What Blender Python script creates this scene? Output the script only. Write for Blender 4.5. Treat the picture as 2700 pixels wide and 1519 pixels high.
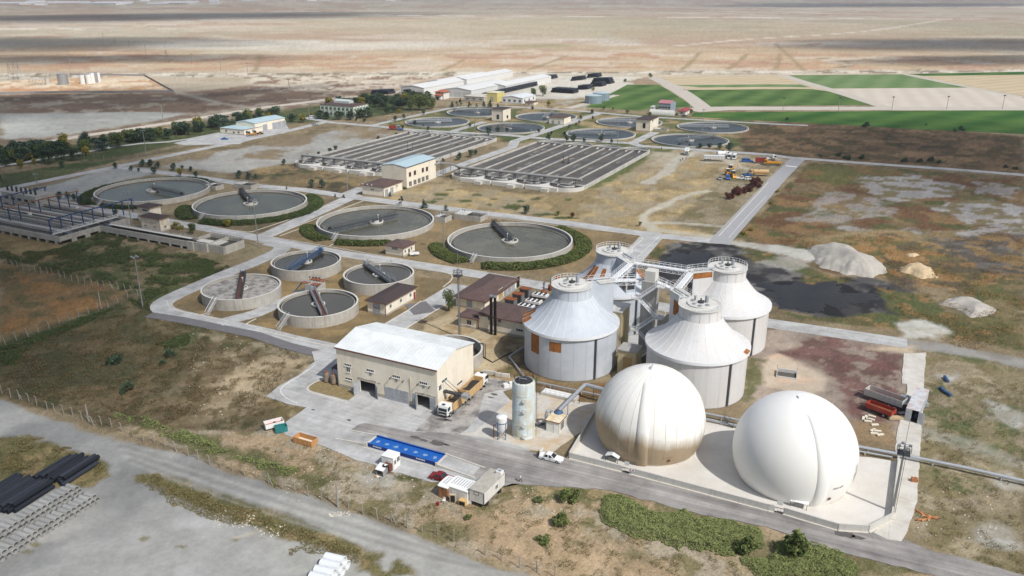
import bpy, math, random
import numpy as np
from mathutils import Vector, Matrix
random.seed(7)
R = math.radians
for o in list(bpy.data.objects):
 bpy.data.objects.remove(o)
scene = bpy.context.scene
COL = scene.collection
# ------------------------------------------------------------------ camera, sky, sun, exposure
CX, CY, F, H = 1350.0,759.5,2130.0,84.0          # photograph's centre, focal length in its pixels, drone height
PITCH = math.atan((CY + 20)/F)
cp, sp = math.cos(PITCH), math.sin(PITCH)
cam = bpy.data.cameras.new('camera')
cam.lens = 36*F/2700
cam.sensor_width = 36
cam.clip_start = 1
cam.clip_end = 60000
camo = bpy.data.objects.new('camera', cam)
camo.location = (0,0, H)
camo.rotation_euler = (math.pi/2 - PITCH, 0,0)
COL.objects.link(camo)
scene.camera = camo
HAZE = 0.00013
SUN_EL, SUN_AZ = R(48.5), R(135)                    # azimuth clockwise from +Y
world = bpy.data.worlds.new('World')
scene.world = world
world.use_nodes = True
wn = world.node_tree
sky = wn.nodes.new('ShaderNodeTexSky')
sky.sky_type = 'NISHITA'
sky.sun_disc = False
sky.sun_elevation = SUN_EL
sky.sun_rotation = SUN_AZ
sky.air_density = 1.2
sky.dust_density = 2.5
bg = wn.nodes['Background']
bg.inputs['Strength'].default_value = 0.085
wn.links.new(sky.outputs[0], bg.inputs['Color'])
sun = bpy.data.lights.new('sun', 'SUN')
sun.energy = 3.75
sun.angle = R(0.53)
sun.color = (1.0,0.975,0.935)
suno = bpy.data.objects.new('sun', sun)
sdir = Vector((math.sin(SUN_AZ)*math.cos(SUN_EL), math.cos(SUN_AZ)*math.cos(SUN_EL), math.sin(SUN_EL)))
suno.rotation_euler = (-sdir).to_track_quat('-Z', 'Y').to_euler()
suno.location = sdir*300
COL.objects.link(suno)
vs = scene.view_settings
vs.view_transform = 'Standard'
vs.look = 'None'
vs.exposure = 0.0
vs.gamma = 1.0
scene.cycles.max_bounces = 6
scene.cycles.diffuse_bounces = 3
scene.cycles.glossy_bounces = 3
scene.cycles.transparent_max_bounces = 12
scene.cycles.volume_bounces = 0
scene.cycles.use_denoising = True
scene.cycles.use_adaptive_sampling = True
scene.cycles.adaptive_threshold = 0.02
scene.cycles.caustics_reflective = False
scene.cycles.caustics_refractive = False

# ------------------------------------------------------------------ from a place seen in the photograph to the place itself
def G(u, v, z=0.0):
 """the point at height z that the photograph shows at pixel u, v"""
 a = (u - CX)/F
 b = -(v - CY)/F
 dy, dz = cp + b*sp, -sp + b*cp
 t = (z - H)/dz
 return Vector((a*t, dy*t, z))
K = 2700/2576
def V(x, y, z=0.0):
 return G(x*K, y*K, z)
def T(c, r, x, y, z=0.0):
 return G(675*c + x*.26224,380*r + y*.26224, z)
def zrow(y, v):
 """height at which a point at distance y lies on image row v"""
 b = -(v - CY)/F
 return H + y*(-sp + b*cp)/(cp + b*sp)
def tz(p, r, y):
 return zrow(p[1],380*r + y*.26224)
ANG = R(-26.5)                                      # the plant's own grid
U = Vector((math.cos(ANG), math.sin(ANG),0))
W = Vector((-math.sin(ANG), math.cos(ANG),0))

def lin(r, g, b):
 def f(c):
  c /= 255
  return c/12.92 if c <= .04045 else ((c + .055)/1.055) ** 2.4
 return (f(r), f(g), f(b))

# ------------------------------------------------------------------ materials
MATS = {}
def mat(name, col, rough=.85, var=.12, scale=1.5, metal=0.0, bump=0.0, col2=None, mixs=.35, spec=.3, streak=None, rnd=0.0, attr=None):
 """a base colour broken up by two sizes of noise; col2 = stains; streak = vertical run marks"""
 if name in MATS:
  return MATS[name]
 m = bpy.data.materials.new(name)
 m.use_nodes = True
 nt = m.node_tree
 N, L = nt.nodes, nt.links
 b = N['Principled BSDF']
 b.inputs['Roughness'].default_value = rough
 b.inputs['Metallic'].default_value = metal
 b.inputs['Specular IOR Level'].default_value = spec
 geo = N.new('ShaderNodeNewGeometry')
 def noise(sc, det=4, rgh=.6, vec=None):
  n = N.new('ShaderNodeTexNoise')
  n.inputs['Scale'].default_value = sc
  n.inputs['Detail'].default_value = det
  n.inputs['Roughness'].default_value = rgh
  L.new(vec or geo.outputs['Position'], n.inputs['Vector'])
  return n.outputs['Fac']
 def mapr(x, a, c, d, e):
  r = N.new('ShaderNodeMapRange')
  for i, q in zip((1,2,3,4),(a, c, d, e)):
   r.inputs[i].default_value = q
  L.new(x, r.inputs[0])
  return r.outputs[0]
 def mix(f, a, c, blend='MIX'):
  x = N.new('ShaderNodeMix')
  x.data_type = 'RGBA'
  x.blend_type = blend
  for s, q in ((x.inputs[0], f),(x.inputs[6], a),(x.inputs[7], c)):
   if isinstance(q, bpy.types.NodeSocket):
    L.new(q, s)
   elif isinstance(q, (int, float)):
    s.default_value = q
   else:
    s.default_value = (*q, 1)
  return x.outputs[2]
 c = col if attr is None else None
 if attr:
  a = N.new('ShaderNodeAttribute')
  a.attribute_name = attr
  c = a.outputs['Color']
 if col2 is not None:
  c = mix(mapr(noise(mixs, 5,.65),.42,.68,0,1), c, col2)
 if streak is not None:
  mp = N.new('ShaderNodeMapping')
  mp.inputs['Scale'].default_value = (1,1,.06)
  L.new(geo.outputs['Position'], mp.inputs['Vector'])
  c = mix(mapr(noise(1.6,3,.6, mp.outputs[0]),.5,.78,0,.75), c, streak)
 v = mapr(noise(scale, 4),.25,.75,1 - var, 1 + var)
 c = mix(1.0, c, v, 'MULTIPLY')
 if var:
  v2 = mapr(noise(scale*7,3),.25,.75,1 - var*.7,1 + var*.7)
  c = mix(1.0, c, v2, 'MULTIPLY')
 if rnd:
  oi = N.new('ShaderNodeObjectInfo')
  c = mix(1.0, c, mapr(oi.outputs['Random'],0,1,1 - rnd, 1 + rnd), 'MULTIPLY')
 L.new(c, b.inputs['Base Color'])
 if bump:
  bp = N.new('ShaderNodeBump')
  bp.inputs['Strength'].default_value = bump
  bp.inputs['Distance'].default_value = .1
  L.new(noise(scale*4,5), bp.inputs['Height'])
  L.new(bp.outputs[0], b.inputs['Normal'])
 MATS[name] = m
 return m

def leafmat(name, c1, c2, c3):
 if name in MATS:
  return MATS[name]
 m = bpy.data.materials.new(name)
 m.use_nodes = True
 N, L = m.node_tree.nodes, m.node_tree.links
 b = N['Principled BSDF']
 b.inputs['Roughness'].default_value = .75
 b.inputs['Specular IOR Level'].default_value = .2
 a = N.new('ShaderNodeAttribute')
 a.attribute_name = 'rnd'
 oi = N.new('ShaderNodeObjectInfo')
 ad = N.new('ShaderNodeMath')
 ad.operation = 'MULTIPLY_ADD'
 L.new(oi.outputs['Random'], ad.inputs[0])
 ad.inputs[1].default_value = .3
 L.new(a.outputs['Fac'], ad.inputs[2])
 r = N.new('ShaderNodeValToRGB')
 e = r.color_ramp.elements
 e[0].position, e[0].color = .1,(*c1,1)
 e[1].position, e[1].color = 1.15 if False else 1.0,(*c3,1)
 k = e.new(.55)
 k.color = (*c2,1)
 L.new(ad.outputs[0], r.inputs[0])
 L.new(r.outputs[0], b.inputs['Base Color'])
 tr = N.new('ShaderNodeBsdfTranslucent')
 L.new(r.outputs[0], tr.inputs['Color'])
 mx = N.new('ShaderNodeMixShader')
 mx.inputs[0].default_value = .25
 L.new(b.outputs[0], mx.inputs[1])
 L.new(tr.outputs[0], mx.inputs[2])
 L.new(mx.outputs[0], N['Material Output'].inputs['Surface'])
 MATS[name] = m
 return m

def water(name, col, rough=.12, bump=.05, scale=.8):
 m = mat(name, col, rough, .2,.12, spec=.3, col2=tuple(x*1.55 for x in col), mixs=.09)
 N, L = m.node_tree.nodes, m.node_tree.links
 b = N['Principled BSDF']
 geo = [n for n in N if n.type == 'NEW_GEOMETRY'][0]
 n = N.new('ShaderNodeTexNoise')
 n.inputs['Scale'].default_value = scale
 n.inputs['Detail'].default_value = 3
 L.new(geo.outputs['Position'], n.inputs['Vector'])
 bp = N.new('ShaderNodeBump')
 bp.inputs['Strength'].default_value = bump
 bp.inputs['Distance'].default_value = .3
 L.new(n.outputs['Fac'], bp.inputs['Height'])
 L.new(bp.outputs[0], b.inputs['Normal'])
 return m

# ------------------------------------------------------------------ mesh building
class MB:
 def __init__(s):
  s.v, s.f = [],[]
 def add(s, vs_, fs_):
  n = len(s.v)
  s.v += [tuple(p) for p in vs_]
  s.f += [tuple(n + i for i in f) for f in fs_]
  return s
 def box(s, x0, x1, y0, y1, z0, z1):
  return s.add([(x0, y0, z0),(x1, y0, z0),(x1, y1, z0),(x0, y1, z0),(x0, y0, z1),(x1, y0, z1),(x1, y1, z1),(x0, y1, z1)],
     [(0,3,2,1),(4,5,6,7),(0,1,5,4),(1,2,6,5),(2,3,7,6),(3,0,4,7)])
 def prism(s, poly, z0, z1):
  n = len(poly)
  a = sum(poly[i][0]*poly[(i + 1) % n][1] - poly[(i + 1) % n][0]*poly[i][1] for i in range(n))
  if a < 0:
   poly = poly[::-1]
  return s.add([(p[0], p[1], z0) for p in poly] + [(p[0], p[1], z1) for p in poly],
     [tuple(range(n - 1,-1,-1)), tuple(range(n, 2*n))] + [(i, (i + 1) % n, n + (i + 1) % n, n + i) for i in range(n)])
 def xprism(s, prof, x0, x1):
  """profile in y,z swept along x"""
  n = len(prof)
  a = sum(prof[i][0]*prof[(i + 1) % n][1] - prof[(i + 1) % n][0]*prof[i][1] for i in range(n))
  if a < 0:
   prof = prof[::-1]
  return s.add([(x0, p[0], p[1]) for p in prof] + [(x1, p[0], p[1]) for p in prof],
     [tuple(range(n - 1,-1,-1)), tuple(range(n, 2*n))] + [(i, (i + 1) % n, n + (i + 1) % n, n + i) for i in range(n)])
 def yprism(s, prof, y0, y1):
  """profile in x,z swept along y"""
  n = len(prof)
  a = sum(prof[i][0]*prof[(i + 1) % n][1] - prof[(i + 1) % n][0]*prof[i][1] for i in range(n))
  if a > 0:
   prof = prof[::-1]
  return s.add([(p[0], y0, p[1]) for p in prof] + [(p[0], y1, p[1]) for p in prof],
     [tuple(range(n - 1,-1,-1)), tuple(range(n, 2*n))] + [(i, (i + 1) % n, n + (i + 1) % n, n + i) for i in range(n)])
 def rod(s, a, b, r, n=6, r2=None, cap=True):
  a, b = Vector(a), Vector(b)
  d = (b - a)
  if d.length < 1e-6:
   return s
  d.normalize()
  x = d.orthogonal().normalized()
  y = d.cross(x)
  r2 = r if r2 is None else r2
  vs_ = []
  for p, q in ((a, r),(b, r2)):
   for i in range(n):
    t = 2*math.pi*(i + .5)/n
    vs_.append(p + (x*math.cos(t) + y*math.sin(t))*q)
  fs_ = [(i, (i + 1) % n, n + (i + 1) % n, n + i) for i in range(n)]
  if cap:
   fs_ += [tuple(range(n - 1,-1,-1)), tuple(range(n, 2*n))]
  return s.add(vs_, fs_)
 def tube(s, pts, r, n=8):
  pts = [Vector(p) for p in pts]
  rings = []
  for i, p in enumerate(pts):
   d = (pts[min(i + 1, len(pts) - 1)] - pts[max(i - 1,0)]).normalized()
   x = d.cross(Vector((0,0,1)))
   if x.length < 1e-3:
    x = Vector((1,0,0)) if i == 0 or not rings else lastx
   x.normalize()
   lastx = x
   y = x.cross(d)
   rings.append([p + (x*math.cos(2*math.pi*k/n) + y*math.sin(2*math.pi*k/n))*r for k in range(n)])
  vs_ = [q for g in rings for q in g]
  fs_ = [(i*n + k, i*n + (k + 1) % n, (i + 1)*n + (k + 1) % n, (i + 1)*n + k) for i in range(len(pts) - 1) for k in range(n)]
  fs_ += [tuple(range(n - 1,-1,-1)), tuple((len(pts) - 1)*n + k for k in range(n))]
  return s.add(vs_, fs_)
 def lathe(s, prof, n=32, a0=0.0, a1=None, c=(0,0)):
  """profile (radius, z) outside upwards; partial when a1 is given"""
  full = a1 is None
  a1 = a0 + 2*math.pi if full else a1
  m = n if full else n + 1
  vs_ = []
  for r, z in prof:
   for i in range(m):
    t = a0 + (a1 - a0)*i/n
    vs_.append((c[0] + r*math.cos(t), c[1] + r*math.sin(t), z))
  fs_ = []
  for j in range(len(prof) - 1):
   for i in range(n):
    k = (i + 1) % m if full else i + 1
    fs_.append((j*m + i, j*m + k, (j + 1)*m + k, (j + 1)*m + i))
  return s.add(vs_, fs_)
 def ring(s, r0, r1, z0, z1, n=48, c=(0,0), a0=0.0, a1=None):
  """closed ring wall"""
  return s.lathe([(r0, z0),(r1, z0),(r1, z1),(r0, z1),(r0, z0)], n, a0, a1, c)
 def disc(s, r, z, n=48, c=(0,0)):
  return s.add([(c[0] + r*math.cos(2*math.pi*i/n), c[1] + r*math.sin(2*math.pi*i/n), z) for i in range(n)],[tuple(range(n))])
 def build(s, name, m, parent=None, smooth=False):
  me = bpy.data.meshes.new(name)
  me.from_pydata(s.v, [], s.f)
  if smooth:
   me.polygons.foreach_set('use_smooth', [True]*len(me.polygons))
  me.materials.append(m)
  o = bpy.data.objects.new(name, me)
  COL.objects.link(o)
  o.parent = parent
  return o

def smooth_by_angle(o, ang=35):
 me = o.data
 me.polygons.foreach_set('use_smooth', [True]*len(me.polygons))
 me.set_sharp_from_angle(angle=R(ang))
 return o

def thing(name, label, cat, loc=(0,0,0), rot=0.0, group=None):
 o = bpy.data.objects.new(name, None)
 o.empty_display_size = .5
 COL.objects.link(o)
 o.location = loc
 o.rotation_euler = (0,0, rot)
 return tag(o, label, cat, group)
def tag(o, label, cat, group=None, kind=None):
 if label: o['label'] = label
 if cat: o['category'] = cat
 if group: o['group'] = group
 if kind: o['kind'] = kind
 return o
def struct(o, label=None):
 o['kind'] = 'structure'
 if label: o['label'] = label
 return o
def copytree(o, parent=None):
 c = o.copy()
 COL.objects.link(c)
 c.parent = parent
 for ch in list(o.children):
  copytree(ch, c)
 return c
def dup(o, loc, rot=0.0, scale=1.0, label=None, group=None):
 c = copytree(o)
 c.location = loc
 c.rotation_euler = (0,0, rot)
 c.scale = scale if isinstance(scale, (tuple, list)) else (scale,)*3
 if label: c['label'] = label
 if group: c['group'] = group
 return c
def place(o, loc, rot=0.0, scale=1.0):
 o.location = loc
 o.rotation_euler = (0,0, rot)
 o.scale = scale if isinstance(scale, (tuple, list)) else (scale,)*3
 return o

def sheet(name, pts, z, m, label=None, parent=None, jit=.12):
 """a flat paved area; pts are world points in order"""
 rj = random.Random(len(pts) + int(pts[0][0]*7))
 if jit:                                             # broken edges
  q = []
  for a, c in zip(pts, list(pts[1:]) + [pts[0]]):
   a, c = Vector((a[0], a[1],0)), Vector((c[0], c[1],0))
   k = max(1, int((c - a).length/1.6))
   q += [a.lerp(c, i/k) + Vector((rj.uniform(-jit, jit), rj.uniform(-jit, jit),0))*(i > 0) for i in range(k)]
  pts = q
 me_o = MB().prism([(p[0], p[1]) for p in pts], z - .2, z).build(name, m, parent)
 if parent is None:
  struct(me_o, label)
 return me_o
def offset(pts, d):
 out = []
 pts = [Vector((p[0], p[1])) for p in pts]
 for i, p in enumerate(pts):
  a = (p - pts[i - 1]).normalized() if i else None
  b = (pts[i + 1] - p).normalized() if i < len(pts) - 1 else None
  t = ((a or b) + (b or a)).normalized()
  n = Vector((-t.y, t.x))
  k = 1.0/max(.4, n.dot(Vector((-(a or b).y, (a or b).x))))
  out.append(p + n*d*k)
 return out
def smoothline(pts, it=2):
 pts = [Vector((p[0], p[1])) for p in pts]
 for _ in range(it):
  q = [pts[0]]
  for a, b in zip(pts, pts[1:]):
   q += [a*.75 + b*.25, a*.25 + b*.75]
  pts = q + [pts[-1]]
 return pts
def strip(name, pts, w, z, m, label=None, sm=0, kerbs='', km=None):
 """a road of width w along its centre line, with kerbs on the sides named"""
 if sm:
  pts = smoothline(pts, sm)
 l, r = offset(pts, w/2), offset(pts, -w/2)
 b = MB()
 n = len(l)
 b.add([(p[0], p[1], h_) for h_ in (z, z - .2) for q_ in (l, r) for p in q_],[f_ for i in range(n - 1) for f_ in ((i, n + i, n + i + 1, i + 1),(2*n + i, i, i + 1,2*n + i + 1),(n + i, 3*n + i, 3*n + i + 1, n + i + 1))])
 o = struct(b.build(name, m), label)
 for s in kerbs:
  kerb(offset(pts, (w/2 + .1)*(1 if s == 'l' else -1)), km, o)
 return o
def kerb(pts, m=None, parent=None, w=.3, h=.13):
 l, r = offset(pts, w/2), offset(pts, -w/2)
 b = MB()
 for i in range(len(l) - 1):
  b.prism([l[i], r[i], r[i + 1], l[i + 1]],0, h)
 o = b.build('kerb', m or KERB, parent)
 if parent is None:
  struct(o)
 return o

# foliage: many small leaf faces with a random value on each
def leafmesh(name, P, S, m, seed=0, up=.35, parent=None, aspect=.6, link=True, tri=False):
 rng = np.random.default_rng(seed)
 n = len(P)
 d = rng.normal(size=(n, 3))
 d[:, 2] = np.abs(d[:, 2])*(1 + up) + up
 d /= np.linalg.norm(d, axis=1)[:, None]
 a = rng.normal(size=(n, 3))
 x = np.cross(d, a)
 x /= np.linalg.norm(x, axis=1)[:, None]
 y = np.cross(d, x)
 S = np.broadcast_to(np.asarray(S, float),(n,))[:, None]
 k = 3 if tri else 4
 vv = np.empty((n, k, 3))
 if tri:
  vv[:, 0], vv[:, 1], vv[:, 2] = P - x*S, P + x*S*.6 + y*S*aspect, P + x*S*.6 - y*S*aspect
 else:
  vv[:, 0], vv[:, 1], vv[:, 2], vv[:, 3] = P - x*S, P + y*S*aspect, P + x*S, P - y*S*aspect
 return fastmesh(name, vv.reshape(-1,3), np.arange(n*k), k, m, np.repeat(rng.random(n), k), parent, link)
def fastmesh(name, verts, idx, k, m, rnd=None, parent=None, link=True):
 me = bpy.data.meshes.new(name)
 nf = len(idx) // k
 me.vertices.add(len(verts))
 me.vertices.foreach_set('co', np.ascontiguousarray(verts, np.float32).ravel())
 me.loops.add(len(idx))
 me.loops.foreach_set('vertex_index', np.ascontiguousarray(idx, np.int32))
 me.polygons.add(nf)
 me.polygons.foreach_set('loop_start', np.arange(0, nf*k, k, dtype=np.int32))
 me.polygons.foreach_set('loop_total', np.full(nf, k, np.int32))
 me.update(calc_edges=True)
 if rnd is not None:
  at = me.attributes.new('rnd', 'FLOAT', 'POINT')
  at.data.foreach_set('value', np.ascontiguousarray(rnd, np.float32))
 me.materials.append(m)
 if not link:
  return me
 o = bpy.data.objects.new(name, me)
 COL.objects.link(o)
 o.parent = parent
 return o

# value noise
def vnoise(x, y, seed=0):
 xi, yi = np.floor(x).astype(np.int64), np.floor(y).astype(np.int64)
 fx, fy = x - xi, y - yi
 fx, fy = fx*fx*(3 - 2*fx), fy*fy*(3 - 2*fy)
 def h(i, j):
  n = (i*374761393 + j*668265263 + seed*1442695041) & 0xffffffff
  n = ((n ^ (n >> 13))*1274126177) & 0xffffffff
  return ((n ^ (n >> 16)) & 0xffff)/65535.0
 return (h(xi, yi)*(1 - fx) + h(xi + 1, yi)*fx)*(1 - fy) + (h(xi, yi + 1)*(1 - fx) + h(xi + 1, yi + 1)*fx)*fy
def fbm(x, y, oc=4, seed=0):
 s = np.zeros_like(x, dtype=float)
 a, t = 1.0,0.0
 for i in range(oc):
  s += a*vnoise(x*2 ** i + 17.3*i, y*2 ** i - 9.1*i, seed + i)
  t += a
  a *= .55
 return (s/t - .5)*2.6                       # roughly -1..1
def polydist(px, py, poly):
 """signed distance, positive inside"""
 P = np.array([(p[0], p[1]) for p in poly], float)
 d = np.full(px.shape, 1e18)
 ins = np.zeros(px.shape, bool)
 n = len(P)
 for i in range(n):
  ax, ay = P[i]
  bx, by = P[(i + 1) % n]
  ex, ey = bx - ax, by - ay
  t = np.clip(((px - ax)*ex + (py - ay)*ey)/(ex*ex + ey*ey + 1e-12),0,1)
  d = np.minimum(d, (px - ax - t*ex) ** 2 + (py - ay - t*ey) ** 2)
  c = ((ay > py) != (by > py)) & (px < ex*(py - ay)/(ey + (1e-12 if ey == 0 else 0)) + ax)
  ins ^= c
 d = np.sqrt(d)
 return np.where(ins, d, -d)
def linedist(px, py, pts):
 d = np.full(px.shape, 1e18)
 for a, b in zip(pts, pts[1:]):
  ex, ey = b[0] - a[0], b[1] - a[1]
  t = np.clip(((px - a[0])*ex + (py - a[1])*ey)/(ex*ex + ey*ey + 1e-12),0,1)
  d = np.minimum(d, (px - a[0] - t*ex) ** 2 + (py - a[1] - t*ey) ** 2)
 return np.sqrt(d)
# ------------------------------------------------------------------ the ground: one sheet to the horizon, its soils and plants by place
vv_ = np.concatenate([np.arange(4300,1640,-70), np.arange(1640,60,-3.4), np.arange(60,-6,-1.6), np.array([-8,-11,-14,-16,-17.5])])
uu_ = np.concatenate([np.arange(-1200,-120,40), np.arange(-120,2820,3.9), np.arange(2820,3900,40)])
bb = -(vv_ - CY)/F
ty = -H/(-sp + bb*cp)
gy = (cp + bb*sp)*ty
gx = ((uu_ - CX)/F)[None, :]*ty[:, None]
gy = np.repeat(gy[:, None], len(uu_),1)
nr, nc = gx.shape
X, Y = gx.ravel(), gy.ravel()
COLR = np.zeros((X.size, 3))
VEG = np.zeros(X.size)
far = np.clip((Y - 500)/1500,0,1)
def sstep(a, b, x):
 t = np.clip((x - a)/(b - a),0,1)
 return t*t*(3 - 2*t)
def blend(idx, w, cols, sc, seed, veg=None):
 x, y = X[idx], Y[idx]
 c = np.array([lin(*q) for q in cols])
 out = np.tile(c[0],(len(x),1))
 for i in range(1, len(c)):
  f = fbm(x/sc, y/sc, 5, seed + 31*i)
  k = sstep(.0,.26, f)[:, None]
  out = out*(1 - k) + c[i]*k
 COLR[idx] = COLR[idx]*(1 - w[:, None]) + out*w[:, None]
 if veg is not None:
  VEG[idx] = VEG[idx]*(1 - w) + veg*w
def paint(pts, cols, edge=1.5, amp=3.0, asc=8.0, sc=9.0, op=1.0, veg=None, seed=1):
 P = [V(*p) for p in pts]
 xs, ys = [p[0] for p in P],[p[1] for p in P]
 m = edge + amp*1.5
 idx = np.nonzero((X > min(xs) - m) & (X < max(xs) + m) & (Y > min(ys) - m) & (Y < max(ys) + m))[0]
 if not len(idx):
  return
 d = polydist(X[idx], Y[idx], P)
 d = d + amp*fbm(X[idx]/asc, Y[idx]/asc, 5, seed + 5)
 blend(idx, sstep(-edge, edge, d)*op, cols, sc, seed, veg)
def stroke(pts, wid, cols, edge=.5, amp=.4, asc=4.0, sc=6.0, op=1.0, veg=0.0, seed=3):
 P = smoothline([V(*p) for p in pts],2)
 xs, ys = [p[0] for p in P],[p[1] for p in P]
 m = wid + edge + amp*2
 idx = np.nonzero((X > min(xs) - m) & (X < max(xs) + m) & (Y > min(ys) - m) & (Y < max(ys) + m))[0]
 d = wid/2 - linedist(X[idx], Y[idx], P) + amp*fbm(X[idx]/asc, Y[idx]/asc, 4, seed)
 blend(idx, sstep(-edge, edge, d)*op, cols, sc, seed, veg)
ALL = np.arange(X.size)
one = np.ones(X.size)
# the dry plain, first in large, then the plant's own soil nearer by
blend(ALL, one, [(196,181,156),(184,170,140),(204,186,164),(189,160,132)],420,11)
blend(ALL, sstep(.1,.5, fbm(X/160, Y/240,5,77))*.55*sstep(700,1000, Y),[(212,204,190),(196,176,140),(176,128,98)],120,21)
blend(ALL, 1 - sstep(640,800, Y + 90*fbm(X/200, Y/200,3,9)),[(158,136,102),(136,118,86),(172,150,114)],14,5,.55)
# far bands
paint([(0,118),(600,112),(2576,118),(2576,180),(0,182)],[(200,176,138),(190,154,122),(208,190,160),(196,170,130)],60,60,220,90,.75, seed=41)
paint([(150,128),(700,140),(1300,132),(2100,135),(2576,150),(2576,178),(100,178)],[(196,160,122),(184,134,108),(206,178,138),(198,152,114),(210,192,168)],30,50,150,60,.8, seed=42)
paint([(330,108),(760,104),(1250,108),(1260,118),(700,128),(380,122)],[(214,206,190),(205,192,170)],40,60,200,140,.85, seed=43)
paint([(700,50),(1500,46),(2576,60),(2576,92),(1500,96),(800,84)],[(186,172,136),(178,166,134),(192,176,146)],120,150,500,400,.7, seed=44)
paint([(1250,113),(1400,110),(1450,118),(1300,122)],[(168,156,108)],20,20,60,60,.8, seed=45)
paint([(0,185),(2576,176),(2576,184),(1500,187),(1000,192),(0,196)],[(190,180,162),(128,116,92),(222,214,200)],8,14,30,14,.85, seed=46)
stroke([(940,38),(1300,41),(1700,43),(2050,46),(2420,48)],60,[(235,230,220),(196,182,156)],25,30,160,60,.95, seed=47)
stroke([(0,72),(300,74),(560,70)],40,[(226,220,205),(190,175,150)],30,60,150,90,.8, seed=48)
for k, (a, b) in enumerate([((640,180),(655,140)),((1110,178),(1170,148)),((1330,176),(1430,138)),((1715,176),(1760,132)),((1830,175),(1880,136)),((1950,176),(1960,137)),((2020,176),(1950,110))]):
 stroke([a, ((a[0] + b[0])/2 + 4,(a[1] + b[1])/2), b],6,[(160,138,96)],3,2,20,20,.75, seed=60 + k)
stroke([(1700,116),(1900,96),(2160,84),(2370,50)],14,[(224,214,198)],8,8,60,40,.8, seed=71)
stroke([(2040,145),(2120,150),(2140,165),(2100,178)],14,[(150,130,92),(196,184,160)],5,6,30,20,.8, seed=72)
for k in range(9):
 stroke([(2130 + k*55,139 + k),(2330 + k*60,176)],4,[(160,140,112)],3,2,30,20,.5, seed=80 + k)
# left of the trees: scrub, gravel and the building site
paint([(0,238),(430,232),(760,205),(1010,212),(1000,240),(800,252),(560,290),(330,288),(0,290)],[(150,122,98),(124,100,80),(186,168,146),(140,112,92)],8,14,40,16,.95,.3, seed=90)
paint([(560,190),(1010,190),(1100,195),(980,225),(700,232)],[(206,190,166),(150,118,96),(224,212,192)],10,18,40,12,.9,.2, seed=91)
paint([(0,205),(330,190),(378,192),(432,233),(0,236)],[(222,196,162),(228,208,178),(206,160,112)],3,3,12,16,1,0, seed=92)
paint([(0,222),(180,222),(360,222),(400,228),(0,231)],[(196,140,92),(214,178,132)],4,3,12,12,.8,0, seed=93)
paint([(0,286),(330,282),(480,284),(390,305),(120,345),(0,352)],[(182,178,168),(172,168,158)],3,4,20,30,1,0, seed=94)
paint([(0,352),(120,345),(390,305),(480,284),(800,250),(1000,236),(1010,240),(800,262),(560,296),(300,332),(0,378)],[(140,112,92),(172,158,138)],2,3,10,12,.9,.2, seed=95)
stroke([(430,228),(600,272),(700,268),(1000,232)],7,[(196,184,166)],2,2,20,20,.7, seed=96)
# tree belt, lawns
LAWN = [(84,98,56),(70,86,46),(104,108,64)]
paint([(0,392),(300,345),(560,305),(820,262),(985,240),(1100,245),(1080,275),(950,292),(720,312),(560,340),(300,395),(0,420)], LAWN, 2,2,10,10,1,.7, seed=100)
paint([(0,440),(290,392),(305,402),(0,482)], LAWN, 1,1,8,8,1,.7, seed=101)
paint([(200,410),(520,360),(600,352),(330,400)],[(132,116,84),(112,104,70)],2,2,8,8,1,.5, seed=102)
paint([(940,312),(1100,278),(1240,272),(1900,300),(1890,335),(1850,385),(1650,378),(1320,360),(1010,328)],[(112,118,66),(92,106,56),(176,150,104)],2,3,10,14,1,.6, seed=103)
paint([(1430,300),(1560,292),(1640,330),(1900,310),(1890,340),(1650,330),(1480,325)],[(190,162,112),(170,144,98),(120,116,66)],2,4,10,10,.9,.4, seed=104)
paint([(1100,278),(1190,262),(1290,262),(1250,285),(1110,300)], LAWN, 2,2,10,10,.9,.6, seed=105)
paint([(1180,250),(1420,250),(1520,262),(1500,282),(1260,270),(1160,264)],[(190,164,124),(206,184,148),(150,128,90)],2,3,10,10,.9,.3, seed=106)
paint([(1010,225),(1330,190),(1560,190),(1640,196),(1550,240),(1430,250),(1300,250),(1100,245)],[(208,202,190),(196,190,178)],2,3,14,20,1,0, seed=107)
paint([(1400,258),(1500,240),(1590,236),(1560,255),(1480,275),(1430,270)],[(168,140,98),(188,178,160)],2,3,8,8,.9,.3, seed=108)
paint([(1575,205),(1620,195),(1680,198),(1720,215),(1600,214)],[(156,128,98),(174,148,116)],2,3,8,8,.9,.3, seed=109)
# lots west of the basins
paint([(390,418),(560,378),(840,328),(985,322),(980,342),(770,398),(740,425),(600,438),(470,425)],[(176,170,160),(166,160,152),(150,128,98)],2,5,12,22,1,.1, seed=110)
paint([(900,318),(1000,320),(985,336),(880,350),(820,350)],[(158,134,98),(172,160,140)],2,4,10,10,.8,.3, seed=111)
paint([(30,486),(180,445),(290,415),(440,432),(300,455),(235,500),(110,506)],[(172,168,160),(162,156,150)],1.5,3,8,20,1,.1, seed=112)
paint([(30,470),(250,425),(300,410),(270,424),(60,486)],[(146,124,88)],1,2,6,8,.8,.4, seed=113)
paint([(560,440),(760,405),(800,425),(910,450),(920,480),(880,493),(640,458)],[(140,118,82),(96,86,66),(166,138,92)],2,3,8,9,1,.5, seed=114)
for k, (x, y, w, h) in enumerate([(770,432,22,4),(700,440,35,4),(735,437,14,3),(800,448,20,3),(820,460,16,3),(650,442,30,3)]):
 paint([(x - w, y),(x, y - h),(x + w, y),(x, y + h)],[(66,84,40)],1,1.2,3,5,.85,.8, seed=120 + k)
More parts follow.
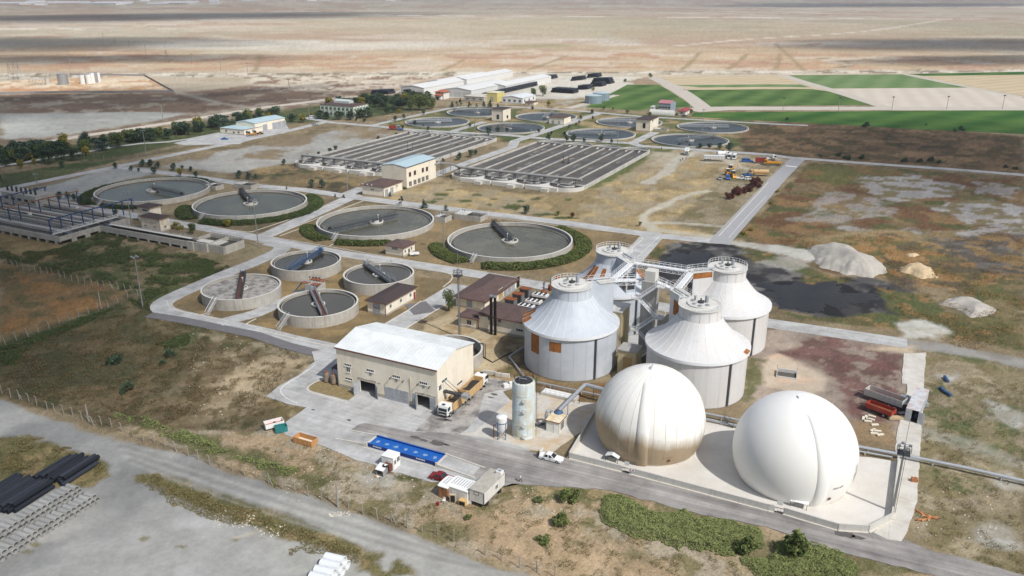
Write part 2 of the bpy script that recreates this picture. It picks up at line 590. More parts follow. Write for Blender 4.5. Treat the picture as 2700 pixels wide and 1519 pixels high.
# meadow round the second basin and to the east road
paint([(900,500),(1010,470),(1120,462),(1290,485),(1430,495),(1640,372),(1990,395),(1808,600),(1690,592),(1340,548),(1100,522)],[(190,162,112),(206,176,122),(162,138,94),(178,158,124)],1,2,8,11,1,.45, seed=130)
paint([(1450,475),(1640,374),(1690,376),(1560,442),(1490,480)],[(104,116,60),(120,122,66)],2,3,8,8,.95,.7, seed=131)
paint([(1640,380),(1990,396),(1960,430),(1860,440),(1740,400),(1660,440),(1630,430)],[(184,166,136),(170,142,100),(196,180,154)],3,4,8,9,.9,.3, seed=132)
paint([(1330,548),(1500,566),(1700,590),(1690,598),(1320,556)],[(112,112,62),(150,126,82)],1,1.5,6,7,.9,.7, seed=133)
paint([(1690,560),(1830,430),(1980,400),(1810,600)],[(152,134,98),(120,110,76),(172,156,128)],2,3,8,9,.8,.6, seed=134)
stroke([(1645,588),(1620,555),(1615,543),(1660,520),(1720,492),(1780,480)],4.2,[(200,188,166)],.8,1.2,5,8,.9, seed=135)
stroke([(1800,597),(1720,588),(1640,575),(1625,560)],4.6,[(192,180,158)],1,1.5,5,8,.9, seed=136)
stroke([(1630,460),(1690,425),(1700,400),(1765,378),(1820,385)],6,[(196,186,168)],1,2,6,8,.85, seed=137)
stroke([(1765,385),(1830,400),(1870,425),(1900,430)],5,[(190,178,156)],1,2,6,8,.8, seed=138)
stroke([(1640,560),(1720,562),(1830,570)],3.4,[(196,186,168)],1,1.4,5,8,.8, seed=139)
for k, (x, y, w, h) in enumerate([(1290,520,26,8),(1110,490,22,4),(1085,508,18,4),(1170,505,20,3.5),(1200,490,16,3),(1350,500,14,3),(1130,478,12,2.5),(1245,500,10,2),(1370,540,30,4),(1100,500,14,3),(1310,506,12,3),(1430,502,14,2),(1230,515,9,2),(1418,548,40,4)]):
 paint([(x - w, y),(x - w*.5, y - h*.8),(x + w*.3, y - h),(x + w, y),(x + w*.4, y + h),(x - w*.5, y + h*.7)],[(86,102,44),(70,88,38)],.6,1,3,4,.95,.9, seed=150 + k)
# tank islands
paint([(690,590),(900,515),(1110,545),(1340,560),(1610,595),(1560,640),(1500,690),(1370,690),(1150,680),(730,605)],[(152,128,90),(166,138,94),(140,118,84)],.8,1,6,8,1,.35, seed=170)
paint([(420,760),(700,650),(1160,708),(1110,740),(880,870),(640,825),(470,800)],[(150,124,84),(168,138,88),(132,112,78)],.8,1,6,7,1,.35, seed=171)
paint([(480,530),(560,520),(800,500),(870,500),(680,585),(520,568)],[(138,120,88),(122,110,74)],1,1.5,6,7,1,.5, seed=172)
paint([(560,620),(680,600),(720,615),(640,655),(520,650)],[(158,140,104),(136,122,82)],1,1,6,7,.9,.4, seed=173)
paint([(1010,850),(1160,770),(1170,740),(1330,860),(1320,960),(1200,960),(1190,870)],[(196,170,128),(182,152,108),(206,182,142)],1,2,6,7,1,.25, seed=174)
paint([(1215,940),(1320,900),(1420,960),(1540,960),(1560,1030),(1400,1010),(1330,960)],[(158,128,86),(122,118,66),(150,110,64)],1,2,5,4,1,.7, seed=175)
paint([(1560,640),(1650,600),(1690,605),(1640,650),(1590,690),(1500,690)],[(160,132,92)],1,1,6,7,.9,.4, seed=176)
paint([(1250,850),(1340,840),(1340,930),(1290,940)],[(96,84,66),(150,128,92)],1,1.5,4,4,.7,.3, seed=177)
paint([(1560,840),(1650,780),(1700,800),(1640,900),(1560,950)],[(170,160,146)],1,1,6,7,.8,.1, seed=178)
# east side: sludge, wetland, scrub
paint([(1850,330),(1900,312),(2100,296),(2576,344),(2576,440),(2030,404),(1990,394),(1870,385)],[(140,108,76),(112,88,62),(156,122,84),(98,84,54)],2,3,12,9,1,.75, seed=180)
paint([(2035,408),(2576,445),(2576,700),(2100,690),(1870,605),(1850,600)],[(142,118,82),(112,104,60),(94,96,52),(156,118,74),(124,86,56)],1,2,8,9,1,.75, seed=181)
paint([(2040,412),(2240,425),(2300,445),(2100,470),(2020,440)],[(112,112,56),(142,112,62)],3,5,10,8,.9,.8, seed=182)
for k, (q, c) in enumerate([([(2160,450),(2300,440),(2420,470),(2380,500),(2260,510),(2200,490)],.9),([(2350,520),(2500,500),(2576,520),(2576,580),(2440,570)],.9),([(2060,480),(2200,490),(2260,540),(2100,560),(1990,550)],.6),([(2130,570),(2360,580),(2576,570),(2576,590),(2300,605),(2120,590)],.8),([(2440,455),(2576,470),(2560,500),(2470,485)],.7)]):
 paint(q, [(178,172,168),(164,158,154),(132,118,84)],1.2,6,9,6, c, .25, seed=190 + k)
paint([(2000,600),(2200,575),(2400,590),(2576,620),(2576,660),(2300,650),(2060,630)],[(168,142,98),(128,122,70),(176,140,88)],2,4,8,8,.9,.8, seed=200)
paint([(2100,630),(2250,590),(2420,630),(2576,690),(2576,780),(2420,730),(2260,710),(2160,660)],[(176,128,72),(190,144,86),(120,112,62),(104,92,70)],2,5,8,6,.95,.9, seed=201)
paint([(2330,600),(2576,590),(2576,690),(2470,680),(2380,640)],[(92,86,82),(120,114,112),(164,130,84)],2,5,8,6,.9,.5, seed=202)
paint([(1630,650),(1700,612),(1850,612),(1980,650),(2020,690),(2200,705),(2290,735),(2330,770),(2250,800),(2080,806),(1920,770),(1880,720),(1640,720)],[(92,88,86),(66,63,64),(120,115,110),(54,52,54)],.6,4,8,7,1,0, seed=203)
paint([(1900,715),(2000,705),(2140,715),(2210,750),(2170,785),(2050,795),(1940,770)],[(54,51,53),(44,42,45),(70,66,66)],.6,4,7,6,.97,0, seed=204)
paint([(1640,640),(1740,620),(1800,640),(1850,690),(1700,700)],[(58,58,56),(100,96,92),(50,49,49)],.8,4,6,5,.95,0, seed=205)
for k, q in enumerate([[(1890,618),(2000,660),(2110,700),(2100,712),(1960,670),(1870,630)],[(2010,690),(2120,700),(2140,712),(2030,712)],[(1870,640),(1950,650),(1990,668),(1900,660)],[(1640,690),(1660,640),(1690,615),(1650,620),(1610,690)],[(1930,770),(2060,800),(2200,790),(2330,800),(2260,830),(2000,800)],[(2200,720),(2330,740),(2400,800),(2300,810),(2230,770)],[(2270,780),(2440,790),(2560,820),(2576,880),(2400,850)]]):
 paint(q, [(92,102,54),(164,126,76),(110,104,60)],1,2,4,4,.95,1, seed=210 + k)
paint([(2240,690),(2320,705),(2290,740),(2230,720)],[(86,80,78)],1.5,3,6,6,.8,.1, seed=218)
paint([(1900,660),(1990,645),(2040,660),(2010,680)],[(198,190,178)],1.5,2.5,5,6,.6,.1, seed=219)
paint([(1800,604),(1870,606),(2060,632),(2040,660),(1960,640),(1850,618)],[(196,190,178),(184,176,162)],1,2,6,8,.95,0, seed=220)
paint([(2576,700),(2420,720),(2420,800),(2576,860)],[(120,112,64),(96,104,56),(150,130,88)],2,4,7,7,.85,.9, seed=221)
# the red-weed yard east of the gas holders and the strip beyond
paint([(1880,940),(1930,830),(2000,820),(2290,880),(2270,1130),(2140,1110),(2060,1000),(1880,1010)],[(172,152,136),(150,128,110),(184,162,144)],1,1.5,5,7,1,.35, seed=230)
paint([(1990,860),(2100,850),(2260,895),(2250,960),(2260,1060),(2170,1060),(2100,980),(2060,910),(1960,890)],[(128,76,74),(168,146,130),(110,66,66)],2,4,6,4,.8,.6, seed=231)
paint([(1900,915),(1960,892),(2060,938),(2085,985),(1990,992),(1890,962)],[(206,184,158),(214,178,148)],1,1.5,6,8,.95,0, seed=232)
paint([(1880,900),(1930,905),(1900,1000),(1870,1010)],[(112,112,62),(160,142,110)],1,1.5,4,4,.9,.8, seed=233)
paint([(2150,1060),(2260,1060),(2260,1130),(2150,1125)],[(164,132,92),(140,116,82)],1,1.5,5,5,.9,.5, seed=234)
paint([(2310,890),(2576,920),(2576,1449),(2500,1449),(2290,1350)],[(172,152,120),(156,140,104),(186,166,132),(148,132,92)],1,1.5,6,6,1,.6, seed=235)
for k, q in enumerate([[(2340,1030),(2420,1010),(2480,1060),(2440,1130),(2350,1090)],[(2480,1020),(2576,1000),(2576,1130),(2520,1110)],[(2310,980),(2370,960),(2390,1000),(2330,1010)],[(2330,1190),(2440,1190),(2460,1230),(2370,1230)],[(2340,880),(2500,900),(2576,920),(2576,935),(2400,905)],[(2400,1150),(2500,1100),(2576,1140),(2576,1160)]]):
 paint(q, [(100,110,62),(124,122,74),(160,142,106)],1.5,3,4,3,.9,1, seed=240 + k)
for k, q in enumerate([[(2480,1000),(2576,1040),(2560,1080),(2490,1050)],[(2500,1170),(2576,1190),(2576,1230),(2510,1220)],[(2440,1330),(2540,1310),(2560,1380),(2470,1390)],[(2400,930),(2440,950),(2400,965),(2370,950)]]):
 paint(q, [(196,190,180),(182,172,156)],1.5,3,5,4,.85,.2, seed=250 + k)
paint([(2260,815),(2330,800),(2390,830),(2350,850),(2270,850)],[(206,200,188),(194,186,170)],1.5,2.5,5,6,.95,.1, seed=256)
stroke([(2270,862),(2400,880),(2600,918)],6,[(158,152,144),(148,140,130)],1,1,5,8,.95, seed=257)
paint([(2250,862),(2310,868),(2300,890),(2200,880)],[(206,182,148)],1.5,2,5,6,.9,0, seed=258)
stroke([(2330,1090),(2450,1120),(2600,1180)],5,[(166,160,142)],1.5,1,5,8,.7, seed=259)
# west meadow
paint([(0,600),(160,590),(270,600),(590,672),(400,765),(230,690),(0,650)],[(104,108,62),(88,98,54),(152,130,94)],1.5,2,5,5,1,1, seed=260)
paint([(0,590),(150,615),(200,640),(80,665),(0,650)],[(168,138,88),(146,120,76)],1,2,5,5,.9,.5, seed=261)
paint([(0,655),(210,690),(330,745),(240,780),(0,862)],[(156,120,74),(134,112,72),(112,102,62)],1,2,6,6,1,.8, seed=262)
for k, q in enumerate([[(100,760),(230,750),(280,770),(150,800)],[(60,700),(180,720),(150,745),(60,735)],[(0,800),(90,790),(50,830),(0,840)]]):
 paint(q, [(182,128,66),(164,116,62)],2,3,4,4,.8,.7, seed=264 + k)
paint([(0,862),(240,782),(330,745),(400,775),(480,812),(860,885),(790,985),(690,1055),(760,1075),(620,1090),(300,1075),(0,1000)],[(132,112,80),(98,90,60),(150,128,94),(112,92,62),(86,84,52)],1,2,6,6,1,.7, seed=270)
paint([(0,862),(240,782),(330,750),(320,790),(150,870),(0,960)],[(66,78,42),(82,86,48)],2,3,5,5,.95,1, seed=271)
paint([(0,900),(260,800),(480,830),(520,870),(430,1000),(300,1065),(0,1000)],[(84,80,52),(110,92,60),(70,72,42),(124,102,70)],6,6,9,6,.8,1, seed=1271)
paint([(440,1000),(560,880),(720,900),(780,985),(690,1055),(560,1080)],[(170,146,112),(146,124,90),(188,164,130),(128,108,76)],4,5,6,4,.8,.45, seed=1272)
paint([(0,930),(170,880),(230,930),(150,1000),(60,990),(0,980)],[(74,74,44),(90,82,50)],3,4,6,6,.8,1, seed=272)
paint([(600,935),(700,890),(790,905),(760,930),(700,965),(630,985),(560,970)],[(206,180,142),(190,164,126)],2,4,6,5,.9,.25, seed=273)
paint([(380,815),(480,830),(850,890),(770,905),(560,860)],[(178,160,128),(130,116,78)],1,1.5,4,4,.8,.5, seed=274)
paint([(430,850),(500,820),(500,855),(440,880)],[(86,96,54)],1.5,2,4,4,.9,1, seed=275)
paint([(680,1000),(790,960),(760,1070),(690,1060)],[(136,118,72),(190,166,126)],1.5,2,5,4,.8,.6, seed=276)
# sandy foreground bank
paint([(300,1075),(620,1085),(760,1075),(1000,1150),(1300,1215),(1480,1225),(2100,1360),(2576,1449),(2500,1470),(1360,1470),(1000,1318),(700,1212)],[(206,174,134),(184,160,120),(150,136,92),(200,180,150)],1,1.5,5,4.5,1,.7, seed=280)
paint([(350,1065),(520,1090),(700,1165),(860,1205),(800,1230),(600,1165),(420,1110)],[(108,110,62),(140,126,82)],1.2,2,4,4,.9,1, seed=281)
paint([(1180,1290),(1400,1320),(1560,1400),(1700,1449),(1360,1449),(1250,1400)],[(214,178,136),(202,168,126)],2,3,5,5,.8,.5, seed=282)
paint([(900,1190),(1010,1180),(1060,1210),(1000,1250),(930,1230)],[(200,182,154),(206,198,184)],1.5,2,4,4,.8,.4, seed=283)
paint([(1000,1190),(1080,1200),(1050,1214),(990,1204)],[(112,114,58)],.5,.8,3,3,.9,.9, seed=284)
paint([(1310,1215),(1500,1222),(1560,1235),(1480,1265),(1300,1240)],[(130,122,74),(112,112,62),(186,160,112)],1,1.5,4,3,.9,.9, seed=285)
paint([(1900,1380),(2200,1380),(2340,1449),(1950,1449)],[(120,116,68),(154,132,92)],2,3,5,4,.8,1, seed=286)
# gravel road and the pipe yard
GRV = [(164,160,154),(152,149,144),(172,167,159)]
paint([(-60,985),(60,1025),(230,1085),(480,1150),(700,1222),(860,1278),(1000,1330),(1200,1410),(1420,1520),(-200,1520)], GRV, .8,1.2,5,16,1,0, seed=290)
paint([(420,1290),(560,1280),(640,1420),(560,1500),(330,1500)],[(190,186,180),(176,171,164)],8,8,14,12,.7,0, seed=291)
paint([(200,1200),(330,1190),(420,1280),(300,1330)],[(138,135,131)],6,6,10,12,.6,0, seed=292)
for k, q in enumerate([[(338,1196),(400,1190),(560,1238),(720,1290),(860,1350),(960,1400),(970,1449),(890,1449),(880,1395),(800,1375),(700,1350),(560,1300),(480,1262),(350,1214)],[(-30,1100),(60,1092),(190,1130),(262,1165),(275,1195),(225,1222),(100,1235),(-30,1250)],[(960,1449),(1000,1400),(1040,1449)]]):
 paint(q, [(130,120,72),(112,108,64),(160,138,90)],.8,1.5,4,3,1,1, seed=295 + k)
for k, (x, y) in enumerate([(455,1375),(88,1370),(70,1388),(590,1358),(360,1355)]):
 paint([(x - 12, y),(x, y - 6),(x + 12, y - 2),(x + 4, y + 5)],[(140,130,80)],.4,.6,2,2,.7,.8, seed=300 + k)
for k in range(6):
 stroke([(300 + k*6,1120 + k*9),(700 - k*6,1235 + k*12),(1050 + k*10,1350 + k*14),(1240 + k*20,1449)],.9,[(182,176,167)] if k % 2 else [(138,134,128)],.5,.5,5,8,.5, seed=310 + k)
stroke([(590,1352),(640,1340),(660,1332)],.8,[(206,186,156)],.5,.4,3,3,.6, seed=320)
COLR = COLR*.86 + COLR.mean(1, keepdims=True)*.14
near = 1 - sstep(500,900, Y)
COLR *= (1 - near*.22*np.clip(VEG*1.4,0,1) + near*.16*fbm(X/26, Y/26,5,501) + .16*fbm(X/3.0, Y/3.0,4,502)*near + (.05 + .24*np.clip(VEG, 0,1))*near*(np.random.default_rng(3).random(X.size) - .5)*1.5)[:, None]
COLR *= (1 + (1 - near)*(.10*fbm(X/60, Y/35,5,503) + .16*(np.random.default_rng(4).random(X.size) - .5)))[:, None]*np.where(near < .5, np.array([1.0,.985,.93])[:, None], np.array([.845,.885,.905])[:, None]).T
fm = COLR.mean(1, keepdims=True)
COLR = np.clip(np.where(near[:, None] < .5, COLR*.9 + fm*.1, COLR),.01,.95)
idx = np.arange(nr*nc).reshape(nr, nc)
q = np.stack([idx[:-1, :-1], idx[:-1,1:], idx[1:, 1:], idx[1:, :-1]],-1).reshape(-1)
gz = -np.clip(.10*np.abs(fbm(X/5, Y/5,3,3))*(VEG > .2),0,.07) - .02
# the low hills beyond the town
gz = gz + sstep(5200,9000, Y + 1200*fbm(X/2500, Y/2500,3,8) - X*.25)*60
ground_mat = mat('soil', (1,1,1),.95,.10,1.1, bump=.35, attr='gcol', spec=.1)
def soil_detail(m):
 N, L = m.node_tree.nodes, m.node_tree.links
 b = N['Principled BSDF']
 src = b.inputs['Base Color'].links[0].from_socket
 geo = [n for n in N if n.type == 'NEW_GEOMETRY'][0]
 a = N.new('ShaderNodeAttribute')
 a.attribute_name = 'veg'
 cur = src
 for sc, thr, col, amt in ((.6,.42, lin(74,76,42),.6),(2.2,.40, lin(62,58,38),.75),(3.9,.42, lin(200,182,146),.4)):
  n = N.new('ShaderNodeTexNoise')
  n.inputs['Scale'].default_value = sc
  n.inputs['Detail'].default_value = 5
  n.inputs['Roughness'].default_value = .7
  L.new(geo.outputs['Position'], n.inputs['Vector'])
  r = N.new('ShaderNodeMapRange')
  r.inputs[1].default_value, r.inputs[2].default_value = thr + .12, thr + .26
  L.new(n.outputs['Fac'], r.inputs[0])
  mu = N.new('ShaderNodeMath')
  mu.operation = 'MULTIPLY'
  L.new(r.outputs[0], mu.inputs[0])
  L.new(a.outputs['Fac'], mu.inputs[1])
  mu2 = N.new('ShaderNodeMath')
  mu2.operation = 'MULTIPLY'
  L.new(mu.outputs[0], mu2.inputs[0])
  mu2.inputs[1].default_value = amt
  x = N.new('ShaderNodeMix')
  x.data_type = 'RGBA'
  L.new(mu2.outputs[0], x.inputs[0])
  L.new(cur, x.inputs[6])
  x.inputs[7].default_value = (*col, 1)
  cur = x.outputs[2]
 L.new(cur, b.inputs['Base Color'])
soil_detail(ground_mat)
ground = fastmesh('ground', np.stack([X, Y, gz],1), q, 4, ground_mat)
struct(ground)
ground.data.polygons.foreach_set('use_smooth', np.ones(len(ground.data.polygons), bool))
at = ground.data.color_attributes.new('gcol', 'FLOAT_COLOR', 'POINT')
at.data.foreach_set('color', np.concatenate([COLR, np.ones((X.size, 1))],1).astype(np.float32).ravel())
at = ground.data.attributes.new('veg', 'FLOAT', 'POINT')
at.data.foreach_set('value', VEG.astype(np.float32))
if ground.data.polygons[0].normal.z < 0:
 ground.data.flip_normals()
# ------------------------------------------------------------------ roads, paved yards, fields
CONC = mat('road_concrete', lin(184,184,183),.9,.13,.5, col2=lin(156,155,153), mixs=.16, bump=.1)
CONC_L = mat('pale_concrete', lin(206,202,194),.9,.09,.5, col2=lin(188,182,170), mixs=.2, bump=.1)
ASPH = mat('worn_asphalt', lin(154,150,146),.92,.12,.4, col2=lin(122,118,116), mixs=.12, bump=.12)
ASPH_D = mat('dark_asphalt', lin(112,110,112),.92,.12,.5, bump=.1)
KERB = mat('kerb_stone', lin(206,200,188),.9,.12,1.2, bump=.1)
def joints(m, w, h, col, k=.5):
 N, L = m.node_tree.nodes, m.node_tree.links
 b = N['Principled BSDF']
 src = b.inputs['Base Color'].links[0].from_socket
 g = [n for n in N if n.type == 'NEW_GEOMETRY'][0]
 mp = N.new('ShaderNodeMapping')
 mp.inputs['Rotation'].default_value = (0,0,-ANG)
 L.new(g.outputs['Position'], mp.inputs[0])
 t = N.new('ShaderNodeTexBrick')
 t.offset = 0
 for q, v in (('Scale', 1),('Mortar Size', .05),('Brick Width', w),('Row Height', h),('Bias', 0)):
  t.inputs[q].default_value = v
 t.inputs['Color1'].default_value, t.inputs['Color2'].default_value, t.inputs['Mortar'].default_value = (1,1,1,1),(.96,.96,.955,1),(*col, 1)
 L.new(mp.outputs[0], t.inputs['Vector'])
 x = N.new('ShaderNodeMix')
 x.data_type, x.blend_type = 'RGBA', 'MULTIPLY'
 x.inputs[0].default_value = k
 L.new(src, x.inputs[6])
 L.new(t.outputs['Color'], x.inputs[7])
 L.new(x.outputs[2], b.inputs['Base Color'])
joints(CONC, 6.5,6.5,(.55,.54,.53),.55)
joints(CONC_L, 6,6,(.6,.58,.55),.5)
def streaks(m, ang, k):
 N, L = m.node_tree.nodes, m.node_tree.links
 b = N['Principled BSDF']
 src = b.inputs['Base Color'].links[0].from_socket
 g = [n for n in N if n.type == 'NEW_GEOMETRY'][0]
 for sc, sx in ((1.6,.02),(.5,.06)):
  mp = N.new('ShaderNodeMapping')
  mp.inputs['Rotation'].default_value = (0,0,-ang)
  L.new(g.outputs['Position'], mp.inputs[0])
  mq = N.new('ShaderNodeMapping')
  mq.inputs['Scale'].default_value = (sx, 1,1)
  L.new(mp.outputs[0], mq.inputs[0])
  t = N.new('ShaderNodeTexNoise')
  t.inputs['Scale'].default_value, t.inputs['Detail'].default_value = sc, 4
  L.new(mq.outputs[0], t.inputs['Vector'])
  r = N.new('ShaderNodeMapRange')
  for i, q in zip((1,2,3,4),(.3,.7,1 - k, 1 + k)):
   r.inputs[i].default_value = q
  L.new(t.outputs['Fac'], r.inputs[0])
  x = N.new('ShaderNodeMix')
  x.data_type, x.blend_type = 'RGBA', 'MULTIPLY'
  x.inputs[0].default_value = 1
  L.new(src, x.inputs[6])
  L.new(r.outputs[0], x.inputs[7])
  src = x.outputs[2]
 L.new(src, b.inputs['Base Color'])
streaks(ASPH, R(-24),.2)
streaks(CONC, ANG, .07)
PAINTW = mat('road_paint', lin(225,224,220),.8,.2,2.0)
def road_u(name, p, label, w=6.4, z=.02, m=None, kerbs='', sm=0):
 return strip(name, p, w, z, m or CONC, label, sm, kerbs)
ZR = .012
# long road in front of the big round tanks, on behind the digesters
mid = [T(0,1,-700,330), T(0,1,0,490), T(0,1,900,630), T(0,1,1900,815), T(0,1,2574,935), T(1,1,820,1090), T(1,1,1400,1180), T(1,1,2300,1310), T(2,1,500,1440)]
e1, e2 = T(3,2,0,350), T(3,2,1400,555)
dm = (e1 - T(1,1,820,1090))
mid = [T(0,1,-700,330), T(0,1,0,490), T(0,1,900,636), T(0,1,1900,815), T(0,1,2574,940), T(1,1,820,1095), T(1,1,2300,1320), T(2,1,300,1420)]
road_u('road', mid, 'pale concrete road between the big round tanks and the small round tanks', 6.2, ZR)
road_u('road', [T(2,1,250,1412), T(2,2,1000,110), e1, e2], 'pale concrete road running behind the white domed digesters', 6.6, ZR + .004)
upper = [T(0,1,1130,232), T(0,1,1560,280), T(0,1,2000,335), T(0,1,2574,420), T(1,1,500,462), T(1,1,950,530), T(1,1,1700,622), T(1,1,2300,695), T(2,1,600,800), T(2,1,1200,885), T(2,1,1500,925), T(2,1,1900,962), T(2,1,2200,985)]
road_u('road', upper, 'pale concrete road between the big round tanks and the aeration basins', 6.4, ZR + .008)
road_u('road', [T(2,1,2080,1000), T(2,1,2120,950), T(2,1,2574,455), T(3,1,100,345), T(3,1,300,150)], 'straight grey road with a white edge line along the vehicle yard', 7.4, ZR + .012, mat('grey_road', lin(160,160,162),.9,.1,.5, bump=.1))
road_u('road', [T(2,1,1430,905), T(2,1,1130,1230), T(2,1,1000,1420)], 'short road down to the digesters beside the fourth big tank', 8.2, ZR + .016)
road_u('road', [T(0,1,2574,945), T(1,1,100,920), T(1,1,950,535), T(1,1,1010,510)], 'short road between the second and the third big tank', 6.8, ZR + .020)
road_u('road', [T(1,1,880,520), T(1,1,1010,470), T(1,1,1080,440)], 'driveway to the low brown roofed hut', 7, ZR + .024)
road_u('road', [T(0,1,-400,560), T(0,1,0,460), T(0,1,600,340), T(0,1,1200,222), T(0,1,1850,85), T(0,1,2300,-5), T(1,0,0,1385), T(1,0,330,1315), T(1,0,700,1225)], 'pale road along the lawn and the grey gravel lot', 6, ZR + .028)
road_u('road', [T(1,0,470,1180), T(1,0,760,1232), T(1,0,1200,1268), T(1,0,1550,1305), T(1,0,2574,1362), T(2,0,300,1392), T(2,0,1200,1440), T(2,1,1300,20), T(2,1,2574,105), T(3,1,200,135), T(3,1,1000,195), T(3,1,1800,250), T(3,1,2700,320)], 'long pale road behind the aeration basins', 6, ZR + .032)
road_u('road', [T(1,0,1150,1268), T(1,0,1450,1195), T(1,0,1950,1088), T(1,0,2150,1068), T(1,0,2574,1072), T(2,0,600,1110), T(2,0,1300,1172), T(2,0,2000,1212), T(2,0,2574,1245), T(3,0,400,1262)], 'farthest plant road behind the rear round tanks', 5, ZR + .036)
road_u('road', [T(1,1,1750,330), T(1,1,1950,250), T(1,1,2574,30), T(2,0,30,1420), T(2,0,200,1365), T(2,0,900,1130)], 'straight road up between the two aeration basins', 6, ZR + .040)
road_u('path', [T(1,0,1960,1325), T(1,0,2300,1225)], 'short path between two rear round tanks', 5, ZR + .044)
road_u('path', [T(2,0,1200,1445), T(2,0,1440,1330)], 'short path beside the rear pump house', 6, ZR + .044)
loop = [T(0,1,2574,1055), T(0,1,2574,1110), T(0,1,2300,1260), T(0,1,2000,1400), T(0,2,1780,40), T(0,2,1590,150), T(0,2,1600,225), T(0,2,1800,290), T(0,2,2574,425), T(1,2,300,510), T(1,2,760,600)]
loop = [T(1,1,120,990), T(1,1,330,1035), T(1,1,0,1185), T(0,1,2300,1290), T(0,1,2000,1420), T(0,2,1790,60), T(0,2,1610,155), T(0,2,1640,225), T(0,2,1800,275), T(0,2,2574,430), T(1,2,300,515), T(1,2,900,640)]
road_u('road', loop, 'curved pale road looping round the four small round tanks', 6.0, ZR + .048, sm=2)
road_u('road', [T(0,2,1500,268), T(0,2,1800,315), T(0,2,2574,470), T(1,2,300,575), T(1,2,560,640), T(1,2,760,690)], 'dark asphalt patch strip along the curved road', 3.6, ZR + .052, ASPH_D)
road_u('road', [T(0,2,2200,350), T(1,2,0,255), T(1,2,450,60), T(1,1,600,1449)], 'narrow concrete lane between the small round tanks', 5.2, ZR + .056)
road_u('road', [T(1,2,1060,580), T(1,2,1330,425), T(1,2,1790,148), T(1,1,2080,1420)], 'concrete road climbing past the long brown roofed hut', 7.4, ZR + .060)
road_u('road', [T(1,2,1600,150), T(1,2,1700,255)], 'dark asphalt patch across the concrete road', 6.5, ZR + .064, ASPH_D)
# plaza round the dewatering hall and the haul road down to the right
sheet('pavement', [T(1,2, *p) for p in [(560,640),(830,590),(850,950),(1830,1222),(1900,1260),(2050,1150),(2290,890),(2560,950),(2574,1010),(2480,1040),(2574,1150)]] + [T(2,2, *p) for p in [(560,1150),(570,1240)]] + [T(2,3, *p) for p in [(575,90),(180,180),(40,330)]] + [T(1,3, *p) for p in [(2574,520),(2150,500),(1750,500),(1450,410),(1250,390),(1200,330),(1000,280),(700,150),(300,30)]] + [T(1,2, *p) for p in [(230,1400),(510,1200),(300,1160),(100,1090),(240,980),(420,880),(590,740)]], ZR + .068, CONC, 'pale concrete yard round the dewatering hall and the weighbridge')
sheet('road', [T(1,2, *p) for p in [(1040,1370),(1090,1360),(1600,1449)]] + [T(1,3, *p) for p in [(1960,0),(2574,165)]] + [T(2,3, *p) for p in [(0,165),(570,270),(1100,395),(2574,790)]] + [T(3,3, *p) for p in [(700,985),(1060,1005),(1400,1090),(1600,1180),(2574,1440),(2700,1500),(1900,1500),(1000,1270),(500,1150),(0,960)]] + [T(2,3, *p) for p in [(2574,950),(1900,830),(1200,640),(900,575),(0,520)]] + [T(1,3, *p) for p in [(2574,520),(2450,560),(2150,430),(1950,250),(1230,20),(970,0)]] + [T(1,2, *p) for p in [(960,1420)]], ZR + .072, ASPH, 'worn grey haul road past the two white gas holders', jit=.3)
sheet('road', [T(1,2, *p) for p in [(1800,1240),(2080,980),(2290,890),(2560,940),(2560,1010),(2300,1060),(2240,1260),(2130,1420),(2040,1470),(1600,1440)]], ZR + .076, mat('sludge_stained_concrete', lin(172,168,162),.9,.16,.8, col2=lin(104,100,98), mixs=.28, bump=.1), 'sludge stained yard under the two tipper trucks')
sheet('pavement', [T(1,2, *p) for p in [(2200,1449),(2560,1130)]] + [T(2,2, *p) for p in [(240,1050),(700,1150),(870,1160),(830,1290),(690,1449)]] + [T(2,3, *p) for p in [(400,205),(180,180),(0,125)]] + [T(1,3, *p) for p in [(2320,60),(2050,20)]], ZR + .080, mat('rusty_pad', lin(196,192,184),.9,.12,.6, col2=lin(192,164,122), mixs=.12, bump=.1), 'rust stained concrete pad under the pale blue scrubber tower')
sheet('pavement', [T(3,2, *p) for p in [(1380,660),(1590,650),(1570,900),(1545,1449)]] + [T(3,3, *p) for p in [(1520,300),(1500,700),(1400,1000),(1340,1100),(1200,1080),(1060,1010),(1240,880),(1300,300),(1280,180)]] + [T(3,2, *p) for p in [(1300,1440),(1400,1000)]], ZR + .078, CONC_L, 'broken pale concrete strip under the white container')
sheet('pavement', [T(3,2, *p) for p in [(1368,655),(1412,660),(1395,965),(1345,960)]], ZR + .084, CONC_L, 'narrow pale kerb strip beside the container road')
# white lines and joints
for pts, w in (([T(2,1,2180,940), T(2,1,2400,690), T(2,1,2560,520)],.14),([T(2,1,1260,1140), T(2,1,1480,930)],.14)):
 strip('road_line', pts, w, ZR + .034, PAINTW, 'thin white line painted on the road')
mk = [T(2,1,2300,800), T(2,1,2574,500), T(3,1,120,300), T(3,1,250,180)]
sheet('road_line', [T(3,1,178,222), T(3,1,180,214), T(3,1,292,226), T(3,1,288,233)], ZR + .034, PAINTW, 'white stop line across the road end')
arc = [T(1,2, *p) for p in [(420,1160),(300,1110),(238,1040),(270,985),(420,900),(600,770)]]
strip('road_line', arc, .16, ZR + .09, PAINTW, 'white curved edge line on the concrete yard', 2)
kerb(smoothline([T(1,2, *p) for p in [(840,890),(620,930),(510,1000),(525,1040),(700,1090),(910,1145)]],2))
sheet('verge', [T(1,2, *p) for p in [(850,960),(640,925),(530,1000),(545,1030),(700,1075),(930,1130),(1010,1070)]], ZR + .088, mat('dry_verge', lin(142,124,94),.95,.2,1.2, col2=lin(120,112,66), mixs=.8, bump=.3), 'dry grass verge at the foot of the dewatering hall')
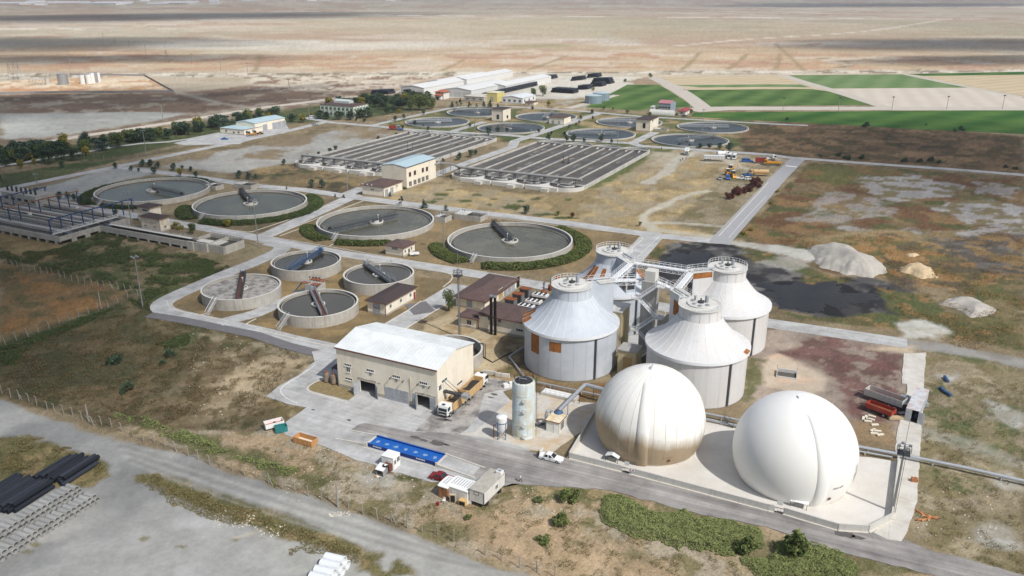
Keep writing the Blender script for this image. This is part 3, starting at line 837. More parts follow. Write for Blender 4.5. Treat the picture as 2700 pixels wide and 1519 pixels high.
for pts in ([T(0,2,1680,130), T(0,2,1690,190), T(0,2,1790,235), T(0,2,2300,335)],[T(0,2,2574,390), T(0,2,2470,375), T(0,2,2490,350), T(1,2,0,310)],[T(1,2,0,415), T(1,2,700,580), T(1,2,810,590)],
   [T(0,1,1700,775), T(0,1,2470,890), T(0,1,2560,880), T(1,1,920,555)],[T(1,1,330,1035), T(1,1,0,985)],[T(1,1,140,930), T(1,1,1080,570)],[T(1,1,150,935), T(1,1,720,1030), T(1,1,1400,1150), T(1,1,2320,1290)],
   [T(1,1,850,1130), T(1,1,1500,1210), T(1,1,1960,1300), T(1,1,1980,1360), T(1,1,1880,1440)],[T(1,1,1080,570), T(1,1,2300,730), T(2,1,700,850), T(2,1,1240,910), T(2,1,1335,940), T(2,1,1200,1050)],
   [T(2,1,2574,390), T(2,1,2080,925)],[T(1,2,1430,450), T(1,2,1900,170)],[T(1,2,1230,405), T(1,2,1480,260), T(1,2,1660,130)],
   [T(0,2,2020,275), T(0,2,2120,230)],[T(1,1,240,925), T(1,1,500,830)],[T(1,1,740,1025), T(1,1,840,975)]):
 kerb(smoothline(pts, 1) if len(pts) > 2 else pts)
# gravel drainage road by the trees
strip('road', [T(0,1,-500,180), T(0,1,0,80), T(0,1,350,15), T(0,0,600,1400), T(0,0,1500,1270), T(0,0,2574,1090), T(1,0,500,1030), T(1,0,800,985), T(1,0,1300,950), T(1,0,1500,905), T(1,0,2200,780), T(1,0,2574,745)],9, ZR, mat('pale_gravel_road', lin(196,186,172),.95,.12,.3, bump=.1), 'pale gravel road beside the tree row', 1)
strip('path', [T(0,1,-100,240), T(0,1,430,150), T(0,1,800,90), T(0,1,1300,0), T(0,0,1800,1420), T(0,0,2240,1330)],4, ZR + .004, CONC, 'footpath through the tree belt', 1)
sheet('pavement', [T(0,0,1740,1440), T(0,0,2230,1340), T(0,0,2574,1330), T(1,0,300,1250), T(1,0,340,1310), T(1,0,0,1380), T(0,0,2400,1449), T(0,0,1850,1460)], ZR + .03, CONC, 'concrete yard of the blue roofed workshop')
OIL = mat('oil_stain', lin(96,92,90),.7,.3,3)
for k, (c_, r_, x, y, w_) in enumerate(((1,3,1600,55,1.5),(1,3,1690,85,1.2),(1,3,1830,115,2.2),(1,3,1920,130,.8),(1,2,2390,1070,1.1),(1,2,2360,1100,.8),(1,2,1870,1325,1.4),(1,2,1930,1330,1.0),(1,2,935,1330,.7),(1,2,575,1225,.6),(3,3,760,1025,2.2),(3,3,900,1060,1.3),(1,2,2110,1170,1.2))):
 p = T(c_, r_, x, y)
 sheet('oil_stain', [p + U*(w_*math.cos(t)*random.uniform(.6,1.1)) + W*(w_*.45*math.sin(t)*random.uniform(.6,1.1)) for t in np.linspace(0,6.28,15)[:-1]], ZR + .096, OIL, 'dark oil stain on the paved yard', jit=.06)
# farm tracks
TRK = mat('farm_track', lin(192,184,172),.95,.12,.2, bump=.1)
strip('road', [T(2,0,1420,780), T(2,0,1640,880), T(2,0,1780,970), T(2,0,1930,1090)],14, ZR, TRK, 'pale farm track between the green fields', 1)
strip('road', [T(2,0,1800,1110), T(2,0,2100,1090), T(3,0,0,1090), T(3,0,1200,1090), T(3,0,2700,1092)],20, ZR + .004, TRK, 'wide pale farm road along the long green field')
strip('road', [T(3,0,140,760), T(3,0,620,900), T(3,0,1200,1085)],11, ZR + .008, TRK, 'diagonal farm track beside the bare field')
strip('road', [T(3,0,1380,748), T(3,0,1750,825), T(3,0,2574,980)],8, ZR + .012, TRK, 'grey farm track behind the bare field')
strip('road', [T(2,0,560,1090), T(2,0,760,1040), T(2,0,1050,955)],7, ZR, TRK, 'farm lane past the two round water tanks', 1)
def fieldmat(name, c1, c2, sc, ang):
 m = bpy.data.materials.new(name)
 m.use_nodes = True
 N, L = m.node_tree.nodes, m.node_tree.links
 b = N['Principled BSDF']
 b.inputs['Roughness'].default_value = .95
 b.inputs['Specular IOR Level'].default_value = .1
 g = N.new('ShaderNodeNewGeometry')
 mp = N.new('ShaderNodeMapping')
 mp.inputs['Rotation'].default_value = (0,0, ang)
 L.new(g.outputs['Position'], mp.inputs['Vector'])
 w = N.new('ShaderNodeTexWave')
 w.inputs['Scale'].default_value = sc
 w.inputs['Distortion'].default_value = 1.0
 w.inputs['Detail'].default_value = 3
 w.inputs['Detail Scale'].default_value = .6
 L.new(mp.outputs[0], w.inputs['Vector'])
 n = N.new('ShaderNodeTexNoise')
 n.inputs['Scale'].default_value = .05
 n.inputs['Detail'].default_value = 6
 L.new(g.outputs['Position'], n.inputs['Vector'])
 mu = N.new('ShaderNodeMath')
 mu.operation = 'MULTIPLY_ADD'
 L.new(w.outputs['Fac'], mu.inputs[0])
 mu.inputs[1].default_value = .45
 L.new(n.outputs['Fac'], mu.inputs[2])
 r = N.new('ShaderNodeMapRange')
 r.inputs[1].default_value, r.inputs[2].default_value = .35,1.05
 L.new(mu.outputs[0], r.inputs[0])
 x = N.new('ShaderNodeMix')
 x.data_type = 'RGBA'
 x.inputs[6].default_value, x.inputs[7].default_value = (*c1,1),(*c2,1)
 L.new(r.outputs[0], x.inputs[0])
 L.new(x.outputs[2], b.inputs['Base Color'])
 return m
GF = fieldmat('crop_green', lin(62,92,44), lin(98,122,66),.012, R(30))
GF2 = fieldmat('crop_green_pale', lin(96,124,76), lin(122,142,96),.012, R(30))
GF3 = fieldmat('crop_green_deep', lin(46,88,34), lin(84,116,54),.01, R(50))
BARE = fieldmat('bare_field', lin(196,184,170), lin(206,197,184),.02, R(20))
STRAW = fieldmat('stubble', lin(186,168,136), lin(202,186,156),.02, R(60))
for pts, m, lab in (
 ([(2,740,1080),(2,900,990),(2,1160,850),(2,1480,852),(2,1600,920),(2,1790,1050),(2,1780,1078),(2,1420,1082),(2,1290,1115),(2,1000,1092)], GF, 'green crop field beside the two round water tanks'),
 ([(2,1710,905),(2,2574,897),(3,430,895),(3,600,918),(3,1080,1056),(3,0,1063),(2,2300,1065),(2,1990,1075)], GF, 'striped green field between the track and the bare field'),
 ([(2,1650,856),(2,2574,848),(3,330,850),(3,430,878),(3,0,874),(2,1900,881)], GF2, 'thin green crop strip above the striped field'),
 ([(3,205,757),(3,1375,746),(3,2010,881),(3,620,890)], GF2, 'pale green field beyond the bare field'),
 ([(2,1830,1132),(3,0,1126),(3,2700,1106),(3,2700,1352),(3,1500,1300),(3,1000,1270),(3,300,1232),(2,2574,1216),(2,1800,1172)], GF3, 'long deep green field behind the brown scrub'),
 ([(3,1400,744),(3,2700,718),(3,2700,750),(3,1570,764)], GF3, 'narrow far green strip at the edge of the plain'),
 ([(3,640,895),(3,2025,882),(3,2700,1010),(3,2700,1084),(3,1225,1084)], BARE, 'bare pinkish field with faint furrows'),
 ([(3,1560,768),(3,2700,752),(3,2700,985),(3,2150,893),(3,1750,812)], STRAW, 'yellow stubble field at the far right'),
 ([(2,1490,778),(2,2574,760),(3,120,760),(3,320,842),(2,2574,843),(2,1640,850)], STRAW, 'yellow stubble field behind the farm track')):
 sheet('field', [T(c, 0, x, y) for c, x, y in pts], ZR - .004, m, lab, jit=0)
sheet('field', [T(2,0,1880,880), T(2,0,2574,876), T(3,0,440,882), T(3,0,430,894), T(2,0,2574,897), T(2,0,1700,904)], ZR, STRAW, 'thin straw strip between two green crops')
# ------------------------------------------------------------------ round tanks with their bridges, stairs and hedges
CONCW = mat('tank_concrete', lin(184,180,172),.9,.10,.8, streak=lin(140,136,128), col2=lin(168,163,154), mixs=.3, bump=.1)
CONCD = mat('dark_wet_concrete', lin(92,88,82),.8,.15,1.0, streak=lin(60,56,52))
RIM = mat('rim_concrete', lin(206,204,198),.85,.08,.8)
STEEL = mat('galvanised_steel', lin(176,180,184),.45,.06,2, metal=.6)
STEELD = mat('dark_steel', lin(74,76,80),.55,.1,2, metal=.4)
WHITE = mat('white_paint', lin(232,232,230),.5,.04,1.5)
BLUE = mat('blue_steel', lin(62,96,136),.5,.1,2)
RUST = mat('rusty_steel', lin(150,88,52),.9,.2,2, col2=lin(104,70,52), mixs=1.2)
BROWN = mat('brown_grating', lin(92,62,54),.8,.15,2)
W_BIG = water('settling_water', lin(80,77,62),.16,.05)
W_DARK = water('dark_sewage', lin(50,48,38),.18,.06)
W_REAR = water('clear_effluent', lin(52,56,60),.25,.12,1.5)
FOAM = mat('grey_foam', lin(170,166,160),.9,.25,1.2, col2=lin(96,92,88), mixs=.5, bump=.6)
LEAF_H = leafmat('hedge_leaf', lin(48,62,32), lin(82,98,50), lin(124,130,76))
LEAF_D = leafmat('dark_hedge_leaf', lin(38,54,32), lin(66,84,46), lin(100,112,64))

def circ(L, Rr, top, bot, h):
 um = (L + Rr)/2
 a, b = G(um, top, h), G(um, bot, h)
 cy = (a.y + b.y)/2
 dep = cy*cp + (H - h)*sp
 r = (Rr - L)/2*dep/F
 return Vector(((um - CX)/F*dep, cy, 0)), r
def railing(b, pts, h=1.0, step=2.0, r=.035, mid=True):
 pts = [Vector(p) for p in pts]
 for a, c in zip(pts, pts[1:]):
  up = Vector((0,0, h))
  b.rod(a + up, c + up, r, 5)
  if mid:
   b.rod(a + up*.5, c + up*.5, r*.8,5)
  n = max(1, round((c - a).length/step))
  for i in range(n + 1):
   q = a.lerp(c, i/n)
   b.rod(q, q + up, r, 5)
def truss(b, a, c, h=1.1, step=1.5, r=.04):
 a, c = Vector(a), Vector(c)
 up = Vector((0,0, h))
 b.rod(a + up, c + up, r*1.3,5)
 b.rod(a, c, r*1.3,5)
 n = max(1, round((c - a).length/step))
 for i in range(n + 1):
  q = a.lerp(c, i/n)
  b.rod(q, q + up, r, 5)
  if i < n:
   b.rod(q, a.lerp(c, (i + 1)/n) + up, r*.8,5)
def bridge(th, ang, r0, r1, z, w=1.3, fm=None, dm=None, hub=True, rail=1.15):
 """scraper bridge from radius r0 (may be negative) to r1 along ang"""
 d = Vector((math.cos(ang), math.sin(ang),0))
 n = Vector((-d.y, d.x, 0))
 a, c = d*r0 + Vector((0,0, z)), d*r1 + Vector((0,0, z))
 b = MB()
 p = [a + n*w/2, a - n*w/2, c - n*w/2, c + n*w/2]
 b.prism([(q.x, q.y) for q in p], z, z + .12)
 deck = b.build('bridge_deck', dm or STEELD, th)
 for s in (-1,1):
  b = MB()
  truss(b, a + n*s*w/2 + Vector((0,0,.1)), c + n*s*w/2 + Vector((0,0,.1)), rail, 1.7,.05)
  b.rod(a + n*s*w/2 - Vector((0,0,.4)), c + n*s*w/2 - Vector((0,0,.4)),.07,5)
  b.build('railing', fm or STEEL, deck)
 b = MB()
 e = d*(r1 - .9)
 b.box(-.5,.5,-.45,.45,0,.9)
 o = b.build('drive_motor', fm or STEEL, th)
 o.location = e + Vector((0,0, z + .12))
 o.rotation_euler = (0,0, ang)
 b = MB()
 for k in np.arange(max(r0,1.5) + 1, r1 - 1,2.6):
  for s in (-1,1):
   b.rod(d*float(k) + n*s*.4 + Vector((0,0, z)), d*float(k) + n*s*.4 + Vector((0,0, z - 1.0)),.05,5)
 tag(b.build('scraper_hanger', STEELD, th), None, None, None, 'stuff')
 return deck
def lamp_on(th, loc, h=1.6):
 b = MB()
 b.rod((0,0,0),(0,0, h),.05,6).box(-.18,.18,-.12,.12, h, h + .35)
 o = b.build('lamp', WHITE, th)
 o.location = loc
def hub(th, z, r=2.7):
 b = MB()
 b.ring(r - .35, r, z - .4, z + .15,32)
 smooth_by_angle(b.build('centre_ring', RIM, th))
 b = MB()
 b.lathe([(r*.45, z - .5),(r*.45, z + .35),(.01, z + .4)],20)
 smooth_by_angle(b.build('centre_pier', RIM, th))
def steps(th, ang, r, h, w=1.2):
 b = MB()
 n = max(4, int(h/.22))
 for i in range(n):
  zz = h*(n - i)/n
  b.box(r + i*.3, r + (i + 1)*.3,-w/2, w/2,0 if i > n - 3 else zz - .35, zz)
 o = b.build('stair', CONCW, th)
 o.rotation_euler = (0,0, ang)
 b = MB()
 for s in (-1,1):
  b.rod((r + .1, s*w/2, h + .9),(r + n*.3, s*w/2,.9),.04,5)
  for i in range(0, n + 1,3):
   q = (r + i*.3, s*w/2)
   b.rod((*q, h*(n - i)/n),(*q, h*(n - i)/n + .9),.035,5)
 b.add([(r, -w/2 - .06,0),(r + n*.3,-w/2 - .06,0),(r + .2,-w/2 - .06, h + .5),(r, -w/2 - .06, h + .5)],[(0,1,2,3)])
 k = b.build('stair_railing', STEEL, o)

def big_tank(px, h, label, group, br, stair, wm, rear=False):
 c, r = circ(*px, h)
 th = thing('settling_tank', label, 'tank', c, 0, group)
 b = MB()
 b.ring(r - .38, r, -.2, h, 96)
 smooth_by_angle(b.build('wall', CONCW, th))
 b = MB()
 b.ring(r - .48, r + .06, h, h + .1,96)
 smooth_by_angle(b.build('rim', RIM, th))
 wl = h - (.55 if rear else .9)
 ri = r - (1.0 if rear else 1.9)
 b = MB()
 b.disc(r - .38, wl - .5,96)
 b.build('launder_water', W_DARK if not rear else wm, th)
 b = MB()
 b.ring(ri - .15, ri + .1, wl - 1.0, wl + .12,96)
 smooth_by_angle(b.build('weir', CONCD if not rear else RIM, th))
 if not rear:
  b = MB()
  b.ring(ri + .75, ri + .9, wl - 1, wl - .1,96)
  smooth_by_angle(b.build('weir', RIM, th))
 b = MB()
 b.disc(ri - .12, wl, 96)
 b.build('water', wm, th)
 hub(th, wl + .45,2.9 if not rear else 2.4)
 ang, r0, r1 = br
 bridge(th, ang, r0*r, r1*r, h + .35,1.5 if not rear else 1.2, STEELD if not rear else STEEL, None)
 lamp_on(th, (math.cos(ang + 2)*1.2, math.sin(ang + 2)*1.2, h + .4),1.6)
 if stair is not None:
  steps(th, stair, r, h)
 return th, c, r
def dirpx(c, px, z):
 p = G(px[0], px[1], z)
 return math.atan2(p.y - c.y, p.x - c.x)
def t2(c, r, x, y):
 return 675*c + x*.26224,380*r + y*.26224

HB = 2.0
BT = [((262.2,545.5,469.2,531), 'far left big settling tank, its water mirroring a tree', (t2(0,1,1790,500),-.06,.93), t2(0,1,1110,590)),
 ((515.3,805.3,502,567.5), 'second big settling tank, dark brown water, between hedge arcs', (t2(0,1,2400,440),-.05,1.02), t2(0,1,2080,745)),
 ((837.6,1143.6,542.6,624), 'third big settling tank, low bridge lying left to right', (t2(1,1,740,860),-.45,.95), t2(1,1,850,950)),
 ((1180.3,1509.4,585.9,681.6), 'fourth big settling tank, nearest the digesters, hedge all along its right', (t2(1,1,2370,770),-.08,1.02), t2(1,1,2200,1180))]
BIG = []
for px, lab, (bp, r0, r1), st in BT:
 c, r = circ(*px, HB)
 BIG.append(big_tank(px, HB, lab, 'big settling tanks in the middle of the plant', (dirpx(c, bp, HB + .3), r0, r1), dirpx(c, st, 0), W_BIG))
g2 = lambda c, x0, x1, t, b: (675*c + x0*.26224,675*c + x1*.26224, t*.26224, b*.26224)
RT = [(g2(1,1920,2540,1080,1176), 'rear settling tank behind the rearmost pump house', 2.6),
 (g2(1,1500,2145,1175,1276), 'leftmost rear settling tank on the lawn', 3.3),
 ((1258.5,1436,1230*.26224,1340*.26224), 'rear settling tank in front of the first pump house', -.9),
 (g2(2,35,655,1122,1226), 'rear settling tank behind the second pump house', 1.3),
 (g2(2,848,1507,1175,1280), 'rear settling tank behind the third pump house, tallest hut', 3.1),
 (g2(2,545,1240,1285,1410), 'rear settling tank left of the third pump house', 3.0),
 (g2(2,1665,2370,1222,1338), 'farthest right rear settling tank beside the brown scrub', 3.05),
 (g2(2,1408,2172,1342,1476), 'nearest rear settling tank behind the white parked van', .6)]
for px, lab, a in RT:
 big_tank(px, .75, lab, 'rear settling tanks', (a, -.45,.95), None, W_REAR, True)

# four small primary tanks
def small_tank(px, base, label, fm, dm, wm, ends, stair):
 yf = G((px[0] + px[1])/2, base).y
 h = zrow(yf, px[3])
 c, r = circ(*px, h)
 th = thing('primary_tank', label, 'tank', c, 0, 'small primary tanks')
 b = MB()
 b.ring(r - .35, r, -.2, h, 72)
 smooth_by_angle(b.build('wall', CONCW, th))
 b = MB()
 b.ring(r - .42, r + .05, h, h + .08,72)
 smooth_by_angle(b.build('rim', RIM, th))
 b = MB()
 b.ring(r - 1.1, r - .95, h - 1.4, h - .45,72)
 smooth_by_angle(b.build('weir', CONCW, th))
 b = MB()
 b.disc(r - .35, h - .62,72)
 b.build('water', wm, th)
 hub(th, h - .35,1.9)
 p0, p1 = G(*ends[0], h + .3), G(*ends[1], h + .3)
 a = math.atan2(p1.y - p0.y, p1.x - p0.x)
 bridge(th, a, -r + .2, r - .1, h + .3,1.5, fm, dm, rail=1.2)
 lamp_on(th, (.3,1.0, h + .4),1.8)
 steps(th, dirpx(c, stair, 0), r, h, 1.2)
 return th, c, r, h
PT = [((675 + 160*.26224,675 + 848*.26224,380 + 1072*.26224,380 + 1272*.26224),380 + 1372*.26224, 'small round tank with a blue bridge, nearest the second big tank', BLUE, None, W_DARK, (t2(1,1,340,1250), t2(1,1,650,1060)), t2(1,1,790,1050)),
 ((675 + 882*.26224,675 + 1587*.26224,380 + 1190*.26224,380 + 1415*.26224),380 + 1520*.26224, 'small round tank with a grey bridge, partly behind the long hut', STEEL, None, W_DARK, (t2(1,1,1380,1380), t2(1,1,1100,1190)), t2(1,1,1440,1170)),
 ((535,737.5,725.6,788),816, 'leftmost small round tank covered in grey foam', STEELD, BROWN, FOAM, (t2(0,2,2400,100), t2(0,1,2445,1310)), t2(0,2,2160,230)),
 ((735.3,943,762.6,836.8),865, 'nearest small round tank with a dark red bridge deck', STEEL, BROWN, W_DARK, (t2(1,2,690,260), t2(1,2,570,10)), t2(1,2,300,390))]
PRIM = [small_tank(*p) for p in PT]

# sludge tank behind the dewatering hall
yf = T(1,2,2130,840).y
px = (675 + 1600*.26224,675 + 2280*.26224,760 + 500*.26224,760 + 715*.26224)
h = zrow(yf, px[3])
c, r = circ(*px, h)
th = thing('sludge_tank', 'open round concrete sludge tank behind the dewatering hall', 'tank', c)
b = MB(); b.ring(r - .35, r, -.2, h, 64); smooth_by_angle(b.build('wall', CONCW, th))
b = MB(); b.ring(r - .4, r + .04, h, h + .07,64); smooth_by_angle(b.build('rim', RIM, th))
b = MB(); b.disc(r - .35, h - 2.4,64); b.build('sludge', water('brown_sludge', lin(82,74,60),.3,.1), th)
b = MB()
a = R(12)
q = Vector((math.cos(a)*(r + .2), math.sin(a)*(r + .2),0))
b.rod(q, q + Vector((0,0, h + .6)),.16,8); b.rod(q + Vector((.5,0,0)), q + Vector((.5,0, h + .4)),.12,8)
b.rod(q + Vector((0,0, h + .5)), q + Vector((-1.2,0, h + .5)),.14,8)
b.build('riser_pipe', STEELD, th)
b = MB(); b.tube([q, T(1,2,2300,700,.15) - c, T(1,2,2380,745,.15) - c, T(1,2,2480,690,.15) - c, T(1,2,2574,640,.15) - c],.12,6)
b.build('hose', mat('black_rubber', lin(40,38,38),.7,.1,2), th)

# distribution tower between the small tanks
c = T(1,1,590,1440)
c = Vector((c.x, c.y + 2,0))
c = T(1,1,600,1500)
th = thing('distribution_chamber', 'concrete chamber with rusty top between the four small tanks', 'chamber', c, ANG)
hh = 3.6
b = MB(); b.prism([(3.2*math.cos(R(22.5 + 45*i)),3.2*math.sin(R(22.5 + 45*i))) for i in range(8)],-.1, hh); b.build('wall', CONCW, th)
b = MB(); b.box(-3.2,-.6,-2.6,-.9, hh + .004, hh + .14).box(.4,3.1,-2.7,-.7, hh + .004, hh + .14).box(-2.6,2.6,.8,2.8, hh + .004, hh + .14); b.build('rusty_cover', RUST, th)
for k in range(4):
 b = MB(); b.rod((-1.5 + k, -.3 + k*.25, hh),(-1.5 + k, -.3 + k*.25, hh + 1.3),.07,6).box(-1.75 + k, -1.25 + k, -.5 + k*.25,-.1 + k*.25, hh + 1.3, hh + 1.5)
 b.build('gate_valve', STEELD, th)
b = MB(); railing(b, [(-3,-2.9, hh),(3,-2.9, hh),(3,2.9, hh),(-3,2.9, hh)],1.0,1.5); b.build('railing', STEEL, th)
b = MB()
for i in range(12):
 b.box(-3.2 - (i + 1)*.28,-3.2 - i*.28,-2.4,-1.4, hh - (i + 1)*.29, hh - i*.29)
b.build('stair', CONCW, th)

# low concrete chambers beside the big tanks
def chamber(loc, w, d, h, label, rot=ANG, rails=True):
 th = thing('valve_chamber', label, 'chamber', loc, rot)
 b = MB(); b.box(-w/2, w/2,-d/2,-d/2 + .3,-.1, h).box(-w/2, w/2, d/2 - .3, d/2,-.1, h).box(-w/2,-w/2 + .3,-d/2 + .3, d/2 - .3,-.1, h).box(w/2 - .3, w/2,-d/2 + .3, d/2 - .3,-.1, h)
 b.build('wall', CONCW, th)
 b = MB(); b.box(-w/2 + .3, w/2 - .3,-d/2 + .3, d/2 - .3, h - .7, h - .6); b.build('water', W_DARK, th)
 b = MB(); b.box(-w/2 + .2,-w/2 + w*.45,-d/2 + .2, d/2 - .2, h + .004, h + .1); b.build('slab', RIM, th)
 if rails:
  b = MB(); railing(b, [(-w/2,-d/2 + .1, h),(w/2,-d/2 + .1, h),(w/2 - .1, d/2 - .1, h),(-w/2 + .1, d/2 - .1, h),(-w/2 + .1,-d/2 + .1, h)],1,1.6); b.build('railing', STEEL, th)
 for k in range(2):
  b = MB(); b.rod((-w*.3 + k*.9,0, h),(-w*.3 + k*.9,0, h + 1.1),.06,6).box(-w*.3 + k*.9 - .2,-w*.3 + k*.9 + .2,-.15,.15, h + 1.1, h + 1.3)
  b.build('gate_valve', STEELD, th)
 return th
chamber(T(1,1,2160,750),12,6,2.0, 'long open concrete chamber behind the third big tank')
chamber(T(1,1,1880,770),5,5,2.0, 'small concrete chamber attached to the third big tank')
chamber(T(0,1,2160,450),6.5,5,2.0, 'concrete chamber attached to the first big tank')
chamber(T(0,1,2480,440),10,5,2.0, 'concrete chamber attached to the second big tank')
chamber(T(2,0,1500,1310),9,5,1.0, 'low chamber beside the third pump house')

# clipped hedges
def hedge_pts(n, a0, a1, r0, r1, hh, rng):
 a = a0 + (a1 - a0)*rng.random(n)
 t = rng.random(n)
 # taper at both ends
 e = np.clip(np.minimum(a - a0, a1 - a)/max(1e-3,.09),.25,1)
 rr = r0 + (r1 - r0)*t*e
 dome = np.sqrt(np.clip(1 - (2*t - 1) ** 2,0,1))
 nz = .75 + .35*vnoise(a*r0/1.3, rr/1.3,5)
 z = hh*dome*nz*e*np.sqrt(rng.random(n))
 z = np.maximum(z, hh*dome*nz*e*(rng.random(n) > .35))
 return np.stack([rr*np.cos(a), rr*np.sin(a), z + .05],1)
def hedge(tank, a0, a1, w, hh, label, dark=False, gap=1.0, seed=0):
 th_, c, r = tank
 a0, a1 = R(a0), R(a1)
 rng = np.random.default_rng(seed + 40)
 n = int((a1 - a0)*(r + w)*w*34)
 P = hedge_pts(n, a0, a1, r + gap, r + gap + w, hh, rng)
 o = leafmesh('hedge', P, rng.uniform(.2,.42, n), LEAF_D if dark else LEAF_H, seed, .5)
 o.location = c
 tag(o, label, 'hedge', 'hedges round the big settling tanks')
hedge(BIG[0],55,232,5.5,1.3, 'dark hedge arc curving round the left and back of the first big tank', True, 1.2,1)
hedge(BIG[0],240,300,4.0,1.2, 'short hedge arc in front of the first big tank', True, .6,2)
hedge(BIG[0],18,54,3.5,1.3, 'hedge piece behind the first big tank beside its chamber', True, 1.2,12)
hedge(BIG[1],178,232,6,1.3, 'dark hedge lobe on the left of the second big tank', True, .8,3)
hedge(BIG[1],240,405,6,1.4, 'long dark hedge arc in front and right of the second big tank', True, .8,4)
hedge(BIG[2],182,236,5.5,1.5, 'bright hedge lobe at the left front of the third big tank', False, .8,5)
hedge(BIG[2],242,292,5.0,1.5, 'bright hedge lobe in front of the third big tank', False, .8,6)
hedge(BIG[2],30,78,2.0,.8, 'thin hedge arc behind the third big tank', False, .8,16)
hedge(BIG[3],180,236,6.0,1.6, 'hedge lobe at the left of the fourth big tank', False, .8,7)
hedge(BIG[3],247,412,6.0,1.6, 'long hedge arc in front and right of the fourth big tank', False, .9,8)
hedge(BIG[3],52,112,3.5,1.0, 'low hedge behind the fourth big tank', False, 1.0,9)
# ------------------------------------------------------------------ buildings
BEIGE = mat('beige_plaster', lin(238,230,212),.9,.04,.6, col2=lin(228,218,198), mixs=.25, streak=lin(216,206,188))
BEIGE2 = mat('warm_plaster', lin(232,222,204),.9,.06,.6, col2=lin(196,182,160), mixs=.4)
PLINTH = mat('grey_plinth', lin(176,168,156),.9,.1,1)
BROWNROOF = mat('brown_shingle', lin(98,80,76),.9,.10,1.2, col2=lin(84,70,68), mixs=.4, bump=.2)
DARKROOF = mat('dark_shingle', lin(72,62,62),.9,.1,1.2, bump=.2)
WHITEROOF = mat('white_sheet_roof', lin(226,230,230),.45,.04,.6, col2=lin(208,212,212), mixs=.2)
BLUEROOF = mat('pale_blue_sheet_roof', lin(176,198,206),.5,.05,.6)
TRIM = mat('brown_trim', lin(112,74,62),.8,.1,2)
GLASS = mat('dark_glass', lin(46,52,60),.12,.1,2, spec=.6)
FRAME = mat('window_frame', lin(228,226,220),.6,.04,2)
DOORG = mat('grey_door', lin(168,172,178),.6,.06,1.5, col2=lin(150,150,152), mixs=.8)
REDFRAME = mat('red_window_frame', lin(140,66,58),.7,.1,2)
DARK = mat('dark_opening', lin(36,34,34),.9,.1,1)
LOUVRE = mat('louvre', lin(150,150,148),.6,.1,2)

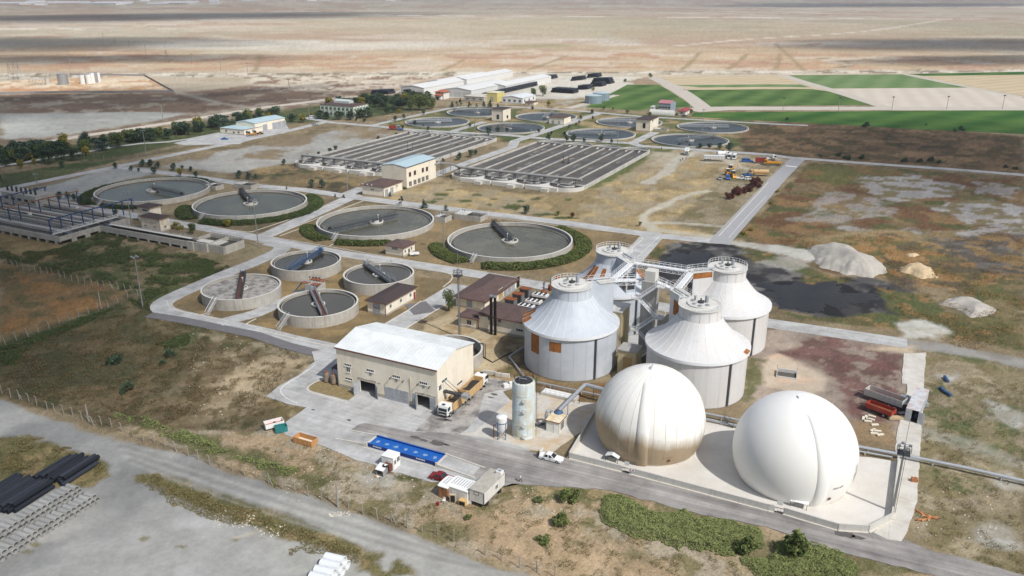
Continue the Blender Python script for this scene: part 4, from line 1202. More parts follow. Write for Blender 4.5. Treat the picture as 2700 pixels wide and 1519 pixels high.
def ray(u, v):
 a, b = (u - CX)/F, -(v - CY)/F
 return Vector((a, cp + b*sp, -sp + b*cp))
def on_plane(B, n, u, v):
 d = ray(u, v)
 o = Vector((0,0, H))
 t = (B - o).dot(n)/d.dot(n)
 return o + d*t
class Bld:
 """a building with its near corner at B: front runs left from it (-x), the right side runs back (+y)"""
 def __init__(s, name, label, B, A, C, h, cat='building', group=None, wm=None, rot=None, plinth=.5, w=None, d=None):
  rot = ANG if rot is None else rot
  s.rot = rot
  s.U = Vector((math.cos(rot), math.sin(rot),0))
  s.W = Vector((-math.sin(rot), math.cos(rot),0))
  s.B = Vector((B[0], B[1],0))
  s.w = w or (s.B - A).dot(s.U)
  s.d = d or (Vector(C) - s.B).dot(s.W)
  s.h = h
  s.th = thing(name, label, cat, s.B, rot, group)
  s.wm = wm or BEIGE
 def F(s, c, r, x, y):
  p = on_plane(s.B, s.W, *t2(c, r, x, y)) - s.B
  return p.dot(s.U), p.z
 def S(s, c, r, x, y):
  p = on_plane(s.B, s.U, *t2(c, r, x, y)) - s.B
  return p.dot(s.W), p.z
 def walls(s, gable=0.0, ridge='x', plinth=.6, openings=()):
  b = MB()
  w, d, h, t = s.w, s.d, s.h, .25
  # front wall with real openings
  xs = sorted({-w, 0.0, *[o[0] for o in openings], *[o[1] for o in openings]})
  for a, c in zip(xs, xs[1:]):
   op = [o for o in openings if o[0] <= a + 1e-6 and o[1] >= c - 1e-6]
   if op:
    b.box(a, c, 0, t, op[0][2], h)
   else:
    b.box(a, c, 0, t, -.1, h)
  b.box(-w, 0, d - t, d, -.1, h)
  if gable and ridge == 'x':
   for x0, x1 in ((-t, 0),(-w, -w + t)):
    b.xprism([(t, -.1),(d - t, -.1),(d - t, h),(d/2, h + gable),(t, h)], x0, x1)
  else:
   b.box(-t, 0, t, d - t, -.1, h).box(-w, -w + t, t, d - t, -.1, h)
  if gable and ridge == 'y':
   for y0, y1 in ((0, t),(d - t, d)):
    b.yprism([(-w, h),(0, h),(-w/2, h + gable)], y0, y1)
  o = b.build('wall', s.wm, s.th)
  if plinth:
   b = MB()
   segs = [(-w - .03,.03)]
   for o in openings:
    segs = [q for a, c in segs for q in ((a, min(c, o[0])),(max(a, o[1]), c)) if q[1] - q[0] > .05]
   for a, c in segs:
    b.box(a, c, -.03,0,-.1, plinth)
   b.box(0,.03,0, d, -.1, plinth)
   b.build('plinth', PLINTH, s.th)
  b = MB()
  b.box(-w + t, -t, t, d - t, .0,.03)
  b.build('floor_slab', CONC, s.th)
  return s
 def gable_roof(s, g, m, ridge='x', ov=.35, th=.16, ribs=0, fascia=None):
  w, d, h = s.w, s.d, s.h
  b = MB()
  if ridge == 'x':
   k = g/(d/2)
   b.xprism([(-ov, h - ov*k),(d/2, h + g),(d + ov, h - ov*k),(d + ov, h - ov*k + th),(d/2, h + g + th),(-ov, h - ov*k + th)],-w - ov, ov)
  else:
   k = g/(w/2)
   b.yprism([(-w - ov, h - ov*k),(-w/2, h + g),(ov, h - ov*k),(ov, h - ov*k + th),(-w/2, h + g + th),(-w - ov, h - ov*k + th)],-ov, d + ov)
  ro = b.build('roof', m, s.th)
  if ribs:                                        # standing seams of the roof sheets
   sw = MB()
   L = (w if ridge == 'x' else d) + 2*ov
   n = ribs
   proto = None
   for sd in (0,1):
    for i in range(n + 1):
     t_ = -ov + L*i/n
     q = MB()
     if ridge == 'x':
      x = -w + t_
      y0, y1 = (-ov, d/2) if sd == 0 else (d + ov, d/2)
      q.rod((x, y0, h - ov*k + th + .01),(x, y1, h + g + th + .01),.03,4)
     else:
      x0, x1 = (-w - ov, -w/2) if sd == 0 else (ov, -w/2)
      q.rod((x0, t_, h - ov*k + th + .01),(x1, t_, h + g + th + .01),.03,4)
     q.build('roof_seam', m, ro)
  if fascia:
   b = MB()
   if ridge == 'x':
    b.box(-w - ov, ov, -ov - .14,-ov - .01, h - ov*k - .12, h - ov*k + th - .02)
   else:
    b.box(ov + .01, ov + .14,-ov, d + ov, h - ov*k - .12, h - ov*k + th - .02)
   b.build('gutter', fascia, ro)
  return ro
 def hip_roof(s, g, m, ov=.6, th=.18, fascia=None):
  w, d, h = s.w, s.d, s.h
  x0, x1, y0, y1 = -w - ov, ov, -ov, d + ov
  b = MB()
  e = min(x1 - x0, y1 - y0)/2
  if (x1 - x0) >= (y1 - y0):
   r0, r1 = (x0 + e, (y0 + y1)/2),(x1 - e, (y0 + y1)/2)
  else:
   r0, r1 = ((x0 + x1)/2, y0 + e),((x0 + x1)/2, y1 - e)
  z0, z1, z2 = h + .01, h + th, h + th + g
  vs_ = [(x0, y0, z0),(x1, y0, z0),(x1, y1, z0),(x0, y1, z0),(x0, y0, z1),(x1, y0, z1),(x1, y1, z1),(x0, y1, z1),(*r0, z2),(*r1, z2)]
  fs_ = [(0,3,2,1),(0,1,5,4),(1,2,6,5),(2,3,7,6),(3,0,4,7)]
  if (x1 - x0) >= (y1 - y0):
   fs_ += [(4,5,9,8),(6,7,8,9),(7,4,8),(5,6,9)]
  else:
   fs_ += [(4,5,8),(6,7,9),(7,4,8,9),(5,6,9,8)]
  b.add(vs_, fs_)
  ro = b.build('roof', m, s.th)
  b = MB()
  b.box(x0 - .08, x1 + .08, y0 - .09, y0 - .01, z0 - .04, z1 - .03).box(x1 + .01, x1 + .09, y0 - .01, y1, z0 - .04, z1 - .03)
  b.build('gutter', fascia or TRIM, ro)
  b = MB()
  b.rod((.08,-.08,0),(.08,-.08, h),.05,6)
  b.build('downpipe', fascia or TRIM, s.th)
  return ro
 def flat_roof(s, m, ov=.2, th=.35):
  b = MB()
  b.box(-s.w - ov, ov, -ov, s.d + ov, s.h, s.h + th)
  return b.build('roof', m, s.th)
 # openings fixed to the faces: f on the front, r on the right side
 def win(s, side, a, z, w, h, fm=None, gm=None, bars=1, name='window', sill=True):
  fm, gm = fm or FRAME, gm or GLASS
  b = MB()
  t = .07
  def bx(b_, a0, a1, y0, y1, z0, z1):
   if side == 'f':
    b_.box(a0, a1, y0, y1, z0, z1)
   else:
    b_.box(-y1,-y0, a0, a1, z0, z1)
  a0, a1, z0, z1 = a - w/2, a + w/2, z - h/2, z + h/2
  bx(b, a0 - t, a0,-.06,0, z0 - t, z1 + t); bx(b, a1, a1 + t, -.06,0, z0 - t, z1 + t)
  bx(b, a0, a1,-.06,0, z0 - t, z0); bx(b, a0, a1,-.06,0, z1, z1 + t)
  for i in range(bars):
   q = a0 + (a1 - a0)*(i + 1)/(bars + 1)
   bx(b, q - .03, q + .03,-.05,0, z0, z1)
  o = b.build(name, fm, s.th)
  b = MB(); bx(b, a0, a1,-.02,.0, z0, z1); b.build('pane', gm, o)
  if sill:
   b = MB(); bx(b, a0 - .12, a1 + .12,-.16,-.0, z0 - t - .07, z0 - t - .002); b.build('sill', FRAME, o)
  return o
 def door(s, side, a, w, h, m=None, leaves=2, z=0.05, name='door'):
  m = m or DOORG
  o = None
  for i in range(leaves):
   a0 = a - w/2 + w*i/leaves + .02
   a1 = a - w/2 + w*(i + 1)/leaves - .02
   b = MB()
   if side == 'f':
    b.box(a0, a1,-.07,-.005, z, z + h)
    for k in range(1,3):
     b.box(a0 + .05, a1 - .05,-.1,-.07, z + h*k/3 - .04, z + h*k/3 + .04)
   else:
    b.box(.005,.07, a0, a1, z, z + h)
    for k in range(1,3):
     b.box(.07,.1, a0 + .05, a1 - .05, z + h*k/3 - .04, z + h*k/3 + .04)
   o = b.build(name, m, s.th)
  return o

# --- dewatering hall
B = T(1,2,1832,1245)
hall = Bld('dewatering_hall', 'big beige hall with a white metal roof and grey gates behind the yard', B, T(1,2,845,985), T(1,2,2116,930),0)
hall.h = tz(B, 2,826)
apex = on_plane(hall.B + hall.W*hall.d/2, hall.U, *t2(1,2,1945,670)) if False else None
hall_g = 1.7
f = hall.F
d1a, d1b, d1z = f(1,2,1050,1030)[0], f(1,2,1205,1060)[0], f(1,2,1130,945)[1]
d2a, d2b, d2z = f(1,2,1297,1060)[0], f(1,2,1538,1120)[0], f(1,2,1420,1020)[1]
d3a, d3b, d3z = f(1,2,1562,1120)[0], f(1,2,1812,1190)[0], f(1,2,1690,1085)[1]
hall.walls(hall_g, 'x', .9,[(d1a, d1b, d1z),(d3a + 1.4, d3b - 1.6, d3z)])
hall.gable_roof(hall_g, WHITEROOF, 'x', .25,.18, ribs=28, fascia=TRIM)
for (x, y), w, h_, n in (((925,772),1.9,.5,3),((928,820),1.0,1.1,1),((936,912),1.9,.5,3),((1150,828),1.9,.55,3),((1412,890),1.9,.55,3),((1685,955),1.9,.55,3)):
 a, z = f(1,2, x, y)
 hall.win('f', a, z, w, h_, bars=n)
for x, y in ((1150,864),(1410,928),(1682,992)):
 a, z = f(1,2, x, y)
 hall.win('f', a, z, .5,.5, LOUVRE, LOUVRE, 0, 'vent', False)
for (x, y), w, h_, n in (((1893,925),2.0,.6,3),((1850,1000),1.0,1.2,1),((2047,952),2.2,.6,3)):
 a, z = hall.S(1,2, x, y)
 hall.win('r', a, z, w, h_, bars=n)
hall.door('f', (d2a + d2b)/2, d2b - d2a, d2z, DOORG, 6)
hall.door('f', d3a + .7,1.3, d3z, DOORG, 1)
hall.door('f', d3b - .8,1.5, d3z, DOORG, 1)
def leaf(a, w, h, ang, m=DOORG):
 b = MB()
 b.box(0, w, -.05,.03,.1, h)
 for k in range(1,4):
  b.box(.05, w - .05,-.09,-.05, h*k/4 - .04, h*k/4 + .04)
 o = b.build('gate_leaf', m, hall.th)
 o.location = (a, -.05,0)
 o.rotation_euler = (0,0, ang)
leaf(d1a, 1.9, d1z, R(-100))
leaf(d1b, 1.9, d1z, R(-40))
leaf(d3a + 1.5,1.6, d3z, R(-65))
# patched render over the gates
PATCH = mat('bare_render', lin(168,160,148),.95,.2,2)
for a0, a1, z0, z1 in ((d1a - .6, d1b + .3, d1z + .02, d1z + .7),(d3a + 1, d3b, d3z + .1, d3z + .6),(d1b + .6, d1b + 1.4, d1z + .1, d1z + .5)):
 b = MB()
 n = 14
 top = [(a0 + (a1 - a0)*i/n, z1 - random.random()*.45*(z1 - z0)) for i in range(n + 1)]
 bot = [(a0 + (a1 - a0)*i/n, z0 + random.random()*.25*(z1 - z0)) for i in range(n + 1)]
 m_ = len(top)
 b.add([(p[0],-.006, p[1]) for p in bot] + [(p[0],-.006, p[1]) for p in top],[(i, i + 1, m_ + i + 1, m_ + i) for i in range(m_ - 1)])
 b.build('render_patch', PATCH, hall.th)
for x, y in ((1360,895),(1485,930),(1635,960),(1750,990)):
 a, z = f(1,2, x, y)
 b = MB(); b.rod((a, 0, z),(a, -.5, z + .05),.09,8).rod((a, -.5, z),(a, -.75, z - .1),.16,8); b.build('floodlight', STEELD, hall.th)
a, z = f(1,2,1555,920)
b = MB(); b.rod((a, -.14,.3),(a, -.14, z),.07,8).rod((a, -.14, z),(a, -.14, z + .5),.13,8); b.build('vent_pipe', mat('cream_pipe', lin(214,200,170),.7,.05,2), hall.th)
# conveyor through the right side wall, out over the trucks
a, z = hall.S(1,2,1890,1010)
b = MB()
b.box(0,5.6, a - .45, a + .45, z - .7, z - .35)
cv = b.build('conveyor', STEELD, hall.th)
for s_ in (-.5,.5):
 b = MB(); b.rod((.1, a + s_, z + 2.2),(4.2, a + s_, z - .4),.06,6); b.build('stay_bar', STEELD, cv)
b = MB(); b.box(4.6,6.0, a - .7, a + .7, z - .9, z - .1); b.build('chute', STEEL, cv)
# lean-to with two vessels at the left end
th = thing('lean_to_shelter', 'dark lean-to roof at the left end of the dewatering hall', 'shelter', hall.B + hall.U*(-hall.w), ANG)
b = MB(); b.xprism([(2.0,3.0),(9,3.6),(9,3.7),(2.0,3.1)],-3.6,-.3); b.build('roof', DARKROOF, th)
for y in (2.2,5.5,8.8):
 b = MB(); b.rod((-3.4, y, 0),(-3.4, y, 3.1),.06,6); b.build('post', STEELD, th)
VES = mat('brown_steel_vessel', lin(150,138,122),.5,.15,1.5, metal=.3, col2=lin(122,88,70), mixs=1)
for k, (x, y) in enumerate(((712,945),(787,965))):
 p = T(1,2, x, y)
 t_ = thing('pressure_vessel', ['steel vessel with rusty cap, farther from the hall wall', 'steel vessel with rusty cap, close to the hall wall'][k], 'vessel', p, 0, 'vessels under the lean-to')
 b = MB(); b.lathe([(.01,.25),(.7,.28),(.7,2.2),(.6,2.4),(.25,2.5)],20); smooth_by_angle(b.build('body', VES, t_))
 b = MB(); b.lathe([(.28,2.45),(.28,2.9),(.01,2.95)],12); b.build('cap', RUST, t_)
 for i in range(3):
  b = MB(); b.rod((.6*math.cos(i*2.1),.6*math.sin(i*2.1),0),(.6*math.cos(i*2.1),.6*math.sin(i*2.1),.4),.07,6); b.build('leg', VES, t_)

# --- huts with brown hip roofs
def hut(name, label, B, A, C, eave, rr, roof=BROWNROOF, g=.9, wm=None, ov=.55, h=None, **k):
 x = Bld(name, label, B, A, C, 0, wm=wm, **k)
 x.h = h or tz(x.B, rr, eave)
 x.walls(plinth=.5)
 x.hip_roof(g, roof, ov)
 return x
x = hut('service_hut', 'long hut with brown roof beside the nearest small tank', T(1,2,1308,278), T(1,2,1128,240), T(1,2,1606,103),158,2, roof=DARKROOF)
for p in ((1352,180),(1455,123),(1552,67)):
 a, z = x.S(1,2, *p); x.win('r', a, z, .9,1.0)
a, z = x.F(1,2,1212,200); x.door('f', a, 2.4,3.0, DOORG, 2)
a, z = x.S(1,2,1597,65); x.door('r', x.d - .7,1.0,2.2, REDFRAME, 1)
x = hut('service_hut', 'small square hut with brown roof beside the third big tank', T(1,1,1480,1138), T(1,1,1308,1108), T(1,1,1588,1078),1045,1)
for p in ((1500,1078),(1562,1048)):
 a, z = x.S(1,1, *p); x.win('r', a, z, .8,1.0)
a, z = x.S(1,1,1538,1070); x.door('r', a, .9,2.0, GLASS, 1)
a, z = x.F(1,1,1395,1048); x.win('f', a, z, 2.2,.7, LOUVRE, LOUVRE, 3)
x = hut('service_hut', 'low brown roofed hut in front of the blower building', T(1,1,1285,538), T(1,1,1068,512), T(1,1,1466,468),437,1)
a, z = x.F(1,1,1172,458); x.win('f', a, z, 1.6,.5, bars=2)
for p in ((1312,480),(1365,455)):
 a, z = x.S(1,1, *p); x.door('r', a, 2.4,3.2, DOORG, 2)
a, z = x.S(1,1,1415,420); x.win('r', a, z, 1.6,.5, bars=2)
for k in range(3):
 b = MB(); b.rod((-x.w + 1 + k*2.4,-.6, x.h + .1),(-x.w + 1 + k*2.4,-.7, x.h + .6),.05,6).box(-x.w + .8 + k*2.4,-x.w + 1.2 + k*2.4,-.9,-.6, x.h + .6, x.h + .9); b.build('floodlight', WHITE, x.th)
x = Bld('blower_building', 'tall beige block with pale blue roof between the aeration basins', T(1,1,1520,455), T(1,1,1300,352), T(1,1,1790,345),0)
x.w = 13.5
x.h = tz(x.B, 1,237)
x.walls(1.0, 'y', .6)
x.gable_roof(1.0, BLUEROOF, 'y', .15,.15, ribs=16, fascia=STEELD)
for p in ((1548,305),(1597,288),(1677,262),(1718,250)):
 a, z = x.S(1,1, *p); x.win('r', a, z, 1.7,1.9, REDFRAME, GLASS, 1)
for p in ((1552,398),(1598,382),(1640,367),(1680,352),(1720,337)):
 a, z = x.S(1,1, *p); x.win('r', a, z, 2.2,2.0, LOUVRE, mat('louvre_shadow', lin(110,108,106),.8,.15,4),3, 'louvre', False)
# boiler houses between road and digesters
x = Bld('boiler_house', 'large building with brown roof behind the twin black flues', G(1277,822), G(1199,810), G(1374,764),0)
x.h = zrow(x.B.y, 795)
x.walls(plinth=.6)
x.hip_roof(1.3, BROWNROOF, .7)
z6 = lambda X_, Y_: (1200 + X_/8.573,670 + Y_/8.573)
def S6(b_, X_, Y_):
 p = on_plane(b_.B, b_.U, *z6(X_, Y_)) - b_.B
 return p.dot(b_.W), p.z
def F6(b_, X_, Y_):
 p = on_plane(b_.B, b_.W, *z6(X_, Y_)) - b_.B
 return p.dot(b_.U), p.z
for q in ((1140,920),(1225,850),(1310,790)):
 a, z = S6(x, *q); x.door('r', a, 2.2,3.4, DOORG, 2)
a, z = S6(x, 1030,960); x.win('r', a, 1.9,2.6,3.4, BEIGE, mat('ochre_panel', lin(186,160,110),.9,.1,1),0, 'recess', False)
a, z = S6(x, 1420,700); x.win('r', a, 2.0,2.2,3.6, BEIGE2, DARK, 0, 'recess', False)
a, z = F6(x, 325,1170); x.door('f', a, 1.9,2.6, DOORG, 2)
x = Bld('boiler_house', 'lower brown roofed building with the twin black flues on its front', T(2,2,150,508), T(1,2,2232,418), T(2,2,150,508),0, w=None, d=9.5)
x.h = 4.3
x.walls(plinth=.6)
x.hip_roof(1.2, BROWNROOF, .6)
for p in ((2345,303),(2450,325)):
 a, z = x.F(1,2, *p); x.win('f', a, z, .7,.7)
a, z = x.F(2,2,75,455); x.win('f', a, 2.0,1.8,.6, bars=2)
y = Bld('boiler_annex', 'small annex with brown roof left of the lower boiler house', T(1,2,2222,415), T(1,2,2052,375), T(1,2,2222,415),2.9, d=5.0)
y.walls(plinth=.5)
y.hip_roof(.7, BROWNROOF, .5)
a, z = y.F(1,2,2143,345); y.win('f', a, z, 1.3,1.3)
BLACKP = mat('black_flue', lin(38,34,34),.4,.1,1.5, metal=.4)
for k, px_ in enumerate(((2366,462),(2406,468))):
 p = T(1,2, *px_)
 t_ = thing('flue_stack', ['black flue stack with steel cap, farther from the digester', 'black flue stack with steel cap, nearer the digester'][k], 'chimney', p, 0, 'twin flues')
 top = zrow(p.y, 760 + (70 + 6*k)*.26224)
 b = MB(); b.lathe([(.36,0),(.36, top - .5)],16); smooth_by_angle(b.build('pipe', BLACKP, t_))
 b = MB(); b.lathe([(.36, top - .5),(.46, top - .45),(.46, top),(.2, top + .05)],16); b.build('cap', STEEL, t_)
 b = MB(); b.ring(.36,.44, top*.45, top*.45 + .15,16); b.build('clamp', STEELD, t_)
t_ = thing('flue_elbow', 'black duct elbows low at the foot of the twin flues', 'duct', T(1,2,2420,420), ANG)
b = MB(); b.tube([(-1.5,0,1.2),(-.4,-.1,1.1),(.6,-.1,1.4),(1.2,.5,1.9)],.38,10); smooth_by_angle(b.build('elbow', BLACKP, t_))

# generator containers and coolers in the boiler yard
CONT_G = mat('grey_container', lin(112,114,118),.7,.1,1.5)
for k, (X_, Y_) in enumerate(((1610,940),(1450,1060),(1280,1180))):
 p = G(*z6(X_ - 20, Y_ + 25))
 t_ = thing('generator_container', ['grey generator box with rusty roof, farthest from the flues', 'grey generator box with rusty roof, middle of three', 'grey generator box with rusty roof, nearest the flues'][k], 'generator', p, ANG, 'generator boxes in the boiler yard')
 b = MB(); b.box(-1.5,1.5,-1,1,0,2.6); b.build('body', CONT_G, t_)
 ro = MB().box(-1.6,1.6,-1.1,1.1,2.6,2.72).build('roof', RUST, t_)
 for i in range(9):
  MB().box(-1.55 + i*.37,-1.47 + i*.37,-1.08,1.08,2.72,2.8).build('roof_rib', RUST, ro)
 for i in range(2):
  MB().box(-1.2 + i*1.3,-.1 + i*1.3,-1.04,-1.0,.2,2.3).build('door', STEELD, t_)
for k, (X_, Y_) in enumerate(((1930,900),(1780,1040),(1610,1150))):
 p = G(*z6(X_, Y_),1.6)
 t_ = thing('roof_cooler', ['white fan cooler at the back of the boiler yard', 'white fan cooler in the middle of the boiler yard', 'white fan cooler nearest the brown roof'][k], 'cooler', (p.x, p.y, 0), ANG, 'fan coolers in the boiler yard')
 b = MB(); b.box(-2.2,2.2,-1.2,1.2,.9,1.6); b.build('body', WHITE, t_)
 for i in range(3):
  for j in range(2):
   o = MB().ring(.32,.42,1.6,1.75,16,(-1.4 + i*1.4,-.55 + j*1.1)).build('fan_ring', STEELD, t_)
   MB().disc(.32,1.64,14,(-1.4 + i*1.4,-.55 + j*1.1)).build('fan', DARK, o)
 for sx in (-2,2):
  for sy in (-1,1):
   MB().box(sx - .06, sx + .06, sy - .06, sy + .06,0,.9).build('leg', STEELD, t_)
for k, (X_, Y_, bt) in enumerate(((2005,950,640),(2168,820,540),(2325,640,430))):
 p = G(*z6(X_, Y_))
 top = zrow(p.y, 670 + bt/8.573)
 t_ = thing('gas_flare_stack', ['slim exhaust stack with rusty base in front of the coolers', 'slim exhaust stack with rusty base beside the nearest digester top', 'slim exhaust stack behind the nearest digester top'][k], 'chimney', p, 0, 'slim exhaust stacks')
 b = MB(); b.lathe([(.9,0),(.9,1.6),(.3,2.2)],12); b.build('base', RUST, t_)
 b = MB(); b.rod((0,0,2),(0,0, top - 1.2),.18,10); b.build('pipe', STEELD, t_)
 b = MB(); b.lathe([(.18, top - 1.3),(.42, top - .2),(.42, top)],12); b.build('cap', STEEL, t_)

# inlet building in two steps
x = hut('screen_house', 'taller rear block of the inlet building with dark hip roof', T(0,1,1520,800), T(0,1,1400,780), T(0,1,1652,770),645,1, DARKROOF, .8, BEIGE2)
a, z = x.F(0,1,1455,665); x.win('f', a, z, 2.6,.7, bars=3)
x = hut('screen_house', 'lower front block of the inlet building with dark hip roof', T(0,1,1618,888), T(0,1,1422,858), T(0,1,1716,858),755,1, DARKROOF, .8, BEIGE2)
for p in ((1465,818),(1558,835)):
 a, z = x.F(0,1, *p); x.win('f', a, z, 1.6,.6, bars=2)
a, z = x.S(0,1,1662,830); x.win('r', a, z, .9,.9)

# pump houses among the rear tanks
x = hut('pump_house', 'rear pump house with outside stair, farthest left of three', T(1,0,2482,1225), T(1,0,2388,1212), T(1,0,2566,1202),1102,0, DARKROOF, .3, ov=.4)
a, z = x.F(1,0,2432,1150); x.door('f', a, 2,3, GLASS, 1,1.6)
a, z = x.S(1,0,2528,1150); x.door('r', a, 2.4,2.2, DARK, 1,1.4)
x = hut('pump_house', 'middle pump house, lowest of the three', T(2,0,520,1258), T(2,0,378,1245), T(2,0,570,1232),1188,0, BROWNROOF, .2, ov=.3)
for p in ((412,1225),(475,1225)):
 a, z = x.F(2,0, *p); x.door('f', a, 1.6,2.6, DOORG, 2)
x = hut('pump_house', 'pump house with dark roof and outside stair, nearest of three', T(2,0,1382,1328), T(2,0,1262,1310), T(2,0,1448,1285),1208,0, DARKROOF, .3, ov=.5)
a, z = x.F(2,0,1330,1240); x.door('f', a, 1.8,3.2, DARK, 1,2.2)
a, z = x.S(2,0,1415,1215); x.win('r', a, z, 2.6,1.0)
# workshop
x = hut('workshop', 'low white annex of the blue roofed workshop', T(0,0,2455,1362), T(0,0,2238,1335), T(1,0,60,1325),1308,0, BLUEROOF, .3, BEIGE, .2)
for p in ((2275,1315),(2352,1332),(2400,1330)):
 a, z = x.F(0,0, *p); x.win('f', a, z, 1.6,1.1)
for p in ((2485,1332),(2550,1318)):
 a, z = x.S(0,0, *p); x.win('r', a, 1.7,2.2,1.6)
x = Bld('workshop', 'workshop hall with pale blue roof and four grey gates', T(1,0,-5,1338), T(0,0,2392,1318), T(1,0,306,1277),0)
x.h = 6.0
x.walls(1.2, 'y', .5)
x.gable_roof(1.2, BLUEROOF, 'y', .3,.15, ribs=12)
for p in ((92,1290),(188,1272),(235,1262),(282,1252)):
 a, z = x.S(1,0, *p); x.door('r', a, 4.2,4.2, DOORG, 2)
# offices
GREENP = mat('pale_green_plaster', lin(150,178,152),.9,.05,.8)
x = Bld('office_building', 'two storey white office block with green pilasters among trees', T(1,0,985,1192), T(1,0,680,1160), T(1,0,1166,1163),8.2, wm=mat('white_plaster', lin(222,222,216),.9,.04,.8))
x.walls(plinth=.6)
x.hip_roof(.8, mat('maroon_roof', lin(86,66,66),.9,.1,1),.2)
for i in range(8):
 a = -x.w*(i + .5)/8
 for z in (2.2,5.8):
  x.win('f', a, z, x.w/8*.5,1.8)
 q = -x.w*i/8
 MB().box(q - .9, q - .1,-.25,-.004,0,8.5).build('pilaster', GREENP, x.th)
for i in range(5):
 a = x.d*(i + .5)/5
 for z in (2.2,5.8):
  x.win('r', a, z, x.d/5*.45,1.8)
 MB().box(.004,.25, x.d*(i + 1)/5 - .8, x.d*(i + 1)/5 + .1,0,8.5).build('pilaster', GREENP, x.th)
sk = MB().xprism([(x.d*.4,8.6),(x.d*.7,8.6),(x.d*.7,10.6),(x.d*.55,11.6),(x.d*.4,10.6)],-x.w*.75,-x.w*.3).build('skylight', mat('milky_glass', lin(196,204,202),.3,.05,1), x.th)
for i in range(7):
 q = -x.w*(.75 - .45*i/6)
 MB().box(q - .1, q + .1, x.d*.4 - .1, x.d*.4 - .01,8.6,10.7).build('glazing_bar', WHITE, sk)
# warehouses
WSH = mat('warehouse_white', lin(214,214,212),.6,.03,.4)
WGR = mat('warehouse_grey_gate', lin(196,196,194),.7,.06,.6)
for k, (B_, A_, dd, hh, lab) in enumerate((((1,1690,952),(1,1470,935),70,5.5, 'white warehouse with three grey gates, leftmost of the far halls'),
         ((1,2165,985),(1,1890,968),75,6, 'white warehouse with wide gates nearest the red tiled house'),
         ((1,1900,890),(1,1730,880),90,5.5, 'white warehouse behind the first pair of halls'),
         ((1,2510,930),(1,2330,918),100,5.5, 'white warehouse with long roof toward the pipe yard'),
         ((1,2120,860),(1,1960,850),100,5.5, 'rearmost white warehouse at the edge of the plain'))):
 x = Bld('warehouse', lab, T(B_[0],0, *B_[1:]), T(A_[0],0, *A_[1:]), T(B_[0],0, *B_[1:]), hh, wm=WSH, d=dd, group='far white warehouses')
 x.walls(1.8, 'y', 0)
 x.gable_roof(1.8, mat('warehouse_roof', lin(222,222,220),.5,.03,.3), 'y', .3,.25, ribs=10)
 for i in range(3):
  a = -x.w*(i + .5)/3
  x.door('f', a, x.w/3.5, hh*.72, WGR, 1)
REDT = mat('red_tile_roof', lin(168,100,80),.9,.12,1)
PW = mat('white_plaster2', lin(226,222,214),.9,.04,.8)
x = hut('gate_house', 'white tower house with red tiled roof by the warehouses', T(1,0,1885,1005), T(1,0,1815,998), T(1,0,1910,990),930,0, REDT, 1.8, PW, .9)
for z in (2.5,6):
 x.win('f', -x.w/2, z, 2,1.6)
x = hut('gate_house', 'lower red roofed porch house in front of the white tower house', T(1,0,1855,1008), T(1,0,1805,1003), T(1,0,1880,1000),962,0, REDT, 1.5, PW, .8)
x.door('f', -x.w/2,2,2.6, GLASS, 1)
x = Bld('yellow_shed', 'bright yellow flat roofed shed near the warehouses', T(1,0,2425,1028), T(1,0,2345,1015), T(1,0,2458,1008),7, wm=mat('yellow_plaster', lin(212,200,128),.9,.04,.8))
x.walls(plinth=0); x.flat_roof(mat('pale_roof', lin(216,210,180),.9,.05,1)); x.door('f', -x.w/2,3,4, DOORG, 1)
x = Bld('concrete_store', 'grey flat roofed store beside the yellow shed', T(1,0,2290,1030), T(1,0,2120,1012), T(1,0,2345,1000),4, wm=CONCW)
x.walls(plinth=0); x.flat_roof(CONC_L)
for i in range(3): x.win('f', -x.w*(i + .5)/3,2.2,2.4,1.2)
x = Bld('white_shed', 'white shed with pale roof and square windows beside the willows', T(2,0,105,1048), T(1,0,2482,1032), T(2,0,192,1010),0, wm=mat('white_panel', lin(226,228,230),.7,.03,.8))
x.h = tz(x.B, 0,990); x.walls(1.4, 'y', .4); x.gable_roof(1.4, mat('grey_white_roof', lin(218,222,224),.5,.04,.5), 'y', .3,.15, ribs=10)
for i in range(4): x.win('f', -x.w*(i + .5)/4, x.h*.5,2,1.8)
for i in range(3): x.win('r', x.d*(i + .5)/3, x.h*.55,2,1.8)
x = hut('guard_hut', 'small beige hut with brown roof in front of the white shed', T(2,0,215,1064), T(2,0,132,1058), T(2,0,243,1050),1030,0, BROWNROOF, .6, BEIGE2,.4)
x.door('f', -x.w/2,1.2,2.2, DOORG, 1)
# farm
x = Bld('farm_shed', 'long grey farm shed with pinkish roof on the field edge', T(2,0,1590,1125), T(2,0,1465,1118), T(2,0,1622,1100),6, wm=mat('blue_grey_sheet', lin(140,156,166),.7,.06,.8))
x.walls(1.5, 'x', 0); x.gable_roof(1.5, mat('pink_roof', lin(176,122,128),.8,.08,.6), 'x', .3,.15, ribs=10)
for i in range(4): x.win('f', -x.w*(i + .5)/4,3,2.4,1.6)
x = hut('farm_house', 'white farmhouse with dark red roof by the pale track', T(2,0,1740,1165), T(2,0,1680,1155), T(2,0,1780,1140),1122,0, mat('dark_red_roof', lin(150,68,76),.9,.1,1),1.4, PW, .5)
x.win('f', -x.w/2,1.8,1.6,1.4); x.door('r', x.d/2,1.2,2.2, DOORG, 1)
t_ = thing('polytunnel', 'pale polytunnel in front of the farm shed', 'greenhouse', T(2,0,1510,1152), ANG)
MB().xprism([(3.5*math.cos(a_),3.5*math.sin(a_)) for a_ in np.linspace(0, math.pi, 13)],-9,9).build('cover', mat('milky_plastic', lin(206,204,196),.5,.06,.6), t_)
